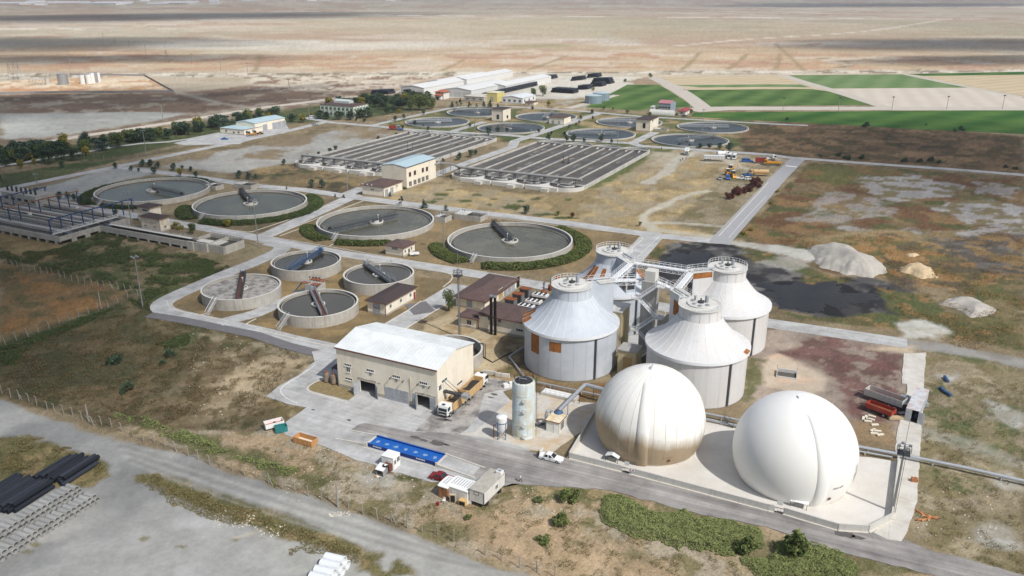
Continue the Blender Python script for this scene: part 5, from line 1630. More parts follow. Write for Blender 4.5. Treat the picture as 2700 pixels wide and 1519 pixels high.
for i in range(7):
 MB().tube([(-9 + i*3,3.55*math.cos(a_),3.55*math.sin(a_)) for a_ in np.linspace(0, math.pi, 11)],.06,5).build('hoop', STEEL, t_)
x = Bld('site_cabin', 'small white cabin left of the farm shed', T(2,0,1428,1118), T(2,0,1392,1115), T(2,0,1440,1108),3, wm=WSH); x.walls(plinth=0); x.flat_roof(WSH); x.door('f', -x.w/2,1,2, DOORG, 1)
TKG = mat('grey_blue_tank', lin(140,158,168),.6,.06,.4)
for k, (L_, R_, t0, b0) in enumerate(((738,905,935,985),(818,980,912,955))):
 hh = 6.0
 c, r = circ(675*2 + L_*.26224,675*2 + R_*.26224, t0*.26224, b0*.26224, hh)
 t_ = thing('water_tank', ['nearer squat round grey water tank by the green field', 'farther squat round grey water tank by the green field'][k], 'tank', c, 0, 'farm water tanks')
 smooth_by_angle(MB().lathe([(r, 0),(r, hh)],40).build('wall', TKG, t_))
 smooth_by_angle(MB().lathe([(r + .2, hh),(.01, hh + 1.2)],40).build('roof', mat('tank_roof', lin(172,190,198),.6,.05,.4), t_))
 for i in range(20):
  a_ = 2*math.pi*i/20
  MB().box(-.1,.1,-.1,.1,0, hh).build('wall_rib', TKG, t_).location = ((r + .08)*math.cos(a_),(r + .08)*math.sin(a_),0)
x = Bld('white_container', 'white box container between the round water tanks', T(2,0,945,985), T(2,0,912,982), T(2,0,955,975),4, wm=WSH); x.walls(plinth=0); x.flat_roof(WSH); x.door('f', -x.w/2,2,3, DOORG, 2)
# ------------------------------------------------------------------ digesters
CLAD = mat('aluminium_cladding', lin(194,200,207),.5,.04,.5, col2=lin(182,188,196), mixs=.2)
CLADW = mat('dusty_white_cladding', lin(212,212,212),.55,.05,.5, col2=lin(208,205,202), mixs=.25, streak=lin(202,198,192))
SEAM = mat('white_seam', lin(232,234,236),.5,.04,1)
INSUL = mat('bare_rusty_boarding', lin(164,108,58),.9,.25,1.5, streak=lin(110,70,40), col2=lin(140,84,44), mixs=.8)
CONCG = mat('grey_shaft_concrete', lin(164,162,158),.9,.08,.8, streak=lin(142,138,132))
PROFILE = [(11.5,11.05),(10.6,11.42),(9.55,12.08),(8.4,12.95),(7.25,14.0),(6.2,15.2),(5.3,16.4),(4.75,17.25)]
DIG = {'A': (14.0,177.8), 'B': (41.3,164.8), 'C': (53.6,190.4), 'D': (27.0,203.8)}
SQC = Vector((34.0,184.2,0))
def digester(key, label, clad, bare_roof=(), bare_wall=(), strips=()):
 c = Vector((*DIG[key],0))
 th = thing('digester', label, 'digester', c, 0, 'domed digesters')
 smooth_by_angle(MB().lathe([(10.9,-.1),(10.9,10.6)],72).build('shell', CONCG, th))
 NW = 24
 for i in range(NW):
  a0, a1 = 2*math.pi*i/NW, 2*math.pi*(i + 1)/NW
  g = .0016
  m, r = clad, 11.0
  smooth_by_angle(MB().lathe([(r, .15),(r, 10.5)],4, a0 + g, a1 - g).build('wall_panel', m, th))
  if i in bare_wall:
   z0, z1 = bare_wall[i]
   smooth_by_angle(MB().lathe([(r + .012, z0),(r + .012, z1)],4, a0 + g, a1 - g).build('bare_boarding', INSUL, th))
 smooth_by_angle(MB().lathe([(11.0,10.35),(11.45,10.35),(11.52,10.4),(11.52,11.05),(11.4,11.07)],96).build('eave_band', SEAM, th),30)
 NR = 28
 for i in range(NR):
  a0, a1 = 2*math.pi*i/NR, 2*math.pi*(i + 1)/NR
  o = MB().lathe(PROFILE, 3, a0, a1).build('roof_panel', clad, th)
  o.data.polygons.foreach_set('use_smooth', [True]*len(o.data.polygons))
  q = [(r*math.cos(a0), r*math.sin(a0), z + .02) for r, z in PROFILE]
  MB().tube(q, .028,4).build('seam', SEAM, o)
  if i in bare_roof:
   j0, j1 = bare_roof[i]
   o = MB().lathe([(r + .03, z + .03) for r, z in PROFILE[j0:j1 + 1]],3, a0 + .01, a1 - .01).build('bare_boarding', INSUL, th)
 for i in range(14):
  a0, a1 = 2*math.pi*i/14,2*math.pi*(i + 1)/14
  smooth_by_angle(MB().lathe([(4.75,17.1),(4.62,17.3),(4.62,19.7)],4, a0 + .008, a1 - .008).build('neck_panel', clad, th))
 smooth_by_angle(MB().lathe([(4.55,17.0),(4.55,19.7),(4.85,19.7),(4.85,19.9),(.01,19.92)],56).build('top_slab', RIM, th),30)
 cap = smooth_by_angle(MB().lathe([(2.9,19.9),(2.9,20.25),(.01,20.3)],40).build('cover_disc', RIM, th),30)
 for k, (a, r) in enumerate(((2.5,1.9),(3.6,1.8),(4.4,2.1),(5.3,1.9))):
  smooth_by_angle(MB().lathe([(.5,20.25),(.46,20.42),(.25,20.5),(.01,20.52)],14, c=(r*math.cos(a), r*math.sin(a))).build('hatch', STEEL, cap))
 smooth_by_angle(MB().lathe([(.42,20.2),(.42,21.5),(.3,21.8),(.01,21.95)],16, c=(1.3,.2)).build('vent_stack', STEEL, th))
 smooth_by_angle(MB().lathe([(.25,20.2),(.25,21.3),(.01,21.4)],12, c=(-.9,1.7)).build('vent_stack', STEEL, th))
 b = MB().lathe([(.7,20.3),(.6,20.6),(.2,20.7)],14).rod((0,0,20.6),(0,0,21.3),.16,8).rod((-.7,0,20.75),(.7,0,20.75),.1,6)
 b.build('mixer_drive', STEELD, th)
 b = MB()
 wd = (SQC - c)
 wa = math.atan2(wd.y, wd.x)
 n = 30
 gap = .28
 pts = [(4.75*math.cos(wa + gap + (2*math.pi - 2*gap)*i/n),4.75*math.sin(wa + gap + (2*math.pi - 2*gap)*i/n),19.9) for i in range(n + 1)]
 for p, q in zip(pts, pts[1:]):
  p, q = Vector(p), Vector(q)
  for zz in (.55,1.1):
   b.rod(p + Vector((0,0, zz)), q + Vector((0,0, zz)),.035,5)
  b.rod(p, p + Vector((0,0,1.1)),.035,5)
 b.build('top_railing', SEAM, th)
 # service wing toward the middle of the four
 L0, L1, hw = 4.2,10.2,1.35
 wg = MB().box(L0, L1,-hw, hw, 11.2,19.7).build('service_wing', clad, th)
 wg.rotation_euler = (0,0, wa)
 MB().box(L0 + 2.2, L1 + .3,-hw - .2, hw + .2,19.72,19.9).build('wing_deck', RIM, wg)
 b = MB()
 for s in (-1,1):
  railing(b, [(L0 + .6, s*hw, 19.9),(L1 + .2, s*hw, 19.9)],1.1,1.5)
 b.build('wing_railing', SEAM, wg)
 for s, (x0, x1, z0, z1) in strips:
  MB().box(x0, x1, s*hw + (.005 if s > 0 else -.02), s*hw + (.02 if s > 0 else -.005), z0, z1).build('bare_boarding', INSUL, wg)
 MB().box(L1 + .005, L1 + .02,-hw + .3, hw - .3,12.5,17).build('louvre_panel', STEELD, wg)
 MB().tube([(4,.6,20.4),(7,.6,20.4),(9.6,.6,20.4),(9.9,.6,20.0)],.2,8).build('gas_pipe', STEEL, wg)
 # dark strips down the wall: shade of a recess put into the colour
 for a in (R(-63), R(20)):
  o = MB().box(-.06,.14,-.28,.28,.2,10.4).build('shade_strip', STEELD, th)
  o.location = (11.02*math.cos(a),11.02*math.sin(a),0)
  o.rotation_euler = (0,0, a)
 return th, c, wa
def gi(deg, n):
 return int((deg % 360)/(360/n))
dA = digester('A', 'front left domed digester with two bare rusty wall panels', CLAD, {gi(175,28): (0,3), gi(162,28): (0,3), gi(188,28): (0,2)}, {gi(-143,24): (5.4,10.1), gi(-115,24): (7.1,9.5)})
dB = digester('B', 'front right domed digester with dusty white roof and small bare patch', CLADW, {gi(-35,28): (0,1)}, {}, [(1,(5.2,8.6,14.6,18.2))])
dC = digester('C', 'rear right domed digester with the rust streaked service wing', CLADW, {}, {}, [(1,(5.0,10.2,18.2,19.6))])
dD = digester('D', 'rear left domed digester with orange bare roof panels', CLAD, {gi(-148,28): (1,6), gi(-160,28): (1,6), gi(-118,28): (1,6), gi(-20,28): (1,5), gi(-8,28): (0,5), gi(5,28): (0,4), gi(18,28): (0,4)}, {gi(-14,24): (3,9)}, [(-1,(8.2,9.8,12.5,18.5))])
# walkways between the wing ends
ends = {}
for k, (th_, c, wa) in zip('ABCD', (dA, dB, dC, dD)):
 ends[k] = c + Vector((math.cos(wa), math.sin(wa),0))*10.0 + Vector((0,0,19.8))
def walkway(a, c, label, w=1.3):
 d = (c - a)
 d.normalize()
 n = Vector((-d.y, d.x, 0)).normalized()
 th = thing('walkway', label, 'walkway', (a.x, a.y, 0),0, 'walkways between the digesters')
 o = Vector((a.x, a.y, 0))
 b = MB()
 p = [a + n*w/2, a - n*w/2, c - n*w/2, c + n*w/2]
 b.add([q - o for q in p] + [q - o - Vector((0,0,.22)) for q in p],[(0,1,2,3),(7,6,5,4),(0,4,5,1),(1,5,6,2),(2,6,7,3),(3,7,4,0)])
 b.build('deck', SEAM, th)
 for s in (-1,1):
  b = MB(); railing(b, [a + n*s*w/2 - o, c + n*s*w/2 - o],1.1,1.4,.04); b.build('railing', SEAM, th)
  b = MB(); truss(b, a + n*s*w/2 - o - Vector((0,0,1.1)), c + n*s*w/2 - o - Vector((0,0,1.1)),.9,1.6,.05); b.build('truss', SEAM, th)
 return th
walkway(ends['A'], ends['D'], 'white walkway from the front left to the rear left digester')
walkway(ends['D'], ends['C'], 'longest white walkway at the back between the two rear digesters')
walkway(ends['C'], ends['B'], 'white walkway from the rear right to the front right digester')
TW = Vector((32.0,178.5,0))
walkway(ends['B'], Vector((TW.x + 2, TW.y + 2,19.8)), 'short white walkway from the stair tower to the front right digester')
walkway(ends['A'], Vector((TW.x, TW.y + 3,19.8)), 'short white walkway from the stair tower to the front left digester')
# stair tower
th = thing('stair_tower', 'concrete shaft with white zigzag stairs between the digesters', 'stair tower', TW, ANG)
MB().box(-1.6,1.6,0,4.2,-.1,20.2).build('shaft', CONCG, th)
MB().box(-1.2,1.4,.6,3.4,20.2,22.6).build('lift_head', RIM, th)
lv = [0,4.0,8.0,12.0,16.0,19.8]
for i in range(5):
 z0, z1 = lv[i], lv[i + 1]
 y0, y1 = (-1.6,-.1) if i % 2 == 0 else (-1.6,-.1)
 xa, xb = (-1.8,2.6) if i % 2 == 0 else (2.6,-1.8)
 fl = thing_part = MB()
 n = 14
 for k in range(n):
  x0 = xa + (xb - xa)*k/n
  x1 = xa + (xb - xa)*(k + 1)/n
  zz = z0 + (z1 - z0)*(k + 1)/n
  fl.box(min(x0, x1), max(x0, x1),-1.35,-.25, zz - .07, zz)
 fl.build('stair_flight', SEAM, th)
 b = MB()
 for s in (-1.4,-.2):
  b.rod((xa, s, z0 - .1),(xb, s, z1 - .1),.09,5)
  b.rod((xa, s, z0 + 1.0),(xb, s, z1 + 1.0),.04,5)
  for k in range(0, n + 1,2):
   b.rod((xa + (xb - xa)*k/n, s, z0 + (z1 - z0)*k/n),(xa + (xb - xa)*k/n, s, z0 + (z1 - z0)*k/n + 1),.035,5)
 b.build('stair_railing', SEAM, th)
 x0 = xb if xb > 0 else xb - 1.6
 pl = MB().box(x0, x0 + 1.6,-1.6,1.6, z1 - .2, z1 - .01).build('landing', RIM, th)
 b = MB(); railing(b, [(x0,-1.6, z1),(x0 + 1.6,-1.6, z1),(x0 + 1.6,1.6, z1)] if xb > 0 else [(x0 + 1.6,-1.6, z1),(x0,-1.6, z1),(x0,1.6, z1)],1.0,1.0,.04); b.build('landing_railing', SEAM, pl)
th = thing('heat_exchanger_block', 'tall ochre concrete block between the two left digesters', 'building', Vector((25.5,184.5,0)), ANG)
MB().box(-2.6,2.6,-3,3,-.1,11.5).build('wall', mat('ochre_render', lin(200,184,146),.9,.07,.8, streak=lin(170,150,112)), th)
MB().box(-2.8,2.8,-3.2,3.2,11.5,11.8).build('roof', RIM, th)
for k in range(3):
 MB().rod((-2.7,-2 + k*1.6,0),(-2.7,-2 + k*1.6,11),.12,6).build('pipe', STEEL, th)
 MB().box(-1.8 + k*1.5,-.8 + k*1.5,-3.04,-3,1,9).build('panel', BEIGE2, th)
th = thing('pump_room', 'low ochre box building at the foot of the stair tower', 'building', Vector((27.5,172.0,0)), ANG)
MB().box(-2.2,2.2,-2,2.2,-.1,6).build('wall', MATS['ochre_render'], th)
MB().box(-2.4,2.4,-2.2,2.4,6,6.3).build('roof', CONCG, th)
MB().box(-.9,1.3,-2.05,-2,.2,4.6).build('door', mat('ochre_door', lin(178,150,104),.8,.1,1), th)
sheet('pavement', [SQC + Vector(p) for p in ((2,-9,0),(12,-3,0),(9,8,0),(-4,10,0),(-6,0,0))],.1, CONC, 'concrete floor between the four digesters')

# ------------------------------------------------------------------ gas holders on their walled pad
def stained(name):
 m = mat(name, lin(240,239,234),.5,.03,.5)
 N, L = m.node_tree.nodes, m.node_tree.links
 b = N['Principled BSDF']
 src = b.inputs['Base Color'].links[0].from_socket
 tc = N.new('ShaderNodeTexCoord')
 sx = N.new('ShaderNodeSeparateXYZ')
 L.new(tc.outputs['Object'], sx.inputs[0])
 mp = N.new('ShaderNodeMapping')
 mp.inputs['Scale'].default_value = (1,1,.25)
 L.new(tc.outputs['Object'], mp.inputs[0])
 n = N.new('ShaderNodeTexNoise')
 n.inputs['Scale'].default_value = .35
 n.inputs['Detail'].default_value = 6
 n.inputs['Roughness'].default_value = .65
 L.new(mp.outputs[0], n.inputs['Vector'])
 ad = N.new('ShaderNodeMath')
 ad.operation = 'MULTIPLY_ADD'
 L.new(n.outputs['Fac'], ad.inputs[0])
 ad.inputs[1].default_value = 4.0
 L.new(sx.outputs['Z'], ad.inputs[2])
 x2 = N.new('ShaderNodeMath')
 x2.operation = 'MULTIPLY_ADD'
 L.new(sx.outputs['X'], x2.inputs[0])
 x2.inputs[1].default_value = .16
 L.new(ad.outputs[0], x2.inputs[2])
 r = N.new('ShaderNodeMapRange')
 r.inputs[1].default_value, r.inputs[2].default_value = 9.0,6.4
 L.new(x2.outputs[0], r.inputs[0])
 x = N.new('ShaderNodeMix')
 x.data_type = 'RGBA'
 L.new(r.outputs[0], x.inputs[0])
 L.new(src, x.inputs[6])
 x.inputs[7].default_value = (*lin(170,152,126),1)
 L.new(x.outputs[2], b.inputs['Base Color'])
 return m
MEMB = mat('white_membrane', lin(240,239,235),.45,.015,.4)
def gas_holder(u, v, rpx, label, m, gores, strap_az):
 r = 11.0
 for _ in range(8):
  p = G(u, v, .48*r)
  r = rpx*(p.y*cp + (H - p.z)*sp)/F
 th = thing('gas_holder', label, 'gas holder', (p.x, p.y, 0),0, 'white gas holders')
 zc = .48*r
 a0 = -math.asin(zc/r)
 prof = [(r*math.cos(a0 + (math.pi/2 - a0)*i/28), zc + r*math.sin(a0 + (math.pi/2 - a0)*i/28)) for i in range(29)]
 prof[-1] = (.02, prof[-1][1])
 if gores:
  for i in range(gores):
   t0, t1 = 2*math.pi*i/gores, 2*math.pi*(i + 1)/gores
   MB().lathe(prof, 4, t0, t1).build('gore', m, th, True)
   q = [((a + .01)*math.cos(t0),(a + .01)*math.sin(t0), z) for a, z in prof[:-3]]
   MB().tube(q, .03,4).build('seam', mat('dirty_seam', lin(186,174,152),.7,.1,1), th)
 else:
  MB().lathe(prof, 96).build('membrane', m, th, True)
 # raised air duct from near the crown to the foot
 b = MB()
 nn = 26
 rows = []
 for i in range(nn + 1):
  t = math.pi/2 - R(24) - (math.pi/2 - R(24) - a0)*i/nn
  row = []
  for s, e in ((-1.15,-.02),(-1.0,.16),(-.5,.3),(0,.34),(.5,.3),(1.0,.16),(1.15,-.02)):
   e = e if i else -.02
   rr = (r + e)
   x = rr*math.cos(t)
   az = strap_az + s/max(rr*math.cos(t),2.5)
   row.append((x*math.cos(az), x*math.sin(az), zc + rr*math.sin(t)))
  rows.append(row)
 vs_ = [q for row in rows for q in row]
 k = 7
 b.add(vs_, [(i*k + j, (i + 1)*k + j, (i + 1)*k + j + 1, i*k + j + 1) for i in range(nn) for j in range(k - 1)])
 b.build('air_duct', m, th, True)
 smooth_by_angle(MB().lathe([(r*math.cos(a0) + .3,0),(r*math.cos(a0) + .3,.25),(r*math.cos(a0) - .1,.35)],72).build('foot_ring', CONC_L, th))
 return th, r, zc
S1, r1, zc1 = gas_holder(1713.5,1102,143.5, 'white gas holder with brown stained lower half', stained('stained_membrane'),30, R(-107))
smooth_by_angle(MB().lathe([(.85, zc1 + r1 - .08),(.75, zc1 + r1 + .1),(.18, zc1 + r1 + .8),(.18, zc1 + r1 + .95),(.01, zc1 + r1 + .95)],20).build('vent_cap', WHITE, S1))
S2, r2, zc2 = gas_holder(2094.5,1188,157.5, 'clean white gas holder at the end of the walled pad', MEMB, 0, R(-83))
MB().box(-.7,.7,-.5,.4, zc2 + r2 - .15, zc2 + r2 + .25).build('vent_hood', WHITE, S2)
def on_sphere(th, r, zc, az, el, shape, m, name, sc=1.0):
 """flat marks fixed to the skin: list of (dx, dy) outlines in metres"""
 for poly in shape:
  vs_ = []
  for dx, dy in poly:
   e = el + dy*sc/r
   a = az + dx*sc/(r*math.cos(el))
   vs_.append(((r + .015)*math.cos(e)*math.cos(a),(r + .015)*math.cos(e)*math.sin(a), zc + (r + .015)*math.sin(e)))
  MB().add(vs_, [tuple(range(len(vs_)))]).build(name, m, th)
GREYM = mat('grey_print', lin(120,122,126),.6,.1,2)
marks = [[(x, 0),(x + .16,0),(x + .16 + .06,.34),(x + .06,.34)] for x in (-1.1,-.85,-.6,-.35,-.1)] + [[(.3,0),(.7,0),(.8,.3),(.4,.3)],[(.75,.1),(1.1,.1),(1.15,.42),(.85,.42)]]
on_sphere(S2, r2, zc2, R(-83) + .30, R(-8), marks, GREYM, 'lettering')
on_sphere(S1, r1, zc1, R(-83) + .05, R(-16),[[(x, 0),(x + .3,0),(x + .3,.35),(x, .35)] for x in (-.9,-.5,-.1,.3,.7)], mat('tan_print', lin(164,140,106),.7,.1,2), 'lettering')
for S_, r_, zc_, az in ((S1, r1, zc1, R(-78)),(S2, r2, zc2, R(-72))):
 e = R(-19)
 p = Vector((r_*math.cos(e)*math.cos(az), r_*math.cos(e)*math.sin(az), zc_ + r_*math.sin(e)))
 n = Vector((math.cos(e)*math.cos(az), math.cos(e)*math.sin(az), math.sin(e)))
 MB().rod(p, p + n*.12,.34,14).build('sight_glass', mat('brown_glass', lin(110,70,56),.3,.1,2), S_)
PADM = mat('clean_pale_pad', lin(214,210,203),.9,.05,.3, col2=lin(202,197,188), mixs=.1)
padp = [T(2,2,842,1265), T(2,3,578,240), T(2,3,1100,380), T(2,3,2574,775), T(3,3,700,965), T(3,3,1000,985), T(3,3,1225,865), T(3,3,1300,300), T(3,3,1030,255), T(3,3,820,240), T(2,2,2200,1400), T(2,2,1900,1330), T(2,2,1000,1200)]
sheet('pad', padp, .1, PADM, 'clean pale concrete pad under the two gas holders')
PW_ = mat('precast_wall', lin(198,196,190),.9,.06,.5, streak=lin(178,174,166))
th = thing('boundary_wall', 'low grey concrete wall round the gas holder pad', 'wall', (0,0,0))
wl = [T(2,2,842,1262), T(2,3,576,262), T(2,3,1104,396)],[T(2,3,1180,415), T(2,3,2574,788), T(3,3,60,800)],[T(3,3,150,820), T(3,3,700,985), T(3,3,1005,1003), T(3,3,1240,880), T(3,3,1305,300)]
for line in wl:
 for a, c in zip(line, line[1:]):
  n = max(1, round((c - a).length/5.5))
  for i in range(n):
   p, q = a.lerp(c, i/n), a.lerp(c, (i + 1)/n)
   d = (q - p).normalized()
   nn = Vector((-d.y, d.x, 0))*.13
   p, q = p + d*.02, q - d*.02
   MB().prism([p + nn, q + nn, q - nn, p - nn],0,1.35).build('wall_panel', PW_, th)
   MB().prism([p + nn*3.4, q + nn*3.4, q - nn*3.4, p - nn*3.4],0,.16).build('footing', KERB, th)
SIGNR = mat('red_sign', lin(200,70,70),.6,.1,2)
for k, (c_, x0, y0) in enumerate(((2,1140,405),(3,105,812))):
 p = T(c_, 3, x0, y0)
 t_ = thing('steel_gate', ['small steel gate in the pad wall before the stained gas holder', 'small steel gate in the pad wall before the clean gas holder'][k], 'gate', p, ANG, 'pad gates')
 MB().box(-.9,.9,-.03,.03,.1,.25).box(-.9,.9,-.03,.03,1.0,1.1).box(-.9,-.82,-.03,.03,.1,1.1).box(.82,.9,-.03,.03,.1,1.1).build('frame', STEELD, t_)
 for i in range(7):
  MB().box(-.75 + i*.25,-.71 + i*.25,-.02,.02,.25,1.0).build('bar', STEELD, t_)
 MB().box(-.5,.4,.8,.84,1.1,1.9).build('notice', WHITE, t_)
 p = T(2,3,1207,378,1.0) if k == 0 else T(3,3,30,735,1.0)
 s_ = thing('warning_sign', ['white sign with red symbols on the wall beside the first gate', 'white sign with a red symbol on the wall beside the second gate'][k], 'sign', p - W*.0, ANG, None)
 MB().box(-.65,.65,-.32,-.28,-.1,.45).build('board', WHITE, s_)
 for i in range(2):
  MB().add([(-.45 + i*.55,-.325,0),(-.05 + i*.55,-.325,0),(-.25 + i*.55,-.325,.36)],[(0,1,2)]).build('symbol', SIGNR, s_)
P_GY_ = mat('blower_grey', lin(150,150,148),.6,.1,1)
# little roofs over the blower sets
for k, (c_, x0, y0, w_) in enumerate(((2,1015,285,1.6),(3,310,745,1.8))):
 t_ = thing('blower_cover', ['small white gabled cover before the stained gas holder', 'small white ribbed cover before the clean gas holder'][k], 'cover', T(c_, 3, x0, y0), ANG)
 g = .5 if k == 0 else .06
 MB().yprism([(-w_*.85,1.2),(0,1.2 + g),(w_*.85,1.2),(w_*.85,1.28),(0,1.28 + g),(-w_*.85,1.28)],-.9,.9).build('roof', WHITE, t_)
 for sx in (-1,1):
  for sy in (-.8,.8):
   MB().box(sx*w_*.75 - .04, sx*w_*.75 + .04, sy - .04, sy + .04,.1,1.22).build('leg', STEELD, t_)
 MB().box(-.8,.8,-.5,.5,.15,.9).build('blower', P_GY_, t_)
 if k:
  for i in range(9):
   MB().box(-1.45 + i*.35,-1.38 + i*.35,-.9,.9,1.29,1.36).build('roof_rib', WHITE, t_)

# ------------------------------------------------------------------ scrubber tower, silo, kiosk, ducts
q4 = lambda X_, Y_: (1280 + X_/6.5875,960 + Y_/6.5875)
PALE = mat('pale_blue_grp', lin(204,218,222),.6,.05,.8, col2=lin(196,190,168), mixs=.5, streak=lin(176,162,130))
pf = G(*q4(663,1322))
r = 403/2/6.5875*(pf.y*cp + 80*sp)/F
c = Vector((pf.x, pf.y + r, 0))
hh = zrow(pf.y, 960 + 372/6.5875)
th = thing('scrubber_tower', 'tall pale blue cylindrical tower with dark railed top', 'tank', c)
smooth_by_angle(MB().lathe([(r + .12,0),(r + .12,.25),(r, .3),(r, hh - .6),(r - .15, hh - .15),(r - .55, hh)],40).build('shell', PALE, th),40)
smooth_by_angle(MB().lathe([(r - .5, hh - .02),(r - .6, hh + .05),(.01, hh + .12)],32).build('top', mat('black_top', lin(58,58,62),.7,.2,2), th))
MB().lathe([(.5, hh + .1),(.5, hh + .45),(.01, hh + .5)],16, c=(.1,.6)).build('hatch', STEELD, th)
MB().tube([(-.9,-.2, hh),(-.9,-.2, hh + .6),(.6,-.6, hh + .5)],.1,8).build('pipe', STEEL, th)
b = MB()
pts = [((r - .35)*math.cos(2*math.pi*i/14),(r - .35)*math.sin(2*math.pi*i/14), hh) for i in range(15)]
railing(b, pts, 1.0,2)
b.build('railing', STEELD, th)
for y_ in (635,815,1065,1250):
 z = zrow(pf.y, 960 + y_/6.5875)
 a = R(-88)
 p = Vector((r*math.cos(a), r*math.sin(a), z))
 d = Vector((math.cos(a), math.sin(a),0))
 o = MB().rod(p - d*.1, p + d*.35,.36,16).build('manhole', PALE, th)
 MB().rod(p + d*.35, p + d*.42,.44,16).build('flange', RIM, o)
for z in (hh*.78, hh*.52, hh*.25):
 smooth_by_angle(MB().ring(r, r + .05, z, z + .18,40).build('band', PALE, th))
b = MB()
a = R(-8)
q0 = Vector(((r + .25)*math.cos(a),(r + .25)*math.sin(a),0))
for s in (-.25,.25):
 b.rod(q0 + Vector((0, s, 0)), q0 + Vector((0, s, hh + .9)),.035,5)
for i in range(int(hh/.35)):
 b.rod(q0 + Vector((0,-.25, i*.35)), q0 + Vector((0,.25, i*.35)),.02,4)
for i in range(3, int(hh/.9)):
 b.tube([q0 + Vector((.4*math.sin(t),.4*math.cos(t), i*.9)) for t in np.linspace(0, math.pi, 7)],.025,4)
b.build('ladder', STEELD, th)
p = G(*q4(282,1290))
th = thing('dosing_silo', 'small white silo on blue legs beside the scrubber tower', 'silo', p)
zt, zb = zrow(p.y, 960 + 905/6.5875), zrow(p.y, 960 + 1105/6.5875)
rs = 95/6.5875*(p.y*cp + 80*sp)/F
smooth_by_angle(MB().lathe([(.15, zb - 1.4),(rs, zb),(rs, zt - .1),(rs - .15, zt + .05),(.01, zt + .2)],28).build('body', WHITE, th),40)
MB().ring(rs, rs + .07,(zt + zb)/2,(zt + zb)/2 + .12,28).build('hoop', BLUE, th)
for i in range(4):
 a = R(45 + 90*i)
 o = MB().rod((rs*1.05*math.cos(a), rs*1.05*math.sin(a),0),(rs*1.05*math.cos(a), rs*1.05*math.sin(a),(zt + zb)/2),.07,6).build('leg', BLUE, th)
 a2 = R(135 + 90*i)
 MB().rod((rs*1.05*math.cos(a), rs*1.05*math.sin(a),.1),(rs*1.05*math.cos(a2), rs*1.05*math.sin(a2), zb*.9),.045,5).build('brace', BLUE, o)
MB().rod((-rs - .5,0,0),(-rs - .5,0, zb + .6),.09,6).rod((-rs - .5,0, zb + .6),(-rs, 0, zb + .6),.09,6).build('fill_pipe', RUST, th)
x = Bld('blower_kiosk', 'small white panel kiosk with rust edged roof beside the scrubber tower', G(*q4(1278,1222)), G(*q4(1050,1172)), G(*q4(1442,1112)),2.6, wm=mat('white_panel_kiosk', lin(222,222,216),.7,.04,1, streak=lin(196,184,160)))
x.walls(plinth=0)
o = MB().add([(-x.w - .15,-.15,2.55),(.15,-.15,2.55),(.15, x.d + .15,2.75),(-x.w - .15, x.d + .15,2.75),(-x.w - .15,-.15,2.67),(.15,-.15,2.67),(.15, x.d + .15,2.87),(-x.w - .15, x.d + .15,2.87)],[(0,3,2,1),(4,5,6,7),(0,1,5,4),(1,2,6,5),(2,3,7,6),(3,0,4,7)]).build('roof', mat('cream_roof', lin(224,214,190),.8,.05,1, col2=lin(204,176,128), mixs=.8), x.th)
MB().box(-x.w - .2,.2,-.2,-.15,2.5,2.68).box(.15,.2,-.15, x.d + .15,2.5,2.7).build('rusty_edge', RUST, o)
x.door('f', -.75,.85,2.0, WHITE, 1); x.win('f', -.75,1.45,.4,.8, FRAME, GLASS, 0, 'door_light', False)
x.win('r', x.d*.5,1.3,1.4,1.4, STEELD, LOUVRE, 2, 'louvre', False)
DUCT = mat('bright_duct', lin(190,194,198),.35,.05,1, metal=.5)
p0 = G(*q4(1270,815),3.2)
p1 = G(*q4(1722,362),3.4)
p2 = G(*q4(2120,460),3.4)
th = thing('gas_duct', 'bright elbowed duct rising from the kiosk to the gas holder', 'duct', (p0.x, p0.y, 0))
o_ = Vector((p0.x, p0.y, 0))
smooth_by_angle(MB().tube([p0 - o_, p1 - o_],.42,12).build('duct_run', DUCT, th))
smooth_by_angle(MB().tube([p1 - o_ - (p1 - p0).normalized()*.3, p1 - o_ + Vector((.35,.1,0)), p2 - o_],.42,12).build('duct_run', DUCT, th))
for q in (p0.lerp(p1,.35), p0.lerp(p1,.8), p1.lerp(p2,.4)):
 MB().rod((q.x - o_.x, q.y - o_.y, 0), q - o_, .07,6).build('support', STEELD, th)
MB().lathe([(.6,2.6),(.95,2.7),(.95,3.0),(.45,3.4)],12).build('collar', BLUE, th)
p3 = G(*q4(1080,800),2.4)
th = thing('exhaust_bend', 'steel swan neck pipe between kiosk and tower', 'pipe', G(*q4(1050,1080)))
MB().tube([(0,0,0),(0,0,2.6),(.2,.2,3.3),(.7,.6,3.4),(1.1,.9,3.0),(1.2,1.0,2.0)],.32,10).build('bend', STEEL, th)
MB().tube([(-2.6,-.3,.6),(-1.2,-.2,.5),(-.1,0,.7),(0,0,1.2)],.26,10).build('suction_pipe', STEELD, th)
x = Bld('covered_tank', 'low white covered tank with railings behind the scrubber tower', G(1515.3,1063), G(1425.7,1042), G(1535,1052),.7, wm=RIM)
MB().box(-x.w, 0,0, x.d, -.1,.7).build('wall', CONC_L, x.th)
MB().box(-x.w + .2,-.2,.2, x.d - .2,.7,.78).build('cover', WHITE, x.th)
b = MB(); railing(b, [(-x.w, 0,.7),(0,0,.7),(0, x.d, .7),(-x.w, x.d, .7),(-x.w, 0,.7)],1.0,1.2,.03); b.build('railing', STEEL, x.th)
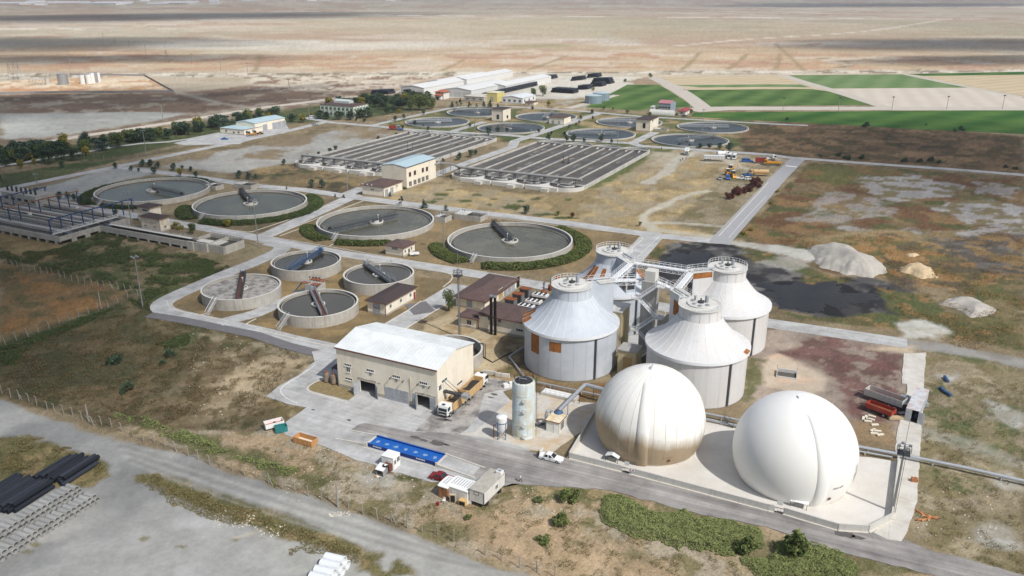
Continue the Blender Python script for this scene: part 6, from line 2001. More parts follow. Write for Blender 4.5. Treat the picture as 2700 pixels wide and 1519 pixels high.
# pipes on the ground round the digesters and past the gas holders
def pipeline(pts, r, label, m=None, sup=0, name='pipeline'):
 o_ = Vector((pts[0].x, pts[0].y, 0))
 th = thing(name, label, 'pipe', o_)
 smooth_by_angle(MB().tube([p - o_ for p in pts], r, 10).build('pipe_run', m or DUCT, th))
 if sup:
  for a, c in zip(pts, pts[1:]):
   n = max(1, int((c - a).length/sup))
   for i in range(n):
    q = a.lerp(c, (i + .5)/n) - o_
    MB().box(q.x - .12, q.x + .12, q.y - .3, q.y + .3,0, q.z - r*.7).build('support', CONCW, th)
 return th
pipeline([T(2,2,255,945,.7), T(2,2,520,1000,.7), T(2,2,880,1075,.7)],.2, 'thin bright pipe along the foot of the front left digester', sup=5)
pipeline([G(1380,915,.6), T(1,2,2680 - 2574 + 2430,700,.6) if False else G(1342,940,.6), G(1381,990,.6)],.18, 'thin grey pipe bending left of the front left digester')
pipeline([T(2,2,1920,1255,.9), T(2,2,2290,1330,.9)],.28, 'upper bright pipe between the two gas holders', sup=5)
pipeline([T(2,2,1920,1310,.6), T(2,2,2290,1390,.6)],.28, 'lower bright pipe between the two gas holders', sup=5)
pipeline([T(3,3,700,105,.9), T(3,3,1320,222,.9), T(3,3,2000,360,.9), T(3,3,2700,520,.9)],.36, 'long bright pipeline leaving the pad to the right', sup=6)
pipeline([T(3,3,700,150,.5), T(3,3,1250,250,.5)],.18, 'thin pipe beside the long pipeline', sup=6)
th = thing('access_stair', 'small steel stair over the pipes between the gas holders', 'stair', T(2,2,2225,1400), R(65))
for i in range(7):
 MB().box(-.5,.5, i*.28, i*.28 + .25, i*.2 + .15, i*.2 + .2).build('tread', STEELD, th)
for s in (-.5,.5):
 MB().rod((s, 0,.1),(s, 2,1.55),.05,5).rod((s, 0,1.1),(s, 2,2.5),.04,5).rod((s, 2,1.5),(s, 2,2.5),.04,5).rod((s, 0,.1),(s, 0,1.1),.04,5).build('stringer', STEELD, th)
# ------------------------------------------------------------------ aeration basins: four racetracks each
GWALK = mat('grey_walkway', lin(192,190,185),.9,.12,.6, col2=lin(166,163,157), mixs=.2)
W_AER = mat('aerated_liquor', lin(96,90,83),.4,.2,.35, col2=lin(76,70,64), mixs=.05, spec=.2, bump=.15)
FOAML = mat('foam_scum', lin(134,128,121),.9,.25,.8)
GREYP = mat('grey_air_main', lin(150,150,148),.5,.06,.8)
def basin(B, wid, L, label, pipe_x0):
 th = thing('aeration_basin', label, 'basin', B, ANG, 'aeration basins')
 n, h = 4,1.7
 w = wid/n
 rr = w/2 - .25
 y0, y1 = w/2 + .6, L - w/2
 rng = random.Random(int(wid*10) + len(label))
 for k in range(n):
  cx = -w*(k + .5)
  st = [(cx + rr*math.cos(a), y1 + rr*math.sin(a)) for a in np.linspace(0, math.pi, 17)] + [(cx + rr*math.cos(a), y0 + rr*math.sin(a)) for a in np.linspace(math.pi, 2*math.pi, 17)]
  MB().add([(x, y, h - .75) for x, y in st],[tuple(range(len(st)))]).build('water', W_AER, th)
  smooth_by_angle(MB().ring(rr, rr + .35,-.1, h, 24,(cx, y1),0, math.pi).build('end_wall', RIM, th),30)
  smooth_by_angle(MB().ring(rr, rr + .35,-.1, h, 24,(cx, y0), math.pi, 2*math.pi).build('end_wall', RIM, th),30)
  MB().box(cx - .15, cx + .15, y0 + 1, y1 - 1,-.1, h - .1).build('centre_wall', GWALK, th)
  for yy, a0 in ((y0 + 1, math.pi),(y1 - 1,0)):
   if (k + (a0 > 0)) % 2 == 0 or a0 > 0:
    smooth_by_angle(MB().ring(rr*.5, rr*.5 + .3,.2, h - .1,14,(cx, yy), a0 + .2, a0 + math.pi - .2).build('guide_wall', RIM, th),30)
   for s in (-1,1):
    MB().box(cx + s*rr*.45 - .12, cx + s*rr*.45 + .12, yy - 3.5, yy + .5,.3, h - .15).build('baffle', RIM, th)
  # scum drifting on the lanes
  for s in (-1,1):
   for q in range(3):
    fy, fx = rng.uniform(y0 + 8, y1 - 8), cx + s*rr*.5 + rng.uniform(-1.5,1.5)
    a, b_ = rng.uniform(.5,1.4), rng.uniform(2,7)
    pts = [(fx + a*math.cos(t)*rng.uniform(.5,1.2), fy + b_*math.sin(t)*rng.uniform(.6,1.2), h - .745) for t in np.linspace(0,2*math.pi, 15)[:-1]]
    MB().add(pts, [tuple(range(14))]).build('foam', FOAML, th)
 for k in range(n + 1):
  x = -w*k
  MB().box(x - .55 if 0 < k else -.3, x + (.55 if 0 < k < n else .3), y0, y1, h - .35 if 0 < k < n else -.1, h + .02).build('walkway', GWALK, th)
  if 0 < k < n:
   MB().box(x - .3, x + .3, y0, y1,-.1, h - .35).build('wall', CONCW, th)
   for s in (-.5,.5):
    b = MB(); railing(b, [(x + s, y0, h),(x + s, y1, h)],1.0,5,.02); b.build('railing', STEELD, th)
   MB().rod((x + .2, y0, h + .3),(x + .2, y1, h + .3),.12,8).build('air_pipe', STEEL, th)
 # cross walks and front deck
 MB().box(-wid, 0, y0 - .7, y0 + .7, h + .03, h + .25).build('cross_walk', GWALK, th)
 MB().box(-wid, 0, y1 - .7, y1 + .7, h + .03, h + .25).build('cross_walk', GWALK, th)
 for yy in (y0 - .6, y0 + .6, y1 - .6, y1 + .6):
  b = MB(); railing(b, [(-wid, yy, h + .25),(0, yy, h + .25)],1.0,3,.035); b.build('railing', STEEL, th)
 for k in range(n + 1):
  x = -w*k
  R_ = rr + .3
  arcR = [(-w*(k - .5) + R_*math.cos(a), y0 + R_*math.sin(a)) for a in np.linspace(math.pi*1.04, math.pi*1.48,8)] if k > 0 else [(.0, y0),(.3, y0)]
  arcL = [(-w*(k + .5) + R_*math.cos(a), y0 + R_*math.sin(a)) for a in np.linspace(math.pi*1.52, math.pi*1.96,8)] if k < n else [(-wid - .3, y0),(-wid, y0)]
  if 0 < k < n:
   pl = arcL + arcR + [(arcR[-1][0],-.9),(arcL[0][0],-.9)]
   MB().prism(pl, -.1, h + .01).build('deck', RIM, th)
 for k in range(3):
  x = -w*(k + .8) - 1
  MB().box(x - 1.8, x + 1.8,-3.2,-.95,-.1,1.4).build('valve_box', CONC_L, th)
 # air main on trestles
 smooth_by_angle(MB().tube([(pipe_x0, y0 + .2,4.4),(-wid*.02, y0 + .2,4.4)] if pipe_x0 < -1 else [(-wid + 2, y0 + .2,4.4),(pipe_x0, y0 + .2,4.4)],.65,14).build('air_main', GREYP, th))
 for k in range(9):
  x = -wid*(k + .6)/9
  o = MB().box(x - .5, x - .3, y0 - .7, y0 - .5, h, 3.8).box(x + .3, x + .5, y0 - .7, y0 - .5, h, 3.8).box(x - .6, x + .6, y0 - .8, y0 + .7,3.65,3.8).build('trestle', STEELD, th)
 for k in (1,3):
  x = -w*(k + .5) + 3
  b = MB(); railing(b, [(x, 2.4, h - .3),(x + 3,2.4, h - .3),(x + 3,5.4, h - .3),(x, 5.4, h - .3),(x, 2.4, h - .3)],3.4,.6,.05); b.build('gate_frame', STEELD, th)
 for k in range(6):
  x = -w*(k % 4 + .5) + (k // 4)*4
  for yy in (y1 - .4,):
   MB().rod((x, yy, h),(x, yy, h + 3.4),.07,6).box(x - .3, x + .3, yy - .15, yy + .15, h + 3.4, h + 3.6).build('lamp_post', STEEL, th)
 for k in range(2):
  MB().box(-wid*.45 + k*3 - .9,-wid*.45 + k*3 + .9, L*.5 - .6, L*.5 + .6, h - .4, h - .2).rod((-wid*.45 + k*3, L*.5, h - .3),(-wid*.45 + k*3, L*.5, h + 4),.12,6).build('level_mast', STEELD, th)
 return th
b2 = basin(Vector((28.6,351.0,0)),68,114, 'right aeration basin with eight long lanes and a grey air main', -66)
b1 = basin(Vector((-59.8,385.1,0)),62,119, 'left aeration basin half behind the blower building', -60)
o_ = Vector((28.6,351.0,0))
pA = o_ + U * -66 + W*9.5 + Vector((0,0,4.4))
th = pipeline([T(1,1,1790,205,7), T(1,1,1850,190,7), T(1,1,1990,205,7), pA],.6, 'grey air main stepping down from the blower building', GREYP, 0, 'air_main')
b = MB()
tr = T(1,1,1882,300)
th = thing('pipe_trestle', 'lattice trestle carrying the grey air main', 'trestle', tr, ANG)
truss(b, (-.8,-.8,0),(-.8,-.8,6.3),0,1,.08) if False else None
for sx in (-.8,.8):
 for sy in (-.8,.8):
  MB().rod((sx, sy, 0),(sx, sy, 6.4),.09,6).build('leg', STEELD, th)
for i in range(6):
 MB().rod((-.8,-.8, i),(.8,-.8, i + 1),.05,5).rod((.8,-.8, i),(.8,.8, i + 1),.05,5).build('brace', STEELD, th)
MB().box(-.9,.9,-.9,.9,6.3,6.45).build('cap_plate', STEELD, th)

# ------------------------------------------------------------------ inlet works with blue gantries
IW = Vector((-159.8,273.8,0))
th = thing('inlet_works', 'concrete inlet basin on short piers at the left edge', 'basin', IW, ANG)
hh = 2.9
for i in range(14):
 MB().box(-70 + i*5.02,-70 + i*5.02 + 4.98,0,.35,1.0, hh).build('front_panel', CONCW, th)
 MB().box(-70 + i*5 + 2.3,-70 + i*5 + 2.8,-.15,.9,-.1,1.0).build('pier', CONCW, th)
for i in range(3):
 MB().box(-.35,0,.36 + i*5.5,5.8 + i*5.5,1.2, hh).build('side_panel', CONCW, th)
 MB().box(-.6,.05,4.6 + i*5.5,6.6 + i*5.5,-.1,1.2).build('pier', CONCW, th)
MB().box(-70,.0,29,29.35,-.1, hh).box(-.35,-.0,21.5,29,-.1, hh).build('rear_wall', CONCW, th)
MB().box(-70,-.4,.4,29,.9,1.0).build('floor', CONCD, th)
MB().box(-70,-.4,.4,29,1.0,1.9).build('water', W_DARK, th)
for y in (5.2,11.5,14.5,20.5,24.5):
 MB().box(-66,-6, y, y + .5,.9, hh).build('lane_wall', CONCW, th)
for y in (6.6,17.6,22):
 o = MB().box(-60,-6, y, y + 1.2, hh - .5, hh - .35).build('trough', RIM, th)
 for s in (0,1.2):
  b = MB(); railing(b, [(-60, y + s, hh - .35),(-6, y + s, hh - .35)],.9,1.4,.05); b.build('trough_railing', STEEL, o)
MB().box(-5.4,-4.4,1,28, hh, hh + .2).build('deck', RIM, th)
b = MB(); railing(b, [(-4.4,1, hh + .2),(-4.4,28, hh + .2)],1.0,2,.06); b.build('white_rail', SEAM, th)
MB().box(0,44,16.4,16.75,.9, hh).build('channel_wall', CONCW, th)
for i in range(8):
 MB().box(3 + i*5.4,3.6 + i*5.4,16.3,17,-.1,.9).build('pier', CONCW, th)
MB().box(-.3,44,21.2,21.5,-.1, hh).build('channel_wall', CONCW, th)
MB().box(-.35,44,16.75,21.2,1.4,1.9).build('channel_water', W_DARK, th)
MB().box(0,42,20,21.2, hh - .5, hh - .3).build('channel_walk', RIM, th)
b = MB(); railing(b, [(2,21.3, hh),(44,21.3, hh)],1.0,2,.04); b.build('channel_railing', STEEL, th)
MB().box(44,47,16.4,16.8,-.1, hh).box(44,53,16.8,17.2,-.1, hh).box(53,60,17.6,18,-.1, hh - .2).box(60,60.4,18,27,-.1, hh - .2).box(44,60,27,27.4,-.1, hh).box(52.6,53,17.2,27,-.1, hh).box(44,44.4,21.5,27,-.1, hh).build('end_box_wall', CONCW, th)
MB().box(44.4,60,18,27,1.2,1.7).build('end_box_water', W_DARK, th)
MB().box(47,52.5,18,21, hh - .1, hh + .1).box(53.5,57,18.2,23, hh - .3, hh - .1).build('end_box_cover', CONC_L, th)
b = MB(); railing(b, [(45,27.2, hh),(60,27.2, hh),(60.2,18, hh)],1.0,1.5,.04); b.build('end_railing', STEELD, th)
BLUED = mat('dark_blue_steel', lin(46,70,108),.6,.12,1.5)
ORB = mat('faded_orange_beam', lin(150,108,72),.8,.2,1.5, col2=lin(96,70,58), mixs=.8)
def gantry(x, y0, y1, n, label, beam, ztop=7.4):
 t_ = thing('hoist_gantry', label, 'gantry', IW + U*x, ANG, 'hoist gantries over the inlet basin')
 for i in range(n):
  y = y0 + (y1 - y0)*i/(n - 1)
  o = MB().box(-.16,.16, y - .16, y + .16, hh - .9, ztop).build('post', BLUED, t_)
  MB().rod((0, y + .1, ztop - .1),(0, y + 1.1, ztop - 1.2),.07,5).build('knee_brace', BLUED, o)
 MB().box(-.2,.2, y0 - .8, y1 + .8, ztop, ztop + .35).build('beam', beam, t_)
 return t_
gantry(-38,3,36,9, 'blue posts carrying a faded orange crane beam', ORB, 7.6)
gantry(-8.5,3,38,9, 'blue posts carrying a blue crane beam above the near channel', BLUED, 7.2)
gantry(-58,3,36,8, 'blue gantry at the left picture edge above the inlet basin', BLUED, 7.2)
for k, y in enumerate((8.5,23)):
 t_ = thing('crane_rail', ['brown runway rail nearer the front wall of the inlet basin', 'brown runway rail nearer the rear wall of the inlet basin'][k], 'rail', IW + U * -38 + W*y, ANG, 'runway rails')
 MB().box(0,29.5,-.15,.15,7.0,7.25).build('rail', ORB, t_)
 MB().box(10 + 7*k, 11 + 7*k, -.5,.5,5.7,6.9).build('hoist', WHITE, t_)
th = thing('screen_block', 'pale concrete screen house wall with slit windows at the left edge', 'building', IW + U * -64 + W*26, ANG)
MB().box(-8,14,0,8,-.1,6.4).build('wall', CONCW, th)
for i in range(5):
 MB().box(-6 + i*4.2,-3.6 + i*4.2,-.05,-.005,3.6,4.6).build('window', GLASS, th)
for i in range(7):
 MB().box(-7 + i*3,-6.4 + i*3,2,2.6,6.4,8.6).build('screen_frame', STEELD, th)
# ------------------------------------------------------------------ vehicles
def paintm(n, r, g, b_):
 return mat('paint_' + n, lin(r, g, b_),.35,.04,1.5, spec=.5)
P_WH, P_RD, P_BL, P_TN, P_YE, P_GY = paintm('white', 234,234,232), paintm('red', 128,26,34), paintm('blue', 44,98,168), paintm('tan', 200,168,120), paintm('yellow', 222,160,44), paintm('grey', 150,152,156)
P_RD2 = paintm('brick_red', 164,62,50)
TYRE = mat('tyre', lin(44,42,42),.9,.1,3)
CHAS = mat('chassis', lin(60,58,58),.8,.1,2)
SLUDGE = mat('wet_sludge', lin(52,48,46),.6,.25,2, bump=.6)
def taper(x0, x1, y, z0, z1, f, bk, s):
 """cabin with sloping ends and sides: f, bk = slope run at front and back, s = tumblehome"""
 return MB().add([(x0,-y, z0),(x1,-y, z0),(x1, y, z0),(x0, y, z0),(x0 + bk, -y + s, z1),(x1 - f, -y + s, z1),(x1 - f, y - s, z1),(x0 + bk, y - s, z1)],
     [(0,3,2,1),(4,5,6,7),(0,1,5,4),(1,2,6,5),(2,3,7,6),(3,0,4,7)])
def quadp(p, q, r, s, m, name, par, e=.012):
 p, q, r, s = map(Vector, (p, q, r, s))
 n = (q - p).cross(s - p).normalized()*e
 c = (p + q + r + s)/4
 k = .86
 return MB().add([c + (v - c)*k + n for v in (p, q, r, s)],[(0,1,2,3)]).build(name, m, par)
def wheels(th, xs, y, r, w=.24):
 for x in xs:
  for s in (-1,1):
   o = MB().rod((x, s*(y - w), r),(x, s*y, r), r, 16).build('wheel', TYRE, th)
   MB().rod((x, s*y, r),(x, s*(y + .02), r), r*.58,10).build('rim', STEEL, o)
def car(label, loc, rot, m, kind='sedan', group=None, cat=None, L=4.5):
 th = thing({'sedan': 'car', 'suv': 'car', 'van': 'van', 'pickup': 'pickup_truck', 'bus': 'minibus'}[kind], label, cat or {'pickup': 'pickup', 'van': 'van', 'bus': 'minibus'}.get(kind, 'car'), loc, rot, group)
 h = L/2
 hw = .88 if kind in ('sedan', 'suv', 'pickup') else 1.0
 bt = {'sedan': .88, 'suv': .98, 'pickup': .98, 'van': 1.1, 'bus': 1.2}[kind]
 top = {'sedan': 1.42, 'suv': 1.65, 'pickup': 1.7, 'van': 2.0, 'bus': 2.55}[kind]
 body = MB().yprism([(-h, .38),(-h + .08,.3),(h - .1,.28),(h, .42),(h - .06,.68),(h - .5, bt - .1),(h*.42, bt),(-h*.62, bt + .02),(-h + .06, bt - .08),(-h, .6)],-hw, hw).build('body', m, th)
 bev = body.modifiers.new('bevel', 'BEVEL'); bev.width = .07; bev.segments = 2; bev.limit_method = 'ANGLE'
 x0, x1, f, bk = {'sedan': (-h*.66, h*.36,.75,.6), 'suv': (-h*.9, h*.36,.65,.3), 'pickup': (-h*.15, h*.42,.5,.15), 'van': (-h + .05, h*.55,.7,.1), 'bus': (-h + .03, h*.97,.35,.06)}[kind]
 cab = taper(x0, x1, hw - .03, bt - .03, top, f, bk, .16 if kind != 'bus' else .06).build('cabin', m, th)
 bv = cab.modifiers.new('bevel', 'BEVEL'); bv.width = .06; bv.segments = 2
 v = [q.co for q in cab.data.vertices]
 quadp(v[1], v[2], v[6], v[5], GLASS, 'windscreen', cab); quadp(v[3], v[0], v[4], v[7], GLASS, 'rear_window', cab)
 n = 2 if kind not in ('bus', 'pickup') else (4 if kind == 'bus' else 1)
 for i in range(n):
  a, c = i/n + .02,(i + 1)/n - .02
  quadp(v[0].lerp(v[1], a), v[0].lerp(v[1], c), v[4].lerp(v[5], c), v[4].lerp(v[5], a), GLASS, 'side_window', cab)
  quadp(v[2].lerp(v[3], a), v[2].lerp(v[3], c), v[6].lerp(v[7], c), v[6].lerp(v[7], a), GLASS, 'side_window', cab)
 for s in (-1,1):
  MB().box(h - .1, h + .01, s*hw*.72 - .18, s*hw*.72 + .18,.52,.68).build('headlight', STEEL, th)
  MB().box(-h - .01,-h + .05, s*hw*.75 - .14, s*hw*.75 + .14,.6,.78).build('tail_light', P_RD, th)
  MB().box(x1 - f*.7 - .1, x1 - f*.7 + .1, s*hw - .0 + (0 if s > 0 else -.16), s*hw + (.16 if s > 0 else 0), bt + .02, bt + .16).build('mirror', m, th)
 if kind == 'pickup':
  MB().box(-h + .15,-h*.2,-hw + .12, hw - .12, bt - .02, bt + .035).build('load_bed', CHAS, th)
 wheels(th, (-h*.58, h*.6), hw + .01,.33 if kind != 'bus' else .4)
 return th
def truck(label, loc, rot, bodym, kind='tipper', group=None, cabm=None, L=8.6):
 th = thing({'tipper': 'tipper_truck', 'tanker': 'tanker_truck', 'box': 'box_truck', 'chassis': 'truck'}[kind], label, 'truck', loc, rot, group)
 cabm = cabm or P_WH
 h = L/2
 MB().box(-h + .2, h - .3,-.45,.45,.65,.95).build('chassis', CHAS, th)
 cab = MB().yprism([(h - 2.1,.75),(h, .75),(h + .02,1.7),(h - .28,2.85),(h - .5,3.0),(h - 1.9,3.0),(h - 2.1,2.9)],-1.2,1.2).build('cab', cabm, th)
 bv = cab.modifiers.new('bevel', 'BEVEL'); bv.width = .09; bv.segments = 2; bv.limit_method = 'ANGLE'
 MB().add([(h + .03,-1.05,1.72),(h + .03,1.05,1.72),(h - .25,1.0,2.7),(h - .25,-1.0,2.7)],[(0,1,2,3)]).build('windscreen', GLASS, cab)
 for s in (-1,1):
  y = s*1.21
  MB().add([(h - 1.25, y, 1.8),(h - .2, y, 1.75),(h - .4, y, 2.6),(h - 1.25, y, 2.6)],[(0,1,2,3)]).build('side_window', GLASS, cab)
  MB().box(h - .35, h - .2, y + (0 if s > 0 else -.28), y + (.28 if s > 0 else 0),1.9,2.6).build('mirror', CHAS, cab)
  MB().box(h - .03, h + .05, s*.85 - .2, s*.85 + .2,.85,1.05).build('headlight', STEEL, cab)
  MB().box(h - 1.75, h - .55, s*1.2 - .02, s*1.2 + .02,.95,1.25).build('mudguard', CHAS, cab)
 MB().box(h - .02, h + .06,-.95,.95,1.12,1.55).build('grille', CHAS, cab)
 MB().box(h - .9, h - .35,-.35,.35,3.0,3.12).build('roof_hatch', GLASS, cab)
 x0, x1 = -h, h - 2.3
 if kind == 'tipper':
  bd = MB().box(x0, x1,-1.22,1.22,.98,1.1).box(x0, x1,-1.25,-1.15,1.1,2.6).box(x0, x1,1.15,1.25,1.1,2.6).box(x1 - .1, x1,-1.15,1.15,1.1,2.9).box(x0, x0 + .08,-1.15,1.15,1.1,2.5).box(x1, x1 + .5,-1.1,1.1,2.8,2.9).build('tipper_body', bodym, th)
  for i in range(5):
   x = x0 + .6 + (x1 - x0 - 1)*i/4
   for s in (-1,1):
    MB().box(x - .08, x + .08, s*1.25 - (.08 if s < 0 else 0), s*1.25 + (.08 if s > 0 else 0),1.0,2.58).build('side_rib', bodym, bd)
  for s in (-1,1):
   MB().box(x0 + .3, x1 - .5, s*1.2 - .03, s*1.3 + .03,.78,.97).build('side_guard', bodym, bd)
  v = []
  rng = np.random.default_rng(len(label))
  nx, ny = 12,5
  for i in range(nx):
   for j in range(ny):
    v.append((x0 + .08 + (x1 - x0 - .18)*i/(nx - 1),-1.15 + 2.3*j/(ny - 1),1.9 + .25*math.sin(i*.9) + rng.uniform(-.1,.1)))
  MB().add(v, [(i*ny + j, (i + 1)*ny + j, (i + 1)*ny + j + 1, i*ny + j + 1) for i in range(nx - 1) for j in range(ny - 1)]).build('sludge_load', SLUDGE, bd, True)
 elif kind == 'tanker':
  smooth_by_angle(MB().rod((x0,0,2.0),(x1,0,2.0),1.1,20).build('tank', bodym, th))
  for i in range(4):
   MB().rod((x0 + .5 + (x1 - x0 - 1)*i/3 - .05,0,2.0),(x0 + .5 + (x1 - x0 - 1)*i/3 + .05,0,2.0),1.14,20).build('band', bodym, th)
  MB().lathe([(.35,3.0),(.35,3.3),(.01,3.35)],12, c=(0,0)).build('hatch', CHAS, th)
  MB().box(x0 + .3, x1 - .3,-1.2,-.95,.7,1.2).box(x0 + .3, x1 - .3,.95,1.2,.7,1.2).build('side_box', bodym, th)
 elif kind == 'box':
  MB().box(x0, x1,-1.2,1.2,1.0,3.3).build('box_body', bodym, th)
  MB().box(x0 - .03, x0,-1.1,1.1,1.05,3.2).build('rear_door', P_GY, th)
 else:
  MB().box(x0, x1,-1.1,1.1,1.0,1.2).box(x0, x1,-1.15,-1.05,1.2,1.7).box(x0, x1,1.05,1.15,1.2,1.7).build('flat_bed', bodym, th)
 wheels(th, (h - 1.3, h - 2.9,-h + 2.1,-h + .9) if L > 8 else (h - 1.3,-h + 1.3),1.2,.52,.32)
 return th
def heading(a, b):
 return math.atan2(b.y - a.y, b.x - a.x)
# the two tippers by the hall
a, c = T(1,2,2010,1235), T(1,2,2170,1090)
dr = heading(T(1,2,2170,1110), T(1,2,1960,1300))
truck('tipper truck with white cab facing the camera and tan body', T(1,2,1985,1215), dr, P_TN, 'tipper', 'tipper trucks by the hall', L=9.2)
truck('tipper truck facing away behind the first, loaded with dark sludge', T(1,2,2190,1045), dr + math.pi, P_TN, 'tipper', 'tipper trucks by the hall', L=9.2)
th = car('white sedan with open boot parked on the haul road', G(1454,1213), heading(G(1435,1208), G(1471,1217)), P_WH, L=4.7)
o = MB().add([(-2.28,-.75,.95),(-2.28,.75,.95),(-2.05,.72,1.85),(-2.05,-.72,1.85),(-2.2,-.75,.93),(-2.2,.75,.93),(-1.97,.72,1.83),(-1.97,-.72,1.83)],[(0,3,2,1),(4,5,6,7),(0,1,5,4),(1,2,6,5),(2,3,7,6),(3,0,4,7)]).build('boot_lid', P_WH, th)
car('dark red sedan parked behind the site cabins', T(1,3,1870,478), heading(T(1,3,1790,470), T(1,3,1960,510)), P_RD, L=4.6)
# fleet in the back yard
z8 = lambda X_, Y_: G(1850 + X_/9.908,400 + Y_/9.908)
FL = 'vehicles parked in the back yard'
truck('white box truck alone on the gravel track', T(2,1,1757,105), R(-105), P_WH, 'box', FL, L=7)
for k, (X_, Y_) in enumerate(((735,170),(855,185))):
 car(['white minibus parked next to the white drum lorry', 'white minibus parked nearer the blue van'][k], z8(X_, Y_), R(-112), P_WH, 'bus', FL, L=7)
car('blue panel van standing alone on the grass', z8(1190,270), R(-8), P_BL, 'van', FL, L=6)
truck('red tipper truck with white cab at the yard edge', z8(1590,300), R(-15), P_RD2, 'tipper', FL, L=7.6)
truck('grey flat truck with white cab behind the red tipper', z8(1740,220), R(-8), P_GY, 'chassis', FL, L=8)
truck('yellow flat truck beside the red tipper', z8(1850,350), R(170), P_YE, 'chassis', FL, P_YE, L=8.6)
truck('white drum lorry behind the ribbed trailer', z8(545,130), R(20), P_WH, 'tanker', FL, L=7)
truck('tan water tanker truck behind the pickups', z8(1480,625), R(172), P_TN, 'tanker', FL, P_TN, L=9.5)
car('blue pickup between the tanker and the white pickup', z8(1190,630), R(-10), P_BL, 'pickup', FL, L=5)
car('white pickup with blue roof in the front row', z8(1060,720), R(170), P_WH, 'pickup', FL, L=5.6)
car('white hatchback in front of the dark red bush', z8(1240,740), R(-8), P_WH, 'suv', FL, L=4.6)
car('small blue van in front of the yellow loaders', z8(680,720), R(-100), P_BL, 'van', FL, L=4.2)
car('white wrecked car at the left of the back yard row', z8(480,725), R(-105), P_GY, 'sedan', FL, L=4.4)
th = thing('ribbed_trailer', 'white ribbed semi trailer left of the minibuses', 'trailer', z8(320,245), R(-8), FL)
MB().box(-5.5,5.5,-1.2,1.2,1.2,3.0).build('body', P_WH, th)
for i in range(14):
 for s in (-1,1):
  MB().box(-5.3 + i*.8,-5.1 + i*.8, s*1.27 - .07, s*1.27 + .07,1.2,3.05).build('rib', P_GY, th)
wheels(th, (-4.5,-3.2,-1.9),1.2,.5,.3)
def loader(label, loc, rot, arm):
 th = thing('wheel_loader', label, 'loader', loc, rot, FL)
 MB().box(-1.8,.9,-.8,.8,.8,1.7).build('engine', P_YE, th)
 c_ = taper(-.8,.7,.75,1.7,3.1,.2,.1,.1).build('cab', GLASS, th)
 MB().box(-.85,.65,-.8,.8,3.1,3.25).build('cab_roof', P_WH, th)
 for s in (-.6,.6):
  MB().tube([(.7, s, 1.5),(2.0, s, 1.6),(2.6, s, .7)],.12,6).build('lift_arm', P_YE, th)
 MB().yprism([(2.5,.2),(3.3,.15),(2.7,.6),(2.5,1.1)],-1.1,1.1).build('bucket', P_YE, th)
 if arm:
  MB().tube([(-1.8,0,1.4),(-3.2,0,3.6),(-4.2,0,3.0),(-4.6,0,1.6)],.2,6).build('digger_arm', P_YE, th)
 wheels(th, (-1.2,.6),1.05,.7,.4)
loader('yellow backhoe with raised arm behind the other loaders', z8(740,510), R(200), True)
loader('yellow loader with white roof behind the small blue van', z8(680,610), R(-95), False)
loader('yellow loader with white roof right of the small blue van', z8(820,660), R(-85), False)
truck('rusty red tipper parked before the left basin', T(1,0,1395,1305), R(-10), P_RD2, 'tipper', 'vehicles by the left basin', P_GY, L=7)
car('small blue covered cart beside the rusty tipper', T(1,0,1455,1312), R(-5), P_BL, 'sedan', 'vehicles by the left basin', 'car', 3.6)
car('pale grey car on the road near the office block', T(1,0,595,1262), R(20), P_GY, 'suv', None)
car('white van under the trees beside the office block', T(1,0,575,1190), R(10), P_WH, 'van', None, L=5)
car('black pickup in front of the workshop gates', T(1,0,40,1350), R(5), paintm('black', 40,40,44), 'pickup', None)
car('blue car on the concrete yard of the workshop', T(0,0,2260,1405), R(8), P_BL, 'sedan', None)
for k, (X_, Y_) in enumerate(((2510,1370),(2570,1360))):
 loader(['dark tractor parked by the workshop annex windows', 'dark tractor parked at the workshop annex corner'][k], T(0,0, X_, Y_), R(15), False)
car('dark car parked at the far red roofed farmhouse', T(2,0,1735,1172), R(10), paintm('black', 40,40,44), 'sedan', None)
# ------------------------------------------------------------------ trailers, containers, cabins
def box_trailer(label, loc, rot, m, L, w, z0, z1, wm, legs=True, inner=None):
 th = thing('box_trailer', label, 'trailer', loc, rot)
 t = .08
 b = MB().box(-L/2, L/2,-w/2, w/2, z0, z0 + t)
 b.box(-L/2, L/2,-w/2,-w/2 + t, z0 + t, z1).box(-L/2, L/2, w/2 - t, w/2, z0 + t, z1).box(-L/2,-L/2 + t, -w/2 + t, w/2 - t, z0 + t, z1).box(L/2 - t, L/2,-w/2 + t, w/2 - t, z0 + t, z1)
 bd = b.build('box', m, th)
 MB().box(-L/2 + t, L/2 - t, -w/2 + t, w/2 - t, z0 + t, z0 + t + .15).build('load', inner or RUST, bd)
 for i in range(int(L/1.1)):
  for s in (-1,1):
   MB().box(-L/2 + .5 + i*1.1,-L/2 + .6 + i*1.1, s*w/2 - (.06 if s < 0 else 0), s*w/2 + (.06 if s > 0 else 0), z0, z1).build('stake', m, bd)
 if wm:
  wheels(th, wm, w/2,.45)
  MB().rod((-L/2,-.5, z0),(-L/2 - 1.8,0, z0 - .1),.07,6).rod((-L/2,.5, z0),(-L/2 - 1.8,0, z0 - .1),.07,6).build('drawbar', STEELD, th)
 return th
q5 = lambda X_, Y_, z=0: G(2220 + X_/7.627,990 + Y_/7.627, z)
ta = heading(q5(700,340), q5(1070,470))
box_trailer('long empty grey box trailer with rusty inside', q5(850,560), ta, paintm('dull_grey', 196,196,192),8.2,2.6,1.0,2.5,(1.5,2.8))
box_trailer('short orange red farm trailer below the grey one', q5(760,770), ta, P_RD2,5.6,2.3,.9,1.9,(1.2,))
p = q5(1430,900)
th = thing('shipping_container', 'white container with open doors on the concrete strip', 'container', q5(1385,940), R(90) + heading(q5(1290,900), q5(1520,960)) - R(90))
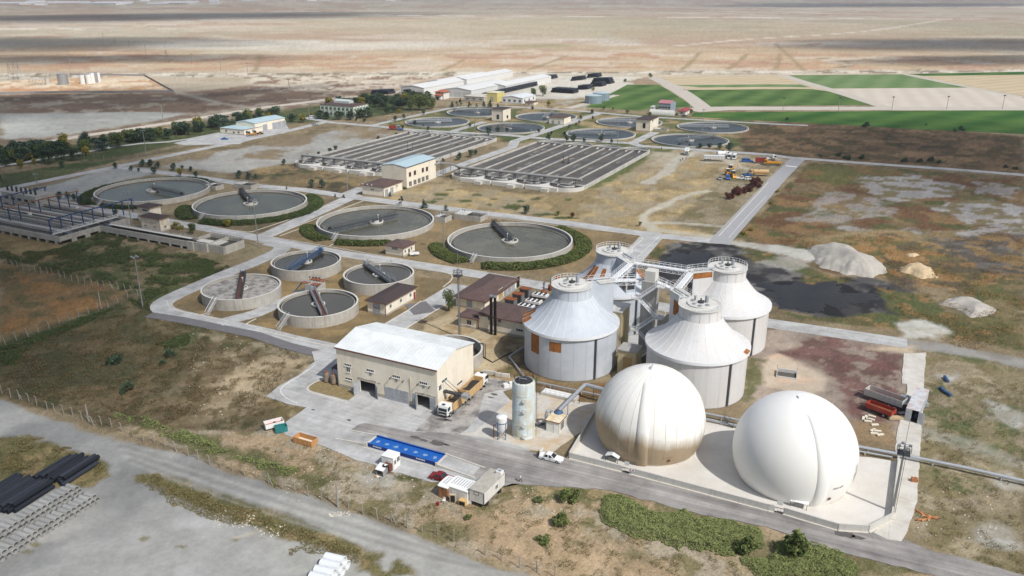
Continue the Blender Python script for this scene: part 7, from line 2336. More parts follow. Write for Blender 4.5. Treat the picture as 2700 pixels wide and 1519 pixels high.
CW = mat('container_white', lin(206,214,222),.6,.05,1, col2=lin(190,184,176), mixs=.8)
cd = (q5(1480,480) - q5(1400,900)).length
MB().box(-1.3,1.2,.05,11.8,.12,.2).build('floor', CHAS, th)
for i in range(24):
 MB().box(-1.35,-1.25,.05 + i*.49,.3 + i*.49,.1,2.8).build('side_corrugation', CW, th)
 MB().box(1.15,1.25,.05 + i*.49,.3 + i*.49,.1,2.8).build('side_corrugation', CW, th)
MB().box(-1.3,-1.22,.05,11.8,.1,2.8).box(1.12,1.2,.05,11.8,.1,2.8).box(-1.22,1.12,11.72,11.8,.1,2.8).build('wall', CW, th)
MB().box(-1.36,1.26,0,11.85,2.8,2.9).build('roof', mat('container_roof', lin(200,208,216),.6,.06,.8, col2=lin(190,160,140), mixs=1.2), th)
o = MB().box(-1.3,-.15,-.06,0,.15,2.75).build('door', CW, th)
for k in range(3):
 MB().box(-1.2 + k*.4,-1.1 + k*.4,-.11,-.06,.2,2.7).build('door_bar', STEEL, o)
o = MB().box(0,1.15,-.06,0,.15,2.75).build('door', CW, th)
o.location = (1.2,0,0)
o.rotation_euler = (0,0, R(-15))
for k in range(4):
 MB().box(-.9 + (k % 2)*1.1,-.3 + (k % 2)*1.1,1 + k*.8,1.6 + k*.8,.2,.8 + .3*k).build('stored_box', [STEELD, BLUE, RUST, P_GY][k], th)
for k, (X_, Y_, l, w, hh, m) in enumerate(((1260,520,1.6,1.2,1.3, P_WH),(1210,690,2.2,1.5,1.6, STEELD),(1110,880,3.6,1.0,.6, mat('old_timber', lin(190,172,140),.9,.2,2)),(1640,620,1.6,1.2,.9, P_GY),(1180,800,1.2,.9,.5, RUST))):
 t_ = thing('scrap_machine', ['white framed machine beside the container', 'dark steel cabinet beside the container', 'long timber bench at the container corner', 'grey crate on the right of the container', 'small rusty plate stack by the container'][k], 'scrap', q5(X_, Y_), R(-20 + 9*k))
 MB().box(-l/2, l/2,-w/2, w/2,.1, hh).build('body', m, t_)
 MB().box(-l/2 + .1, l/2 - .1,-w/2 + .1, w/2 - .1, hh, hh + .08).build('top', STEEL if k != 2 else m, t_)
 for sx in (-1,1):
  MB().box(sx*l*.4 - .06, sx*l*.4 + .06,-w/2 + .05, w/2 - .05,0,.1).build('skid', CHAS, t_)
SLABM = mat('pale_block', lin(222,214,196),.9,.06,2)
for k, (X_, Y_, r_) in enumerate(((430,870,60),(495,850,80),(580,890,-40),(525,930,-12),(600,830,-35),(660,1000,5),(620,1110,35),(710,1125,-12),(650,1175,-6),(770,1200,15))):
 t_ = MB().box(-.75,.75,-.25,.25,0,.25).build('concrete_block', SLABM)
 place(t_, q5(X_, Y_), R(r_)); tag(t_, 'pale broken concrete block lying below the farm trailers', 'block', 'loose blocks below the trailers')
th = thing('concrete_pit', 'open square concrete pit with rail posts in the sand', 'pit', T(3,2,185,905), R(-20))
MB().box(-2.3,2.3,-.2,0,-.05,.35).box(-2.3,2.3,3.0,3.2,-.05,.9).box(-2.3,-2.1,0,3.0,-.05,.6).box(2.1,2.3,0,3.0,-.05,.6).build('wall', RIM, th)
MB().box(-2.1,2.1,0,3,.02,.06).build('bottom', CONCD, th)
for s in (-2.2,2.2):
 for y in (.2,3.1):
  MB().rod((s, y, .3),(s, y, 1.7),.04,5).build('rail_post', STEELD, th)
# weighbridge
zb = lambda X_, Y_, z=0: G(950 + X_/8.523,1120 + Y_/8.523, z)
A_, B_ = zb(165,500), zb(1700,935)
D_ = zb(1925,720,.6)
L = (B_ - A_).length
ra = heading(A_, B_)
wy = 3.4
th = thing('weighbridge', 'blue steel weighbridge deck with pale concrete ends', 'weighbridge', A_, ra)
BL2 = mat('weighbridge_blue', lin(26,92,176),.45,.08,.8, col2=lin(40,104,180), mixs=.6)
BL3 = mat('weighbridge_dark_blue', lin(22,50,118),.45,.06,1)
for i in range(3):
 MB().box(L*i/3 + .02, L*(i + 1)/3 - .02,.2, wy - .2,.35,.6).build('deck_plate', BL2, th)
for y0 in (0, wy - .2):
 MB().box(0, L, y0, y0 + .2,.12,.85).build('side_girder', BL3, th)
 MB().box(0, L, y0 - .02, y0 + .22,.86,.94).build('girder_cap', BL2, th)
WORN = mat('worn_patch', lin(130,158,190),.8,.2,3)
for i in range(7):
 x = L*(.08 + .14*i)
 pts = [(x + .55*random.uniform(.5,1.1)*math.cos(t), wy*.5 + .55*random.uniform(.5,1.1)*math.sin(t),.604) for t in np.linspace(0,6.28,13)[:-1]]
 MB().add(pts, [tuple(range(12))]).build('worn_patch', WORN, th)
for x0, s in ((L*.085,.0),(L*.72,.0)):
 for i in range(6):
  MB().box(x0 + i*.34, x0 + i*.34 + .22,-.012,-.004,.42,.7).build('lettering', WHITE, th)
for x0, x1 in ((-.5,0),(L, L + .5)):
 MB().box(x0, x1,-.3, wy + .3,0,.62).build('end_beam', CONC_L, th)
 for y in (-.3, wy):
  MB().box(x0, x1, y, y + .3,.62,.95).build('corner_block', CONC_L, th)
MB().box(-1, L + .4,-.75,-.4,0,.15).build('footing', CONC_L, th)
for x0, x1, sg in ((L + .5, L + 8.5,1),(-7.5,-.5,-1)):
 hi, lo = (x0, x1) if sg > 0 else (x1, x0)
 MB().add([(hi, 0,.6),(lo, 0,.03),(lo, wy, .03),(hi, wy, .6),(hi, 0,0),(lo, 0,0),(lo, wy, 0),(hi, wy, 0)],[(0,1,2,3),(4,7,6,5),(0,4,5,1),(3,2,6,7),(0,3,7,4),(1,5,6,2)]).build('ramp', CONC, th)
 for y in (-.35, wy + .05):
  MB().add([(hi, y, .75),(lo, y, .12),(lo, y + .3,.12),(hi, y + .3,.75),(hi, y, 0),(lo, y, 0),(lo, y + .3,0),(hi, y + .3,0)],[(0,1,2,3),(4,7,6,5),(0,4,5,1),(3,2,6,7),(0,3,7,4),(1,5,6,2)]).build('ramp_kerb', CONC_L, th)
x = Bld('weigh_cabin', 'small white cabin beside the blue weighbridge', zb(748,1032), zb(485,960), zb(918,900),2.5, wm=WHITE, rot=ra)
x.walls(plinth=0)
o = MB().box(-x.w - .08,.08,-.08, x.d + .08,2.5,2.66).build('roof', WHITE, x.th)
bv = o.modifiers.new('bevel', 'BEVEL'); bv.width = .07; bv.segments = 2
x.win('r', x.d*.25,1.5,.6,.9); x.win('r', x.d*.72,1.6,.8,1.0); x.door('f', -x.w*.3,.9,2.0, WHITE, 1)
th = thing('scrap_shed', 'low white lean-to shed with a tyre on its roof', 'shed', zb(515,1175), ra)
MB().add([(-1.7,-.1,1.2),(.1,-.1,1.2),(.1,1.6,1.7),(-1.7,1.6,1.7),(-1.7,-.1,1.28),(.1,-.1,1.28),(.1,1.6,1.78),(-1.7,1.6,1.78)],[(0,3,2,1),(4,5,6,7),(0,1,5,4),(1,2,6,5),(2,3,7,6),(3,0,4,7)]).build('roof', WHITE, th)
MB().box(-.05,0,0,1.5,0,1.2).box(-1.6,-1.55,0,1.5,0,1.2).box(-1.6,0,1.5,1.55,0,1.65).build('wall', P_GY, th)
t_ = thing('cupboard', 'brown cupboard behind the lean-to shed with a tyre on top', 'cupboard', zb(640,1080), ra)
MB().box(-1.2,.2,0,1.4,0,1.5).build('body', mat('brown_board', lin(112,70,58),.8,.15,2), t_)
MB().box(-1.1,.1,-.03,-.005,.1,1.4).build('door', BROWN, t_)
t_ = MB().lathe([(.28,.0),(.55,.0),(.6,.12),(.55,.25),(.28,.25),(.28,0)],20).build('tyre', TYRE); place(t_, zb(565,930,1.5)); tag(t_, 'black tyre lying on top of the brown cupboard', 'tyre')
for k in range(4):
 t_ = MB().lathe([(.14,0),(.16,.05),(.16,.38),(.06,.46),(.06,.52)],10).build('canister', [P_YE, P_WH, P_WH, P_GY][k]); place(t_, zb(350 + k*32,1180 + 10*k)); tag(t_, ['yellow canister before the lean-to shed', 'white canister next to the yellow one', 'white canister third in the row before the shed', 'grey canister at the right end of the row'][k], 'canister', 'canisters before the shed')
# office trailer and cabins
z7 = lambda X_, Y_, z=0: G(1120 + X_/10.304,1220 + Y_/10.304, z)
Bt = z7(1610,1150,.9)
rt = heading(z7(1290,1040,.9), Bt)
TRW = mat('trailer_white', lin(216,216,212),.6,.05,1, streak=lin(186,180,170))
th = thing('office_trailer', 'long white office trailer with grey flat roof on wheels', 'trailer', (Bt.x, Bt.y, 0), rt)
w_, d_ = 3.0,(z7(2280,620,.9) - Bt).length
zt = zrow(Bt.y, 1220 + 830/10.304)
MB().box(-w_, 0,0, d_, .9, zt - .1).build('body', TRW, th)
MB().box(-w_ - .06,.06,-.06, d_ + .06, zt - .1, zt).build('roof', mat('grey_felt', lin(168,164,154),.9,.12,1.5, col2=lin(186,182,172), mixs=.8), th)
for i in range(14):
 MB().box(.002,.02, d_*i/14 + .03, d_*(i + 1)/14 - .03,1.0, zt - .16).build('wall_panel', TRW, th)
o = MB().box(.02,.06, d_*.58 - .5, d_*.58 + .5,1.7,2.6).build('window', FRAME, th)
for s in (-.22,.22):
 MB().box(.06,.075, d_*.58 + s - .16, d_*.58 + s + .16,1.78,2.52).build('pane', GLASS, o)
o = MB().box(-2.0,-1.0,-.06,-.0,2.5,3.0).build('window', BROWN, th)
MB().box(-1.9,-1.1,-.08,-.06,2.58,2.92).build('pane', FRAME, o)
for x_, y_ in ((-w_, 0),(0,0),(0, d_)):
 MB().box(x_ - .05, x_ + .05, y_ - .05, y_ + .05,.85, zt - .1).build('corner_post', STEELD, th)
MB().box(-w_ + .2,-.2,.5, d_ - .5,.6,.88).build('chassis', CHAS, th)
for y_ in (1.2, d_ - 1.6):
 for s in (-w_ + .15,-.15):
  MB().rod((s - .12, y_, .45),(s + .12, y_, .45),.45,14).build('wheel', TYRE, th)
o = MB().box(-1.3,-.2, d_ - 1.1, d_ - .1, zt, zt + .55).build('roof_unit', WHITE, th)
MB().box(-1.1,-.4, d_ - .9, d_ - .3, zt + .55, zt + .6).build('grille', STEEL, o)
for k, (l_, r_, wd, dd, hh, lab) in enumerate(((700,1160,4.2,3.4,2.5, 'white rounded cabin between the trailer and the junk hut'),(425,620,1.9,3.4,2.3, 'junk hut of brown boards with a white sheet roof'))):
 p = z7(r_, 1010 if k else 1140)
 x = Bld('site_cabin' if k == 0 else 'junk_hut', lab, p, p, p, hh, rot=rt, wm=WHITE if k == 0 else mat('brown_boards', lin(164,122,84),.9,.2,1.5, col2=lin(120,76,52), mixs=1), w=wd, d=dd)
 x.walls(plinth=0)
 o = MB().xprism([(-.1, hh - .05),(dd + .1, hh - .05),(dd + .1, hh + .1),(dd*.8, hh + .32),(dd*.2, hh + .32),(-.1, hh + .1)],-wd - .1,.1).build('roof', WHITE, x.th)
 for i in range(7 if k == 0 else 3):
  q = -wd + .5 + i*wd/(8 if k == 0 else 4)
  MB().box(q, q + .12, dd*.2, dd*.8, hh + .322, hh + .36).build('roof_rib', P_GY, o)
 if k == 0:
  for q in (-wd*.85,-wd*.35):
   MB().box(q - .55, q + (.55 if q < -2 else 1.0),-.04,-.005,.3,2.1).build('wall_panel', TRW, x.th)
for k, (X_, Y_, sx, sy, sz, rr_, m, nm, lab) in enumerate(((760,1090,1.0,.35,1.6,25, mat('beige_board', lin(196,180,156),.8,.1,2), 'wardrobe', 'tilted beige wardrobe before the white cabin'),(1010,1180,1.3,.8,1.0,5, mat('light_wood', lin(210,176,118),.8,.12,2), 'wooden_cabinet', 'open wooden cabinet before the white cabin'),(1030,1010,1.6,.8,.8,-15, P_GY, 'work_table', 'grey covered table before the white cabin'),(1215,1130,.5,.5,1.9,0, WHITE, 'water_boiler', 'white upright boiler at the cabin corner'))):
 t_ = thing(nm, lab, 'furniture', z7(X_, Y_), rt + R(rr_))
 o = MB().box(-sx/2, sx/2,0, sy, .05, sz).build('body', m, t_)
 MB().box(-sx/2 + .1, sx/2 - .1,-.02,-.004,.15, sz - .15).build('front', DARK if k in (0,1) else m, t_)
 MB().box(-sx/2 - .03, sx/2 + .03,-.04, sy + .02, sz, sz + .05).build('top', m, t_)
t_ = thing('plastic_chair', 'white plastic chair before the junk hut', 'chair', z7(520,1080), rt)
MB().box(-.25,.25,-.25,.25,.42,.47).build('seat', WHITE, t_); MB().box(-.25,.25,.2,.25,.47,.95).build('backrest', WHITE, t_)
for sx in (-.22,.22):
 for sy in (-.22,.22):
  MB().box(sx - .03, sx + .03, sy - .03, sy + .03,0,.42).build('leg', WHITE, t_)
t_ = MB().lathe([(.01,0),(.28,.02),(.34,.3),(.28,.55),(.01,.6)],12).build('red_drum', P_RD); place(t_, z7(350,1150)); tag(t_, 'dark red drum lying out on the sand before the junk hut', 'drum')
# skips by the yard
box_trailer('white box trailer full of rusty scrap at the yard corner', T(1,2,185,1400), R(30), P_WH, 3.8,1.9,.5,1.5,(.3,), inner=P_RD2)
box_trailer('teal skip beside the white scrap trailer', T(1,2,255,1438), R(25), paintm('teal', 44,122,124),2.4,1.6,.1,1.3, None, inner=SLABM)
box_trailer('brown plywood crate skip on the verge', T(1,3,500,105), ra, mat('plywood', lin(190,142,92),.9,.12,1.5),4.6,2.0,.05,1.3, None, inner=SLABM)
for k, (X_, Y_, w_) in enumerate(((2345,865,3.6),(2437,885,1.6),(2510,895,2.0))):
 t_ = MB().yprism([(-w_/2,0),(w_/2,0),(w_/2 - .1,.9),(-w_/2 + .1,.9)],-.25,.25).build('road_barrier', CONC_L); place(t_, T(1,2, X_, Y_), R(-14)); tag(t_, ['longest concrete barrier block behind the tippers', 'short middle concrete barrier block behind the tippers', 'concrete barrier block nearest the scrubber tower'][k], 'barrier', 'barrier blocks')
for k, (X_, Y_) in enumerate(((2520,995),(2560,985))):
 t_ = MB().box(-.7,.7,-.5,.5,0,.9).build('white_tank_box', WHITE); place(t_, T(1,2, X_, Y_), R(20 + 30*k)); tag(t_, ['white plastic box in the green patch behind the tower', 'second white plastic box in the green patch'][k], 'box')
t_ = thing('bricks_pallet', 'timber pallet stacked with bricks on the concrete strip', 'pallet', T(3,3,1470,495), R(-12))
for i in range(4):
 for j in range(3):
  MB().box(-.55 + i*.28,-.3 + i*.28,-.4 + j*.28,-.15 + j*.28,.15,.8 - .1*((i + j) % 2)).build('brick_stack', mat('brick_clay', lin(176,118,82),.9,.15,3), t_)
MB().box(-.6,.6,-.5,.5,.05,.14).build('pallet_deck', mat('old_timber', lin(190,172,140),.9,.2,2), t_)
for k in range(6):
 t_ = MB().box(-1.6 + .3*(k % 3),1.3,-.12,.12,0,.16).build('rusty_plank', mat('rusty_plank', lin(166,92,56),.9,.2,2, col2=lin(206,160,110), mixs=1)); place(t_, T(3,3,1560 + 28*(k % 4),830 + 26*(k // 2),.0) + Vector((0,0,.02*k)), R(-60 + 17*k)); tag(t_, 'rusty plank in the pile on the dry grass right of the pad', 'plank', 'rusty planks in a pile')
t_ = thing('parked_trailer', 'small white utility trailer at the square hut', 'trailer', T(1,1,1592,1120), R(20)); MB().box(-1.6,1.6,-.8,.8,.5,1.0).build('box', P_WH, t_); wheels(t_, (0,),.9,.35)
for k, (X_, Y_, l) in enumerate(((1790,925,2.6),(1757,1035,2.2),(1812,1075,1.6))):
 t_ = MB().rod((-l/2,0,.35),(l/2,0,.35),.35,12).build('blue_pipe', BLUE); place(t_, T(3,2, X_, Y_), R(78 + 12*k)); tag(t_, ['upper blue pipe piece on the grass beyond the container', 'lower blue pipe piece on the grass beyond the container', 'short dull blue pipe piece in the green scrub'][k], 'pipe')

# ------------------------------------------------------------------ people
SKIN = mat('skin', lin(176,130,104),.7,.05,3)
HAIR = mat('dark_hair', lin(48,40,36),.8,.1,3)
def person(label, loc, rot, shirt, trousers, stride=.28, group=None):
 th = thing('person', label, 'person', loc, rot, group)
 J = {'pel': (0,0,.95,.15), 'wai': (0,0,1.1,.14), 'che': (.02,0,1.34,.165), 'nec': (.03,0,1.5,.06), 'hea': (.05,0,1.62,.085), 'top': (.05,0,1.72,.07),
  'hl': (0,.1,.9,.1), 'kl': (stride*.55,.1,.5,.075), 'al': (stride, .1,.09,.05), 'tl': (stride + .18,.1,.04,.04),
  'hr': (0,-.1,.9,.1), 'kr': (-stride*.3,-.1,.5,.075), 'ar': (-stride, -.1,.12,.05), 'tr': (-stride + .16,-.1,.04,.04),
  'sl': (.02,.2,1.42,.075), 'el': (-.08,.25,1.14,.05), 'wl': (.06,.25,.92,.04), 'gl': (.12,.25,.84,.04), 'sr': (.02,-.2,1.42,.075), 'er': (.0,-.25,1.14,.05), 'wr': (.16,-.24,.95,.04), 'gr': (.23,-.23,.88,.04)}
 E_ = [('pel', 'wai'),('wai', 'che'),('che', 'nec'),('nec', 'hea'),('hea', 'top'),('pel', 'hl'),('hl', 'kl'),('kl', 'al'),('al', 'tl'),('pel', 'hr'),('hr', 'kr'),('kr', 'ar'),('ar', 'tr'),('che', 'sl'),('sl', 'el'),('el', 'wl'),('wl', 'gl'),('che', 'sr'),('sr', 'er'),('er', 'wr'),('wr', 'gr')]
 ks = list(J)
 me = bpy.data.meshes.new('body')
 me.from_pydata([J[k][:3] for k in ks],[(ks.index(a), ks.index(b_)) for a, b_ in E_],[])
 o = bpy.data.objects.new('body', me)
 COL.objects.link(o)
 o.modifiers.new('skin', 'SKIN')
 for i, k in enumerate(ks):
  me.skin_vertices[0].data[i].radius = (J[k][3], J[k][3])
 me.skin_vertices[0].data[0].use_root = True
 o.modifiers.new('sub', 'SUBSURF').levels = 1
 dg = bpy.context.evaluated_depsgraph_get()
 m2 = bpy.data.meshes.new_from_object(o.evaluated_get(dg))
 o.modifiers.clear()
 o.data = m2
 m2.materials.clear()
 for m in (SKIN, shirt, trousers, HAIR):
  m2.materials.append(m)
 for p in m2.polygons:
  z, x, y = p.center.z, p.center.x, abs(p.center.y)
  p.material_index = (3 if z > 1.66 or (x < .03 and z > 1.56) else 0) if z > 1.5 else (1 if z > .98 or (y > .19 and z > 1.05) else (0 if y > .19 else (2 if z > .07 else 3)))
  p.use_smooth = True
 o.parent = th
 return th
pf = G(1372,1271.5)
P_SHIRT = mat('pale_blue_shirt', lin(196,216,228),.8,.05,3)
P_TROU = mat('dark_trousers', lin(58,48,44),.8,.1,3)
person('man in a pale blue shirt and dark trousers walking on the haul road', pf, R(-20), P_SHIRT, P_TROU)
person('person in dark clothes bending at the open boot of the white sedan', G(1419,1206), R(-10), P_TROU, P_TROU, .1)
for k, (X_, Y_, m) in enumerate(((1690,182, P_TROU),(1715,168, P_TROU),(1750,158, P_RD))):
 person(['leftmost of three walkers on the gravel track, dark clothes', 'middle one of three walkers on the gravel track, dark clothes', 'walker in a red top on the gravel track'][k], T(2,1, X_, Y_), R(60 + 40*k), m, P_TROU, .2, 'walkers on the gravel track')
person('person in dark clothes standing at the road behind the right basin', T(2,1,1502,62), R(-90), P_TROU, P_TROU, .1)
# ------------------------------------------------------------------ pipe yard
CPIPE = mat('concrete_pipe', lin(152,152,150),.9,.08,1.2, rnd=.12)
BPIPE = mat('black_plastic_pipe', lin(42,46,54),.4,.1,1, rnd=.5)
WPIPE = mat('white_lined_pipe', lin(222,226,228),.6,.05,1)
def pipemesh(r, L, wall, m, sock=0.0):
 """hollow pipe along +x with an optional socket at its far end"""
 o = MB().lathe([(r - wall, 0),(r, 0),(r, L)] + ([(r + sock, L - .25),(r + sock, L)] if sock else []) + [(r - wall, L),(r - wall, 0)],16).build('tmp', m)
 me = o.data
 me.transform(Matrix.Rotation(math.pi/2,4, 'Y'))
 smooth_by_angle(o, 40)
 bpy.data.objects.remove(o)
 return me
def stack(me, P0, P1, ax, r, n, layers, name, label, group, cut=0, cat='pipe', jit=.1):
 """a stack along P0-P1 of pipes lying along ax"""
 d = (P1 - P0).normalized()
 for l in range(layers):
  for i in range(n - l - cut*(l > 0)):
   o = bpy.data.objects.new(name, me)
   COL.objects.link(o)
   o.location = P0 + d*((i + l*.5)*2.04*r) + Vector((0,0, r + l*1.75*r)) + Vector((math.cos(ax), math.sin(ax),0))*random.uniform(-jit, jit)
   o.rotation_euler = (0,0, ax)
   tag(o, label + (', bottom layer', ', upper layer', ', top layer')[l], cat, group)
axc = heading(T(0,3,660,560), T(0,3,760,592))
Lc = 2.3
mc = pipemesh(.5, Lc, .09, CPIPE, .06)
back = Vector((math.cos(axc), math.sin(axc),0))*Lc
stack(mc, T(0,3,990,705) - back, T(0,3,0,1320) - back, axc, .5,32,2, 'concrete_pipe', 'short grey concrete pipe in the front stack at the left edge', 'concrete pipes, front stack')
stack(mc, T(0,3,845,648) - back, T(0,3,0,1165) - back, axc, .5,27,3, 'concrete_pipe', 'short grey concrete pipe in the rear stack beside the black pipes', 'concrete pipes, rear stack')
axb = heading(T(0,3,630,480), T(0,3,912,300))
mb = pipemesh(.43,8.0,.06, BPIPE)
stack(mb, T(0,3,655,535), T(0,3,320,500), axb, .43,9,2, 'black_pipe', 'long black pipe in the small stack on the grass island', 'black pipes on the grass island', 1, jit=.7)
stack(mb, T(0,3,130,825), T(0,3,-300,720), axb, .43,11,2, 'black_pipe', 'long black pipe in the stack behind the concrete pipes', 'black pipes behind the concrete pipes', jit=.7)
axw = heading(T(1,3,700,1260), T(1,3,870,1300))
mw = pipemesh(.75,3.3,.1, WPIPE, .05)
stack(mw, T(1,3,735,1330), T(1,3,560,1560), axw, .75,5,2, 'white_pipe', 'big white lined pipe in the stack at the bottom edge', 'white pipes at the bottom edge')
# ------------------------------------------------------------------ fences
POSTM = mat('fence_concrete', lin(158,154,145),.9,.12,2)
pm = MB().box(-.06,.06,-.06,.06,0,2.0).add([(-.07,-.07,2.0),(.07,-.07,2.0),(.07,.07,2.0),(-.07,.07,2.0),(-.37,-.06,2.38),(-.27,-.06,2.45),(-.27,.06,2.45),(-.37,.06,2.38)],[(0,1,5,4),(1,2,6,5),(2,3,7,6),(3,0,4,7),(4,5,6,7)]).build('post', POSTM)
def fence(pts, label, sc=1.0, step=0, wires=True):
 th = thing('fence', label, 'fence', (pts[0].x, pts[0].y, 0))
 if step:
  q = []
  for a, c in zip(pts, pts[1:]):
   n = max(1, round((c - a).length/step))
   q += [a.lerp(c, i/n) for i in range(n)]
  pts = q + [pts[-1]]
 for i, p in enumerate(pts):
  o = bpy.data.objects.new('post', pm.data)
  COL.objects.link(o)
  o.parent = th
  o.location = p - th.location
  o.rotation_euler = (random.uniform(-.05,.05), random.uniform(-.05,.05), ANG + math.pi/2 + random.uniform(-.2,.2))
  o.scale = (sc, sc, sc)
  if i % 8 == 3 and sc == 1:
   MB().rod((0,0,1.5),(.9,.2,0),.06,5).rod((0,0,1.5),(-.2,-.9,0),.06,5).build('strut', POSTM, o)
 if wires:
  for z in (.7,1.3,1.9):
   MB().tube([p - th.location + Vector((0,0, z)) for p in pts],.012,3).build('wire', STEELD, th)
fence([T(0,1,-120,1130)] + [T(0,1, *p) for p in ((10,1195),(65,1215),(125,1228),(175,1243),(235,1262),(295,1278),(355,1288),(415,1300),(480,1308),(530,1312),(600,1340),(655,1355),(725,1385),(790,1390),(850,1400),(930,1425),(990,1438),(1045,1445))] + [T(0,2, *p) for p in ((1120,5),(1190,15),(1260,30),(1325,45),(1390,85))], 'row of pale fence posts above the orange grass')
fence([T(0,2, *p) for p in ((-70,610),(55,572),(165,525),(275,485),(390,452),(495,405),(598,362),(693,325),(795,300),(893,262),(988,225),(1083,195),(1190,153),(1285,105),(1390,88))], 'row of pale fence posts above the dark green strip')
fence([T(0,2, *p) for p in ((-60,1030),(20,1058),(108,1100),(195,1118),(295,1145),(372,1180),(480,1225),(553,1253),(640,1265),(735,1290),(830,1328),(930,1380),(1022,1378),(1125,1405),(1225,1445))] + [T(0,3, *p) for p in ((1340,50),(1445,95),(1552,108),(1660,150),(1765,190),(1895,240),(1995,275),(2110,325),(2220,345),(2340,390),(2458,430))] + [T(1,3, *p) for p in ((0,450),(130,515),(265,570),(390,585),(525,645),(660,680),(930,760),(1075,825),(1220,868),(1365,905),(1520,965),(1670,1010),(1825,1040),(1990,1095),(2305,1230),(2470,1290))] + [T(2,3, *p) for p in ((75,1360),(250,1405),(430,1450))], 'long row of bent fence posts along the gravel road')
fence([T(2,0,700,1105), T(2,0,1450,1150)], 'far low fence before the green crop field', .9,9, False)
fence([T(2,0,1850,1172), T(3,0,300,1240), T(3,0,1000,1290), T(3,0,1500,1315), T(3,0,2600,1365)], 'far fence between the green field and the brown scrub', .9,11, False)
fence([T(0,1, *p) for p in ((850,135),(1140,165),(1500,130),(1800,45))], 'fence by the lawn left of the gravel lot', .9,7, False)
bpy.data.objects.remove(pm)
# ------------------------------------------------------------------ masts and poles
MASTM = mat('mast_steel', lin(150,152,154),.5,.06,1, metal=.4)
WOODP = mat('grey_pole', lin(150,148,144),.9,.1,1)
def mast(base, toprow, label, head=True, r=.2, cage=False, group='floodlight masts', name='light_mast'):
 h = zrow(base.y, toprow)
 th = thing(name, label, 'mast' if head else 'pole', base, ANG, group)
 MB().rod((0,0,0),(0,0, h), r, 10, r*.6).build('pole', MASTM if head else WOODP, th)
 if head:
  for i in range(4):
   a = i*math.pi/2 + .4
   MB().rod((0,0, h - .3),(.9*math.cos(a),.9*math.sin(a), h - .1),.05,5).box(.9*math.cos(a) - .25,.9*math.cos(a) + .25,.9*math.sin(a) - .18,.9*math.sin(a) + .18, h - .25, h + .1).build('floodlight', STEEL, th)
  if cage:
   b = MB(); railing(b, [(1.1*math.cos(i*.785),1.1*math.sin(i*.785), h - 1.4) for i in range(9)],1.1,1,.04); b.box(-1,1,-1,1, h - 1.5, h - 1.42); b.build('platform', STEELD, th)
   MB().rod((0,0, h),(0,0, h + 5),.04,5).build('aerial', STEEL, th)
   b = MB()
   for i in range(int(h/.5)):
    b.rod((r + .15,-.2, i*.5),(r + .15,.2, i*.5),.02,4)
   for s in (-.2,.2):
    b.rod((r + .15, s, 0),(r + .15, s, h - 1.4),.03,4)
   b.build('ladder', STEELD, th)
 return th
py = lambda r, y: 380*r + y*.26224
for b_, t_, lab, cg in ((T(0,2,1437,195), py(1,1130), 'light mast on the left bank before the curved road', 0),(T(0,1,400,530), py(1,300), 'light mast behind the inlet basin by the lawn road', 0),(T(0,1,1330,840), py(1,480), 'light mast beside the inlet building', 0),(T(1,1,25,1035), py(1,560), 'light mast before the second big tank', 0),(T(1,1,920,465), py(1,110), 'light mast before the left basin', 0),(T(1,1,1890,1075), py(1,690), 'light mast between the third and fourth big tank', 0),(T(1,2,2045,495), py(1,1270), 'tall caged light mast beside the boiler houses', 1),(T(1,0,2200,1315), py(0,1085), 'light mast between two rear tanks on the lawn', 0),(T(1,1,1958,265), py(1,-20), 'light mast between the two aeration basins', 0),(T(2,0,1060,1470), py(0,1165), 'light mast before the third pump house', 0),(T(2,0,1910,1345), py(0,1100), 'light mast between the two right rear tanks', 0),(T(3,3,1250,805), py(3,130), 'tall caged light mast leaning over the concrete strip', 1),(T(0,1,1475,125), py(0,1310), 'light mast on the lawn before the workshop', 0),(T(1,0,540,1225), py(0,1040), 'light mast beside the office block car park', 0)):
 mast(b_, t_, lab, True, .2 if not cg else .26, bool(cg))
for b_, t_, lab in ((T(0,2,1018,205), py(2,40), 'bare pole at the fence above the orange grass'),(T(0,2,893,1342), py(2,1165), 'bare pole at the fence by the gravel road'),(T(1,3,825,750), py(3,510), 'bare pole at the fence below the weigh cabin')):
 mast(b_, t_, lab, False, .2, group='bare poles', name='utility_pole')
for k, (x, y, t_) in enumerate(((150,1105,990),(708,1115,985),(1245,1100,980),(1795,1100,975),(2355,1095,965))):
 th = mast(T(3,0, x, y), t_*.26224, 'slim lamp pole on the farm road, number %s from the left' % ('one', 'two', 'three', 'four', 'five')[k], False, .22, group='farm road lamps', name='lamp_pole')
 MB().box(-.8,.8,-.4,.4, zrow(T(3,0, x, y).y, t_*.26224), zrow(T(3,0, x, y).y, t_*.26224) + .6).build('lamp', STEELD, th)
PL = 'power line poles on the plain'
for k, (c_, x, y, t_) in enumerate(((0,712,690,540),(0,1040,400,335),(0,1298,470,405),(0,1470,550,450),(0,1930,635,535),(0,2222,710,560),(0,2498,795,630),(1,337,905,790),(1,312,1000,880),(0,1158,450,390),(0,1640,1210,1060))):
 th = mast(T(c_, 0, x, y), t_*.26224, 'grey power pole with cross arm standing on the dry plain', False, .3, group=PL, name='power_pole')
 hh = zrow(T(c_, 0, x, y).y, t_*.26224)
 MB().box(-2,2,-.15,.15, hh - 1.2, hh - .8).build('cross_arm', WOODP, th)
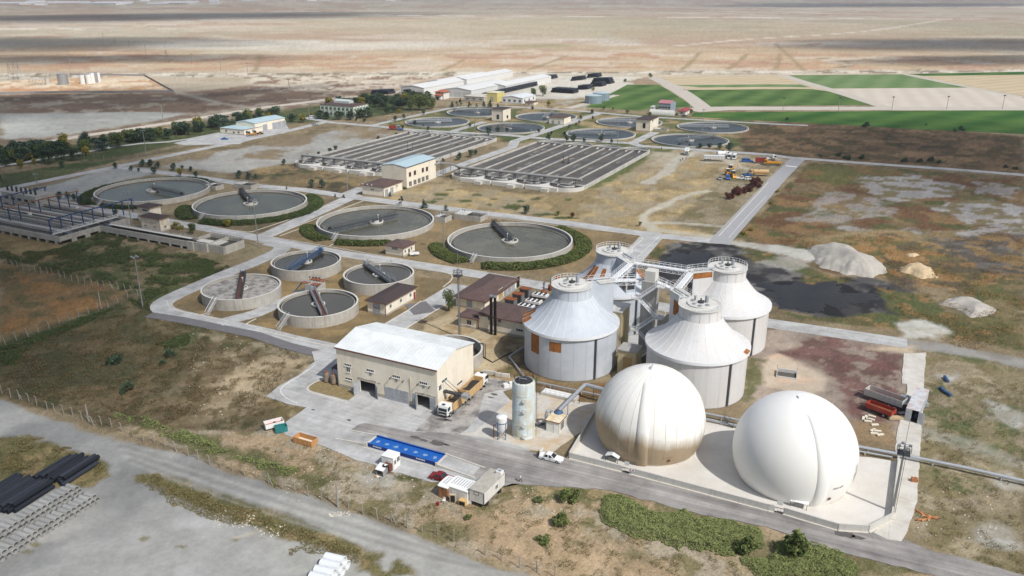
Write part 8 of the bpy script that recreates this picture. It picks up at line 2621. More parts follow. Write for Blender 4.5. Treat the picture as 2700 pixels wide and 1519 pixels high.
def pylon(p, h, label):
 th = thing('pylon', label, 'pylon', p, .3, 'lattice pylons')
 for sx in (-1,1):
  for sy in (-1,1):
   MB().rod((sx*h*.12, sy*h*.12,0),(sx*.2, sy*.2, h),.09,4).build('leg', MASTM, th)
 for i in range(6):
  k, k2 = 1 - i/6,1 - (i + 1)/6
  MB().rod((-h*.12*k, -h*.12*k, h*i/6),(h*.12*k2,-h*.12*k2, h*(i + 1)/6),.06,4).rod((h*.12*k, -h*.12*k, h*i/6),(-h*.12*k2,-h*.12*k2, h*(i + 1)/6),.06,4).build('brace', MASTM, th)
 for z in (.72,.86,.98):
  MB().box(-h*.16, h*.16,-.1,.1, h*z, h*z + .2).build('cross_arm', MASTM, th)
pylon(T(0,0,1682,628),15, 'lattice pylon on the ochre plain')
for k, x in enumerate((110,160,205)):
 pylon(T(0,0, x, 800),17,['leftmost dark lattice pylon behind the building site', 'middle dark lattice pylon behind the building site', 'right dark lattice pylon behind the building site'][k])
# ------------------------------------------------------------------ building site far left, pipe stores, town
th = thing('open_shed_frame', 'unfinished concrete frame with flat roof on the building site', 'building', T(0,0,290,850), R(-6))
MB().box(0,15,0,7,4.4,4.9).build('roof', CONC_L, th)
for i in range(5):
 MB().box(.4 + i*3.4,1 + i*3.4,.3,.8,0,4.4).build('column', CONC_L, th)
for k, (x, y, r, h, m, lab) in enumerate(((640,850,4.7,10, STEEL, 'large steel silo on the building site'),(483,850,2.2,6, CONC_L, 'small pale silo beside the concrete frame'),(835,842,2.5,8.6, WHITE, 'white silo, first of the tight row'),(865,838,2.3,8.8, P_GY, 'grey silo, second of the tight row'),(898,842,2.6,9, WHITE, 'white silo, third of the tight row'),(932,836,2.6,10, WHITE, 'white silo, fourth and tallest of the tight row'),(966,830,2.3,9.4, P_GY, 'grey silo, fifth of the tight row'),(993,825,2.1,9.4, WHITE, 'white silo, last of the tight row'))):
 th = thing('silo', lab, 'silo', T(0,0, x, y),0, 'silos on the building site')
 smooth_by_angle(MB().lathe([(r, 0),(r, h)],24).build('wall', m, th)); smooth_by_angle(MB().lathe([(r + .1, h),(.01, h + r*.2)],24).build('roof', STEEL, th))
 for i in range(4):
  MB().ring(r, r + .1, h*(i + 1)/5, h*(i + 1)/5 + .2,24).build('band', m, th)
th = thing('site_wall', 'grey precast wall round the building site', 'wall', (0,0,0))
for a, c in zip(*(lambda q: (q, q[1:]))([T(0,0, *p) for p in ((-200,950),(600,935),(1750,930),(1455,765),(700,755))])):
 n = max(1, round((c - a).length/20))
 for i in range(n):
  p, q = a.lerp(c, i/n + .002), a.lerp(c, (i + 1)/n - .002)
  d = Vector((-(q - p).y, (q - p).x, 0)).normalized()*.2
  MB().prism([p + d, q + d, q - d, p - d],0,1.8).build('wall_panel', mat('far_wall', lin(150,148,148),.9,.08,.2), th)
far_b = pipemesh(1.1,11,.2, BPIPE)
for k, (a, b_, n, L_) in enumerate((((2,-300,985),(2,560,790),34,2),((2,400,930),(2,640,945),8,2),((2,660,905),(2,770,900),4,2),((2,800,850),(2,1020,845),7,3),((2,600,815),(2,760,800),6,2),((2,220,805),(2,460,790),9,2),((2,810,875),(2,920,870),4,2),((1,1160,955),(1,1340,950),6,2),((1,1480,950),(1,1570,948),3,2),((2,760,785),(2,960,768),6,2))):
 stack(far_b, T(a[0],0, *a[1:]), T(b_[0],0, *b_[1:]), R(60),1.1, int(n*1.3), L_, 'black_pipe', 'far black pipe, ' + ('long row beside the white warehouses', 'low row before the fence wall', 'small stack by the fence wall', 'tall stack near the field track', 'middle stack in the yard', 'stack behind the long row', 'short stack near the tall one', 'stack left of the warehouses', 'few pipes before the warehouse gates', 'rearmost stack at the plain')[k], 'far black pipe stacks')
rngt = random.Random(5)
TOWN = mat('far_pale_hall', lin(224,224,226),.8,.05,.02, rnd=.15)
hm = [MB().box(-s, s, -d, d, 0, h).xprism([(-d - 2, h),(d + 2, h),(0, h + 8)],-s - 1, s + 1).build('far_hall', TOWN) for s, d, h in ((60,30,16),(110,40,20),(30,20,28))]
for i in range(74):
 x = rngt.choice([rngt.uniform(0,640), rngt.uniform(0,640), rngt.uniform(640,1000), rngt.uniform(1100,1420)])
 yv = 18.5 - x*.0072 + rngt.uniform(-3.2,1.5)
 o = bpy.data.objects.new('far_hall', hm[i % 3].data)
 COL.objects.link(o); place(o, V(x, max(1.5, yv)), rngt.uniform(-.5,.5)); tag(o, 'pale hall of the far industrial town on the horizon', 'building', 'far industrial town')
for o in hm: bpy.data.objects.remove(o)
# ------------------------------------------------------------------ heaps
def heap(outline, h, m, label, seed):
 P = [V(*p) for p in outline]
 c = sum(P, Vector())/len(P)
 xs, ys = [p.x for p in P],[p.y for p in P]
 n = 64
 x, y = np.meshgrid(np.linspace(min(xs) - 1, max(xs) + 1, n), np.linspace(min(ys) - 1, max(ys) + 1, n))
 d = polydist(x.ravel(), y.ravel(), P) + 1.3*fbm(x.ravel()/3.5, y.ravel()/3.5,4, seed)
 cap = h*(.75 + .4*fbm(x.ravel()/7, y.ravel()/9,2, seed + 2))
 a_ = np.clip(d, -.4, None)*.62
 z = -np.log(np.exp(-a_*2.2) + np.exp(-cap*2.2))/2.2 + .06*fbm(x.ravel()/1.1, y.ravel()/1.1,3, seed + 4) - .12
 I = np.arange(n*n).reshape(n, n)
 q = np.stack([I[:-1, :-1], I[:-1,1:], I[1:, 1:], I[1:, :-1]],-1).reshape(-1,4)
 q = q[(d[q] > -.45).any(1)]
 o = fastmesh('gravel_heap', np.stack([x.ravel() - c.x, y.ravel() - c.y, z],1), q.ravel(),4, m)
 o.data.polygons.foreach_set('use_smooth', np.ones(len(o.data.polygons), bool))
 o.location = c
 tag(o, label, 'heap', 'heaps of gravel and sand')
GRAV = mat('heap_gravel', lin(176,171,162),.95,.12,.8, bump=.5)
SANDH = mat('heap_sand', lin(200,178,144),.95,.1,1, bump=.4)
heap([(2030,625),(2085,618),(2150,630),(2210,655),(2240,685),(2200,698),(2130,692),(2060,670)],4.5, GRAV, 'largest pale gravel heap beside the dark pond', 3)
heap([(2262,672),(2300,662),(2340,672),(2365,700),(2320,702),(2270,684)],2.2, SANDH, 'low yellowish sand heap right of the largest heap', 4)
heap([(2355,765),(2400,748),(2450,750),(2510,778),(2480,800),(2440,800),(2400,775)],3, GRAV, 'grey gravel heap above the far dirt track', 5)
heap([(2275,640),(2300,636),(2322,642),(2300,648)],1, SANDH, 'smallest sand heap in the orange grass', 6)
PONDM = water('black_pond', lin(42,39,37),.3,.15,1.2)
for k, (pts, lab) in enumerate((([(1915,722),(1990,708),(2080,716),(2150,722),(2205,752),(2165,782),(2110,778),(2050,794),(1960,772),(1925,748)], 'black pond behind the rear right digester'),([(1655,668),(1690,640),(1740,628),(1800,640),(1770,660),(1840,690),(1760,684),(1700,694)], 'dark wet sludge bed beside the short road'),([(2185,850),(2230,842),(2260,852),(2215,862)], 'small black puddle beside the road end'))):
 P = smoothline([V(*p) for p in pts] + [V(*pts[0])],4)[:-1]
 c = sum(P, Vector((0,0)))/len(P)
 P = [c + (p - c)*(.92 + .5*float(fbm(np.array([p.x/4]), np.array([p.y/4]),4, k)[0])) for p in P]
 sheet('pond', P, .006, PONDM, lab, jit=.25)
# ------------------------------------------------------------------ trees
def crown_pts(rng, n, kind):
 out = []
 nb = {'round': 12, 'cone': 10, 'willow': 18, 'bush': 9, 'tall': 16}[kind]
 for b_ in range(nb):
  t = rng.random()
  if kind == 'cone':
   c = np.array([rng.normal()*.18*(1.1 - t), rng.normal()*.18*(1.1 - t),.12 + .85*t]); s = .20*(1.15 - t)
  elif kind == 'round':
   c = np.array([rng.normal()*.1, rng.normal()*.1,.3 + .5*t]); s = .24*(1.2 - abs(t - .3))
  elif kind == 'willow':
   a = rng.random()*6.28; c = np.array([.32*math.cos(a)*rng.random(),.32*math.sin(a)*rng.random(),.3 + .6*t]); s = .2
  elif kind == 'tall':
   a = rng.random()*6.28; c = np.array([.2*math.cos(a),.2*math.sin(a),.25 + .65*t])*np.array([1.15 - t*.6,1.15 - t*.6,1]); s = .17
  else:
   a = rng.random()*6.28; q = rng.random() ** .5; c = np.array([.42*math.cos(a)*q, .42*math.sin(a)*q, .12 + .6*t*(1.1 - q)]); s = .2
  m = n // nb
  d = rng.normal(size=(m, 3)); d /= np.linalg.norm(d, axis=1)[:, None]
  p = c + d*s*(rng.random((m, 1)) ** .35)*rng.uniform(.75,1.2)
  out.append(p)
 p = np.concatenate(out)
 p[:, 2] = np.clip(p[:, 2],.03,1.05)
 return p
LM = {'cedar': leafmat('cedar_leaf', lin(44,62,54), lin(72,94,80), lin(112,128,108)), 'dark': leafmat('dark_leaf', lin(36,54,42), lin(62,84,62), lin(96,114,84)), 'green': leafmat('green_leaf', lin(58,74,38), lin(96,112,60), lin(140,148,90)), 'yellow': leafmat('yellow_leaf', lin(92,92,34), lin(142,136,54), lin(176,160,74)), 'red': leafmat('red_leaf', lin(52,30,30), lin(88,50,44), lin(120,74,58)), 'willow': leafmat('willow_leaf', lin(64,78,46), lin(102,116,72), lin(140,148,100))}
BARK = mat('bark', lin(96,80,66),.95,.15,3)
CROWN = {}
def crown(kind, leaf, v):
 k = (kind, leaf, v)
 if k not in CROWN:
  rng = np.random.default_rng(hash(kind) % 97 + v*7 if False else len(kind)*13 + v*7)
  n = {'round': 520, 'cone': 520, 'willow': 1500, 'bush': 700, 'tall': 1100}[kind]
  P = crown_pts(rng, n, kind)
  CROWN[k] = leafmesh('crown', P, rng.uniform(.035,.07, len(P))*(.8 if kind in ('willow', 'tall') else 1.15), LM[leaf], v, .3, link=False)
 return CROWN[k]
TRUNK = MB().rod((0,0,-.02),(0,0,.45),.035,7,.018).rod((0,0,.3),(.12,.05,.6),.015,5,.006).rod((0,0,.28),(-.1,.08,.58),.015,5,.006).build('trunk', BARK)
def tree(base, h, kind='round', leaf='cedar', label='', group=None, wide=1.0, name=None, trunk=True):
 th = thing(name or ('shrub' if kind == 'bush' else 'tree'), label, 'shrub' if kind == 'bush' else 'tree', base, random.uniform(0,6.28), group)
 o = bpy.data.objects.new('crown', crown(kind, leaf, random.randrange(3)))
 COL.objects.link(o)
 o.parent = th
 o.scale = (h*wide, h*wide, h)
 if trunk:
  o = bpy.data.objects.new('trunk', TRUNK.data)
  COL.objects.link(o)
  o.parent = th
  o.scale = (h, h, h)
def trees(c, r, lst, leaf, lab, grp, kind='round', wide=1.0):
 for q in lst:
  x, y, t = q[:3]
  lf = q[3] if len(q) > 3 else leaf
  p = T(c, r, x, y)
  h = max(1.5, zrow(p.y, 380*r + t*.26224))
  tree(p, h, kind, lf, ('yellowing ' if lf == 'yellow' else '') + lab, grp, wide)
trees(0,1,[(1438,228,145),(1518,235,140),(1592,245,165),(1555,300,215),(1322,268,208),(1398,280,235),(1752,265,175),(1835,255,205),(1815,320,230, 'yellow'),(1922,275,215),(1972,335,265)], 'cedar', 'young tree along the road behind the first big tank', 'young trees behind the first big tank')
trees(0,1,[(2405,345,255),(2502,350,270),(2574,345,290)], 'cedar', 'young tree at the gravel lot edge behind the second big tank', 'young trees at the gravel lot edge')
trees(0,1,[(375,525,425),(600,555,470),(680,550,470),(748,570,485),(815,590,510),(878,600,515)], 'cedar', 'young tree in the row behind the inlet basin', 'young trees behind the inlet basin')
trees(0,1,[(215,600,495),(300,610,530),(370,600,540),(450,590,540),(1160,712,650)], 'green', 'bushy tree behind the blue gantries', 'bushy trees behind the gantries', 'round', 1.3)
trees(0,1,[(500,200,10),(450,195,5),(620,155,5),(755,168,15),(0,390,290)], 'dark', 'tall dark tree at the footpath by the lawn', 'tall trees at the footpath', 'tall')
trees(0,1,[(870,125,5, 'yellow'),(350,205,130, 'yellow'),(215,245,140, 'yellow'),(60,222,90),(140,152,85),(215,132,60),(290,132,50),(625,240,165),(1160,248,180)], 'dark', 'small tree on the lawn by the footpath', 'small trees on the lawn')
trees(0,1,[(1780,852,760, 'yellow')], 'green', 'spreading bush right of the inlet building', None, 'bush', 1.2)
trees(0,1,[(1938,902,790)], 'green', 'round willow bush by the inlet channel', None, 'willow', 1.0)
trees(0,1,[(2290,832,750)], 'yellow', 'small shrub before the hedge of the second big tank', None, 'round', 1.2)
belt = [V(-10,408), V(60,398), V(200,378), V(380,350), V(560,318), V(700,296), V(830,272), V(960,258), V(1060,255)]
acc = smoothline(belt, 1)
for i in range(175):
 t = (i + random.random())/175*(len(acc) - 1)
 k = min(int(t), len(acc) - 2)
 p = acc[k].lerp(acc[k + 1], t - k)
 p = Vector((p.x + random.uniform(-9,9), p.y + random.uniform(-8,10),0))
 if p.y > 560 and -165 < p.x < -110 and p.y < 640: continue
 lf = 'yellow' if random.random() < .1 else random.choice(['dark', 'cedar', 'dark', 'green'])
 kd = random.choice(['tall', 'round', 'tall'])
 sg = ['at the left edge', 'left of the lawn mast', 'between lawn and workshop', 'before the workshop', 'behind the workshop', 'between workshop and offices', 'behind the office block'][min(6, int(t/(len(acc) - 1)*7))]
 tree(p, random.uniform(5.5,9), kd, lf, {'yellow': 'yellow', 'dark': 'dark green', 'cedar': 'blue green', 'green': 'mid green'}[lf] + (' broad' if kd == 'tall' else ' slender') + ' tree in the gravel road row, ' + sg, 'trees along the gravel road', random.uniform(1.1,1.5))
trees(1,0,[(640,1195,1100),(710,1195,1110),(840,1205,1100),(955,1208,1105),(1060,1190,1085),(1120,1180,1070),(370,1225,1130),(475,1232,1140, 'yellow'),(560,1165,1120, 'yellow'),(1010,1215,1185),(1090,1225,1180)], 'dark', 'round tree before the office block', 'trees round the office block', 'round', 1.4)
trees(1,0,[(1570,1110,960),(1700,1112,945),(1640,1105,950),(1770,1100,985)], 'green', 'big willow in the clump right of the office block', 'willows by the office block', 'willow', .9)
trees(1,0,[(1230,1080,970),(1310,1070,960),(1400,1090,965),(1470,1100,990),(1180,1050,950),(1080,1020,950),(1280,1100,1010),(1380,1130,1060),(1440,1140,1090, 'yellow'),(1320,1150,1080)], 'dark', 'dark tree in the grove behind the office block', 'grove behind the office block', 'tall', 1.6)
trees(1,0,[(1975,1082,1010),(2020,1072,1015),(2055,1067,990),(2145,1072,1010),(2222,1072,1030),(2290,1072,1005),(2358,1078,990),(2430,1082,1030)], 'dark', 'slim conifer in the row behind the rearmost tank', 'conifers behind the rearmost tank', 'cone', .9)
trees(1,0,[(1398,1218,1155),(1485,1192,1140),(1600,1262,1200),(2150,1278,1230),(2340,1362,1255),(2430,1342,1265),(2525,1332,1275),(1690,1152,1090),(1475,1302,1250),(1735,1312,1260),(1685,1280,1240)], 'cedar', 'young tree on the lawn of the rear tanks, left half', 'young trees on the rear lawn')
trees(1,0,[(1410,1372,1325),(1232,1412,1355)], 'cedar', 'lone young tree at the edge of the left basin', 'lone young trees at the left basin')
trees(2,0,[(220,968,880),(310,968,860)], 'willow', 'pale willow behind the white shed', 'willows behind the white shed', 'willow', .95)
trees(2,0,[(205,1107,1060),(690,1202,1150),(810,1207,1160),(675,1247,1205),(645,1262,1225),(575,1287,1245),(805,1147,1090),(265,1337,1285),(370,1412,1325),(545,1422,1350),(625,1432,1330),(905,1427,1330),(525,1372,1315),(725,1432,1380),(400,1352,1310),(1000,1442,1390)], 'cedar', 'young tree on the lawn of the rear tanks, right half', 'young trees on the rear lawn')
trees(2,0,[(370,1065,1000, 'yellow'),(1160,1142,1095),(1385,1172,1115),(1800,1142,1090),(1015,1102,1075),(925,1102,1060),(820,915,870, 'yellow'),(1390,780,730),(1140,830,785)], 'green', 'small tree along the far field fence', 'small trees along the far field fence', 'round', 1.2)
trees(1,1,[(285,207,140),(512,142,88),(632,117,68),(745,92,30),(800,72,5)], 'cedar', 'young tree left of the left basin', 'young trees left of the left basin')
trees(1,1,[(560,437,345),(662,442,340)], 'cedar', 'young tree on the dark grass before the left basin', 'pair of young trees')
trees(1,1,[(2045,162,75),(2160,132,40),(2210,107,45),(1880,188,135),(1820,192,165)], 'cedar', 'young tree on the strip between the basins', 'young trees between the basins')
trees(1,1,[(1465,612,525),(1685,642,545),(1913,672,605),(795,532,495),(882,542,500),(1350,522,475),(305,455,420)], 'cedar', 'young tree along the road behind the third big tank', 'young trees behind the third big tank', 'cone', 1.1)
trees(1,1,[(1500,445,365)], 'willow', 'leafy bush at the corner of the blower building', None, 'bush', 1.0)
trees(2,1,[(142,702,600)], 'cedar', 'lone grey green tree on the yellow meadow', None, 'round', 1.1)
trees(2,1,[(605,742,680, 'red'),(1285,822,770),(460,722,665)], 'green', 'small scrubby tree at the meadow edge', 'scrubby trees at the meadow edge')
trees(2,1,[(1685,22,-20),(1785,27,-10),(1890,42,-20),(1985,47,-20),(2085,52,-20),(2190,72,-30)], 'cedar', 'young tree before the nearest rear tank', 'young trees before the nearest rear tank', 'round', 1.2)
trees(1,2,[(1940,228,20)], 'willow', 'young willow beside the large boiler house', None, 'willow', .62)
BUSH = 'scattered scrub bushes'
for c_, r_, lst in ((3,1,[(715,118,70),(1375,182,120),(1530,182,130),(1640,172,110),(1725,192,140),(2390,242,190),(2490,252,200),(950,150,85),(800,150,70),(520,130,90)]),(3,0,[(990,1278,1200),(1940,1313,1250),(195,1208,1165),(1870,1320,1280),(1585,1260,1235)])):
 trees(c_, r_, lst, 'dark', 'dark bush in the brown scrub by the long pale road', BUSH, 'bush', 1.1)
trees(3,1,[(95,485,440),(30,605,560)], 'yellow', 'bush at the edge of the marked grey road', 'bushes at the marked road', 'bush')
trees(2,1,[(2330,905,840),(2400,870,810)], 'yellow', 'thin bush at the road corner by the wetland', 'bushes at the marked road', 'bush')
for c_, r_, x, y, t, lf, w_, lab in ((2,3,560,690,530, 'green', 1.1, 'left lobe of the tall bush below the haul road'),(2,3,630,660,510, 'willow', .9, 'right lobe of the tall bush below the haul road'),(2,3,500,925,740, 'green', .9, 'bushy shrub on the sand below the haul road'),(2,3,320,1095,990, 'green', 1.3, 'low round shrub on the sand near the bottom edge'),(2,3,2350,1195,960, 'green', .8, 'darker shrub rising from the juniper carpet'),(3,3,300,1245,900, 'green', .85, 'tallest bush at the haul road before the clean gas holder'),(0,2,1290,1040,900, 'dark', .9, 'dark shrub in the middle of the west meadow'),(0,2,1170,745,590, 'dark', 1.1, 'dark spreading shrub in the upper west meadow'),(0,2,1710,685,580, 'dark', 1.1, 'green shrub at the edge of the bare sandy patch'),(0,2,1640,770,700, 'dark', 1.0, 'small dark shrub beside the sandy patch'),(2,3,270,690,610, 'willow', 1.2, 'pale shrub by the rubbish below the haul road'),(1,3,2140,870,810, 'green', 1.4, 'low shrub on the sand below the office trailer')):
 p = T(c_, r_, x, y)
 tree(p, zrow(p.y, 380*r_ + t*.26224), 'bush', lf, lab, None, w_)
for k in range(9):
 p = V(1838 + k*9,497 - k*4.5)
 tree(p + Vector((random.uniform(-2,2), random.uniform(-2,2),0)), random.uniform(4,6), 'bush', 'red', 'dark red bush in the thicket beside the parked vehicles', 'dark red thicket', 1.0)
bpy.data.objects.remove(TRUNK)
# ------------------------------------------------------------------ ground cover nobody could count
def scatter(polys, dens, seed, gap=None, gsc=4.0):
 rng = np.random.default_rng(seed)
 out = []
 for poly in polys:
  xs, ys = [p.x for p in poly],[p.y for p in poly]
  n = int((max(xs) - min(xs))*(max(ys) - min(ys))*dens)
  x, y = rng.uniform(min(xs), max(xs), n), rng.uniform(min(ys), max(ys), n)
  d = polydist(x, y, poly) + 1.5*fbm(x/3, y/3,3, seed)
  k = d > 0
  if gap is not None:
   k &= fbm(x/gsc, y/gsc, 4, seed + 3) > gap
  out.append(np.stack([x[k], y[k], np.clip(d[k],0,2)],1))
 return np.concatenate(out), rng
PAVE = [[(o.data.vertices[i].co.x, o.data.vertices[i].co.y) for i in pl.vertices] for o in bpy.data.objects if o.get('kind') == 'structure' and o.type == 'MESH' and o.name.split('.')[0] in ('road', 'pavement', 'pad', 'path', 'verge') for pl in o.data.polygons if pl.normal.z > .9]
def paved(P):
 bad = np.zeros(len(P), bool)
 for q in PAVE:
  xs, ys = [v[0] for v in q],[v[1] for v in q]
  k = np.nonzero((P[:, 0] > min(xs)) & (P[:, 0] < max(xs)) & (P[:, 1] > min(ys)) & (P[:, 1] < max(ys)))[0]
  if len(k): bad[k] |= polydist(P[k, 0], P[k, 1], q) > -.1
 return bad
def cover(name, polys, dens, h, s, m, label, seed, gap=None, gsc=4.0):
 P, rng = scatter(polys, dens, seed, gap, gsc)
 P = P[~paved(P)]
 top = h*np.clip(P[:, 2]/1.2,.25,1)*(.55 + .6*vnoise(P[:, 0]/.9, P[:, 1]/.9, seed))
 z = top*np.where(rng.random(len(P)) > .3,1, rng.random(len(P)))
 P[:, 2] = z
 o = leafmesh(name, P, rng.uniform(s*.6, s*1.2, len(P)), m, seed, .6, aspect=.45)
 tag(o, label, None, None, 'stuff')
JUN = leafmat('juniper', lin(76,88,50), lin(118,130,78), lin(160,166,108))
cover('shrubbery', [[T(2,3, *p) for p in ((930,620),(1190,640),(1290,745),(1500,800),(1750,800),(1850,880),(2100,880),(2574,1010),(2574,1200),(2300,1180),(2220,1250),(2000,1240),(1700,1205),(1420,1120),(1150,1030),(900,890))],[T(3,3, *p) for p in ((0,1010),(100,1080),(450,1080),(700,1160),(900,1290),(940,1470),(0,1470))],[T(2,3, *p) for p in ((2310,1310),(2420,1250),(2574,1270),(2574,1460),(2430,1460))]],120,.85,.17, JUN, 'carpet of low green junipers below the haul road', 3)
cover('undergrowth', [[T(0,1, *p) for p in ((-50,1090),(500,1080),(700,1010),(1050,880),(1870,1080),(2300,1240),(2180,1330),(1700,1449),(1150,1420),(600,1300),(-50,1170))],[T(0,2, *p) for p in ((1200,-10),(1750,0),(1560,100),(1480,250),(1300,130))]],42,.8,.19, LEAF_D, 'dark juniper slope below the inlet channel', 5,-.12,5)
cover('undergrowth', [[T(0,2, *p) for p in ((-60,620),(400,470),(900,270),(1180,170),(1200,200),(900,340),(500,520),(250,650),(150,760),(-60,800))],[T(0,2, *p) for p in ((1500,600),(1900,450),(1950,480),(1850,600),(1600,640))]],60,.7,.18, LEAF_D, 'dark green juniper strip along the west fence', 6,-.3,4)
cover('shrubbery', [[T(0,2, *p) for p in ((1150,1270),(1500,1300),(1800,1420),(1750,1449),(1400,1380))],[T(0,3, *p) for p in ((1600,20),(1850,-20),(2000,60),(2250,170),(2300,210),(2050,170),(1800,100))],[T(0,3, *p) for p in ((2380,240),(2574,260),(2574,320),(2420,290))],[T(1,3, *p) for p in ((0,250),(180,300),(480,390),(480,440),(250,420),(0,340))],[T(1,3, *p) for p in ((20,440),(200,420),(280,560),(200,570))]],70,.7,.16, JUN, 'low junipers along the fence of the gravel road', 7,-.35,3)
cover('weeds', [[T(0,3, *p) for p in ((130,120),(370,60),(700,190),(1000,270),(1080,380),(960,470),(900,440),(920,330),(700,250),(400,430),(330,500),(400,540),(450,620),(300,500),(0,500),(0,330))],[T(0,3, *p) for p in ((1360,420),(1480,420),(2100,640),(2574,800),(2574,930),(2300,960),(2100,900),(1800,720),(1450,560))],[T(1,3, *p) for p in ((0,850),(400,960),(700,1060),(1060,1190),(1000,1320),(900,1300),(720,1220),(300,1240),(500,1090),(100,1020))]],60,.4,.14, leafmat('dry_weed', lin(84,80,48), lin(118,110,70), lin(156,142,98)), 'olive dry weeds on the verges of the pipe yard', 8,-.25,4)
DW = MATS['dry_weed']
cover('tufts', [[V(*p) for p in ((760,1110),(1000,1190),(1300,1235),(1480,1240),(1560,1330),(2000,1449),(1400,1460),(1000,1330),(720,1215),(640,1120))],[V(*p) for p in ((2310,960),(2590,960),(2590,1449),(2480,1449),(2310,1330))]],34,.4,.13, DW, 'small scattered tufts on the sandy banks', 21,.3,1.5)
cover('tufts', [[V(*p) for p in ((0,880),(330,770),(480,825),(840,895),(760,990),(680,1050),(560,1085),(0,990))]],26,.4,.15, leafmat('brown_weed', lin(66,60,40), lin(96,86,56), lin(132,112,74)), 'brown and olive tufts on the west meadow', 22,.15,2.2)
cover('reeds', [[V(*p) for p in ((1880,612),(2060,640),(2110,700),(2250,800),(2400,870),(2576,905),(2590,590),(2300,580),(2050,590))]],7,.9,.22, leafmat('rusty_reed', lin(78,78,44), lin(126,104,58), lin(178,130,72)), 'rusty reeds and weeds round the dark pond', 23,.18,7)
# dry grass over every meadow, thinning with distance
rng = np.random.default_rng(11)
sel = np.nonzero((VEG > .2) & (Y < 330) & (np.abs(X) < Y*.72))[0]
cell = np.abs(np.gradient(gy[:, 0]))[sel // nc]*(Y[sel]/F*3.9)
pr = VEG[sel]*cell*np.clip(60/Y[sel],.1,.55)*9*(fbm(X[sel]/2.5, Y[sel]/2.5,3,4) > .0)
cnt = rng.poisson(np.clip(pr, 0,20))
rep = np.repeat(sel, cnt)
P = np.stack([X[rep] + rng.normal(size=len(rep))*.3, Y[rep] + rng.normal(size=len(rep))*.4, rng.uniform(-.05,.14, len(rep))],1)
bad = paved(P)
for (t_, c, r) in BIG: bad |= np.hypot(P[:, 0] - c.x, P[:, 1] - c.y) < r
P = P[~bad]
o = leafmesh('grass', P, rng.uniform(.07,.17, len(P)), leafmat('straw_grass', lin(70,68,42), lin(108,98,66), lin(160,142,104)),9,.2, tri=True, aspect=.35)
tag(o, 'dry tufted grass on the meadows', None, None, 'stuff')
# bits of rubble and litter on the verges
rb = []
for c_, r_, x0, x1, y0, y1, n in ((1,3,730,960,800,850,60),(0,3,2150,2574,780,960,90),(1,3,0,300,930,1050,40),(2,3,0,600,540,900,60),(1,3,300,1700,150,700,110),(3,3,1500,2300,550,1100,50),(0,2,1900,2574,400,1300,80)):
 rb += [T(c_, r_, random.uniform(x0, x1), random.uniform(y0, y1)) for _ in range(n)]
b = MB()
for p in rb:
 s = random.uniform(.03,.13)
 b.box(p.x - s, p.x + s, p.y - s*.7, p.y + s*.7,-.02, s*.7)
tag(b.build('rubble', SLABM), 'pale rubble and litter strewn on the verges', None, None, 'stuff')
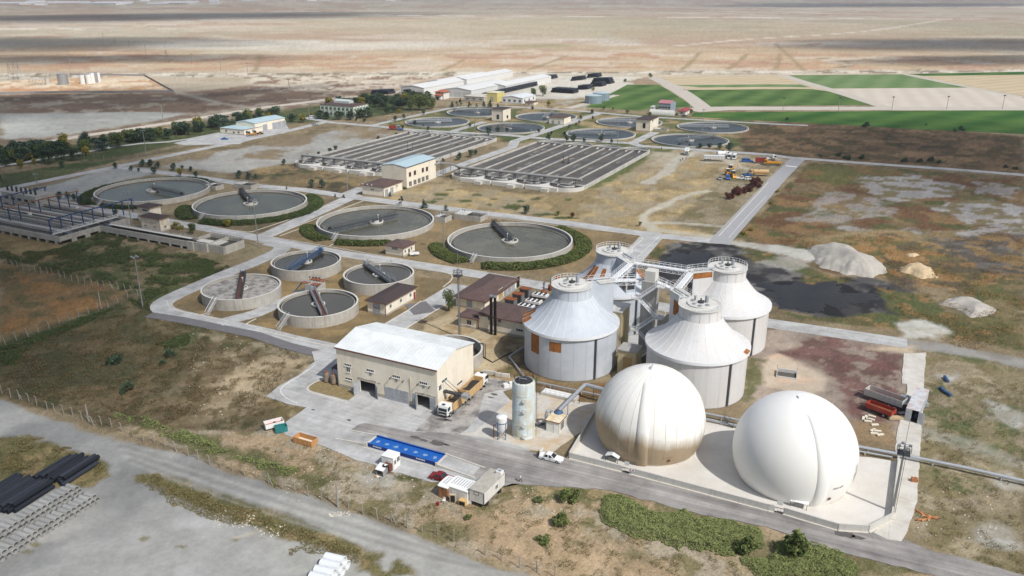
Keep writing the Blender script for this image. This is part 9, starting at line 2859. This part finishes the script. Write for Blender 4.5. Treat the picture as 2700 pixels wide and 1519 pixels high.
# ------------------------------------------------------------------ clouds overhead (they shade the plain) and the hazy air
def cloud(sx, sy, rx, ry, dens, rot, label, alt=900.0, seed=0):
 k = alt/math.tan(SUN_EL)
 c = Vector((sx + math.sin(SUN_AZ)*k, sy + math.cos(SUN_AZ)*k, alt))
 vs_, n, m_ = [],36,14
 for j in range(m_ + 1):
  ph = math.pi*j/m_
  for i in range(n):
   t = 2*math.pi*i/n
   q = 1 + .22*math.sin(3*t + seed) + .12*math.sin(7*t + 2*seed)
   vs_.append((rx*q*math.sin(ph)*math.cos(t), ry*q*math.sin(ph)*math.sin(t),(60 if ph < math.pi/2 else 14)*math.cos(ph)*(1 + .3*math.sin(5*t + seed + j))))
 fs_ = [(j*n + i, j*n + (i + 1) % n, (j + 1)*n + (i + 1) % n, (j + 1)*n + i) for j in range(m_) for i in range(n)]
 mm = bpy.data.materials.new('cloud')
 mm.use_nodes = True
 N, L_ = mm.node_tree.nodes, mm.node_tree.links
 N.remove(N['Principled BSDF'])
 tc = N.new('ShaderNodeTexCoord')
 mp = N.new('ShaderNodeMapping'); mp.inputs['Scale'].default_value = (1/rx, 1/ry, 0)
 L_.new(tc.outputs['Object'], mp.inputs[0])
 le = N.new('ShaderNodeVectorMath'); le.operation = 'LENGTH'
 L_.new(mp.outputs[0], le.inputs[0])
 no = N.new('ShaderNodeTexNoise'); no.inputs['Scale'].default_value = 3.0; no.inputs['Detail'].default_value = 5
 L_.new(mp.outputs[0], no.inputs['Vector'])
 ma = N.new('ShaderNodeMath'); ma.operation = 'MULTIPLY_ADD'
 L_.new(no.outputs['Fac'], ma.inputs[0]); ma.inputs[1].default_value = .7
 L_.new(le.outputs['Value'], ma.inputs[2])
 mr = N.new('ShaderNodeMapRange')
 mr.inputs[1].default_value, mr.inputs[2].default_value, mr.inputs[3].default_value, mr.inputs[4].default_value = 1.12,.62,0, dens
 L_.new(ma.outputs[0], mr.inputs[0])
 tr, df, mx = N.new('ShaderNodeBsdfTransparent'), N.new('ShaderNodeBsdfTranslucent'), N.new('ShaderNodeMixShader')
 df.inputs['Color'].default_value = (.9,.9,.92,1)
 L_.new(mr.outputs[0], mx.inputs[0]); L_.new(tr.outputs[0], mx.inputs[1]); L_.new(df.outputs[0], mx.inputs[2])
 L_.new(mx.outputs[0], N['Material Output'].inputs['Surface'])
 o = MB().add(vs_, fs_).build('cloud', mm, None, True)
 o.location = c
 o.rotation_euler = (0,0, rot)
 tag(o, label, None, None, 'stuff')
for k, (x, y, rx, ry, dn) in enumerate(((40,110,620,330,.9),(250,150,420,110,.8),(2470,112,560,270,.92),(2520,152,330,90,.9),(2300,13,2600,1100,.85),(420,42,1700,800,.85),(100,265,330,110,.6),(620,252,260,60,.45))):
 if dn:
  p = V(x, y); cloud(p.x, p.y, rx, ry, dn, .1*k, 'cloud above the plain', 900, k)
cloud(-225,270,200,310,.78,.35, 'thin cloud above the west of the plant', 700,11)
cloud(270,430,190,210,.5,-.2, 'thin cloud above the east wetland', 700,12)
hz = bpy.data.materials.new('haze')
hz.use_nodes = True
N, L_ = hz.node_tree.nodes, hz.node_tree.links
N.remove(N['Principled BSDF'])
pv = N.new('ShaderNodeVolumePrincipled')
pv.inputs['Color'].default_value = (.80,.86,.95,1)
pv.inputs['Density'].default_value = HAZE
pv.inputs['Anisotropy'].default_value = .2
L_.new(pv.outputs[0], N['Material Output'].inputs['Volume'])
tag(MB().box(-14000,14000,-300,14000,-2,140).build('haze', hz), 'pale haze over the plain', None, None, 'stuff')
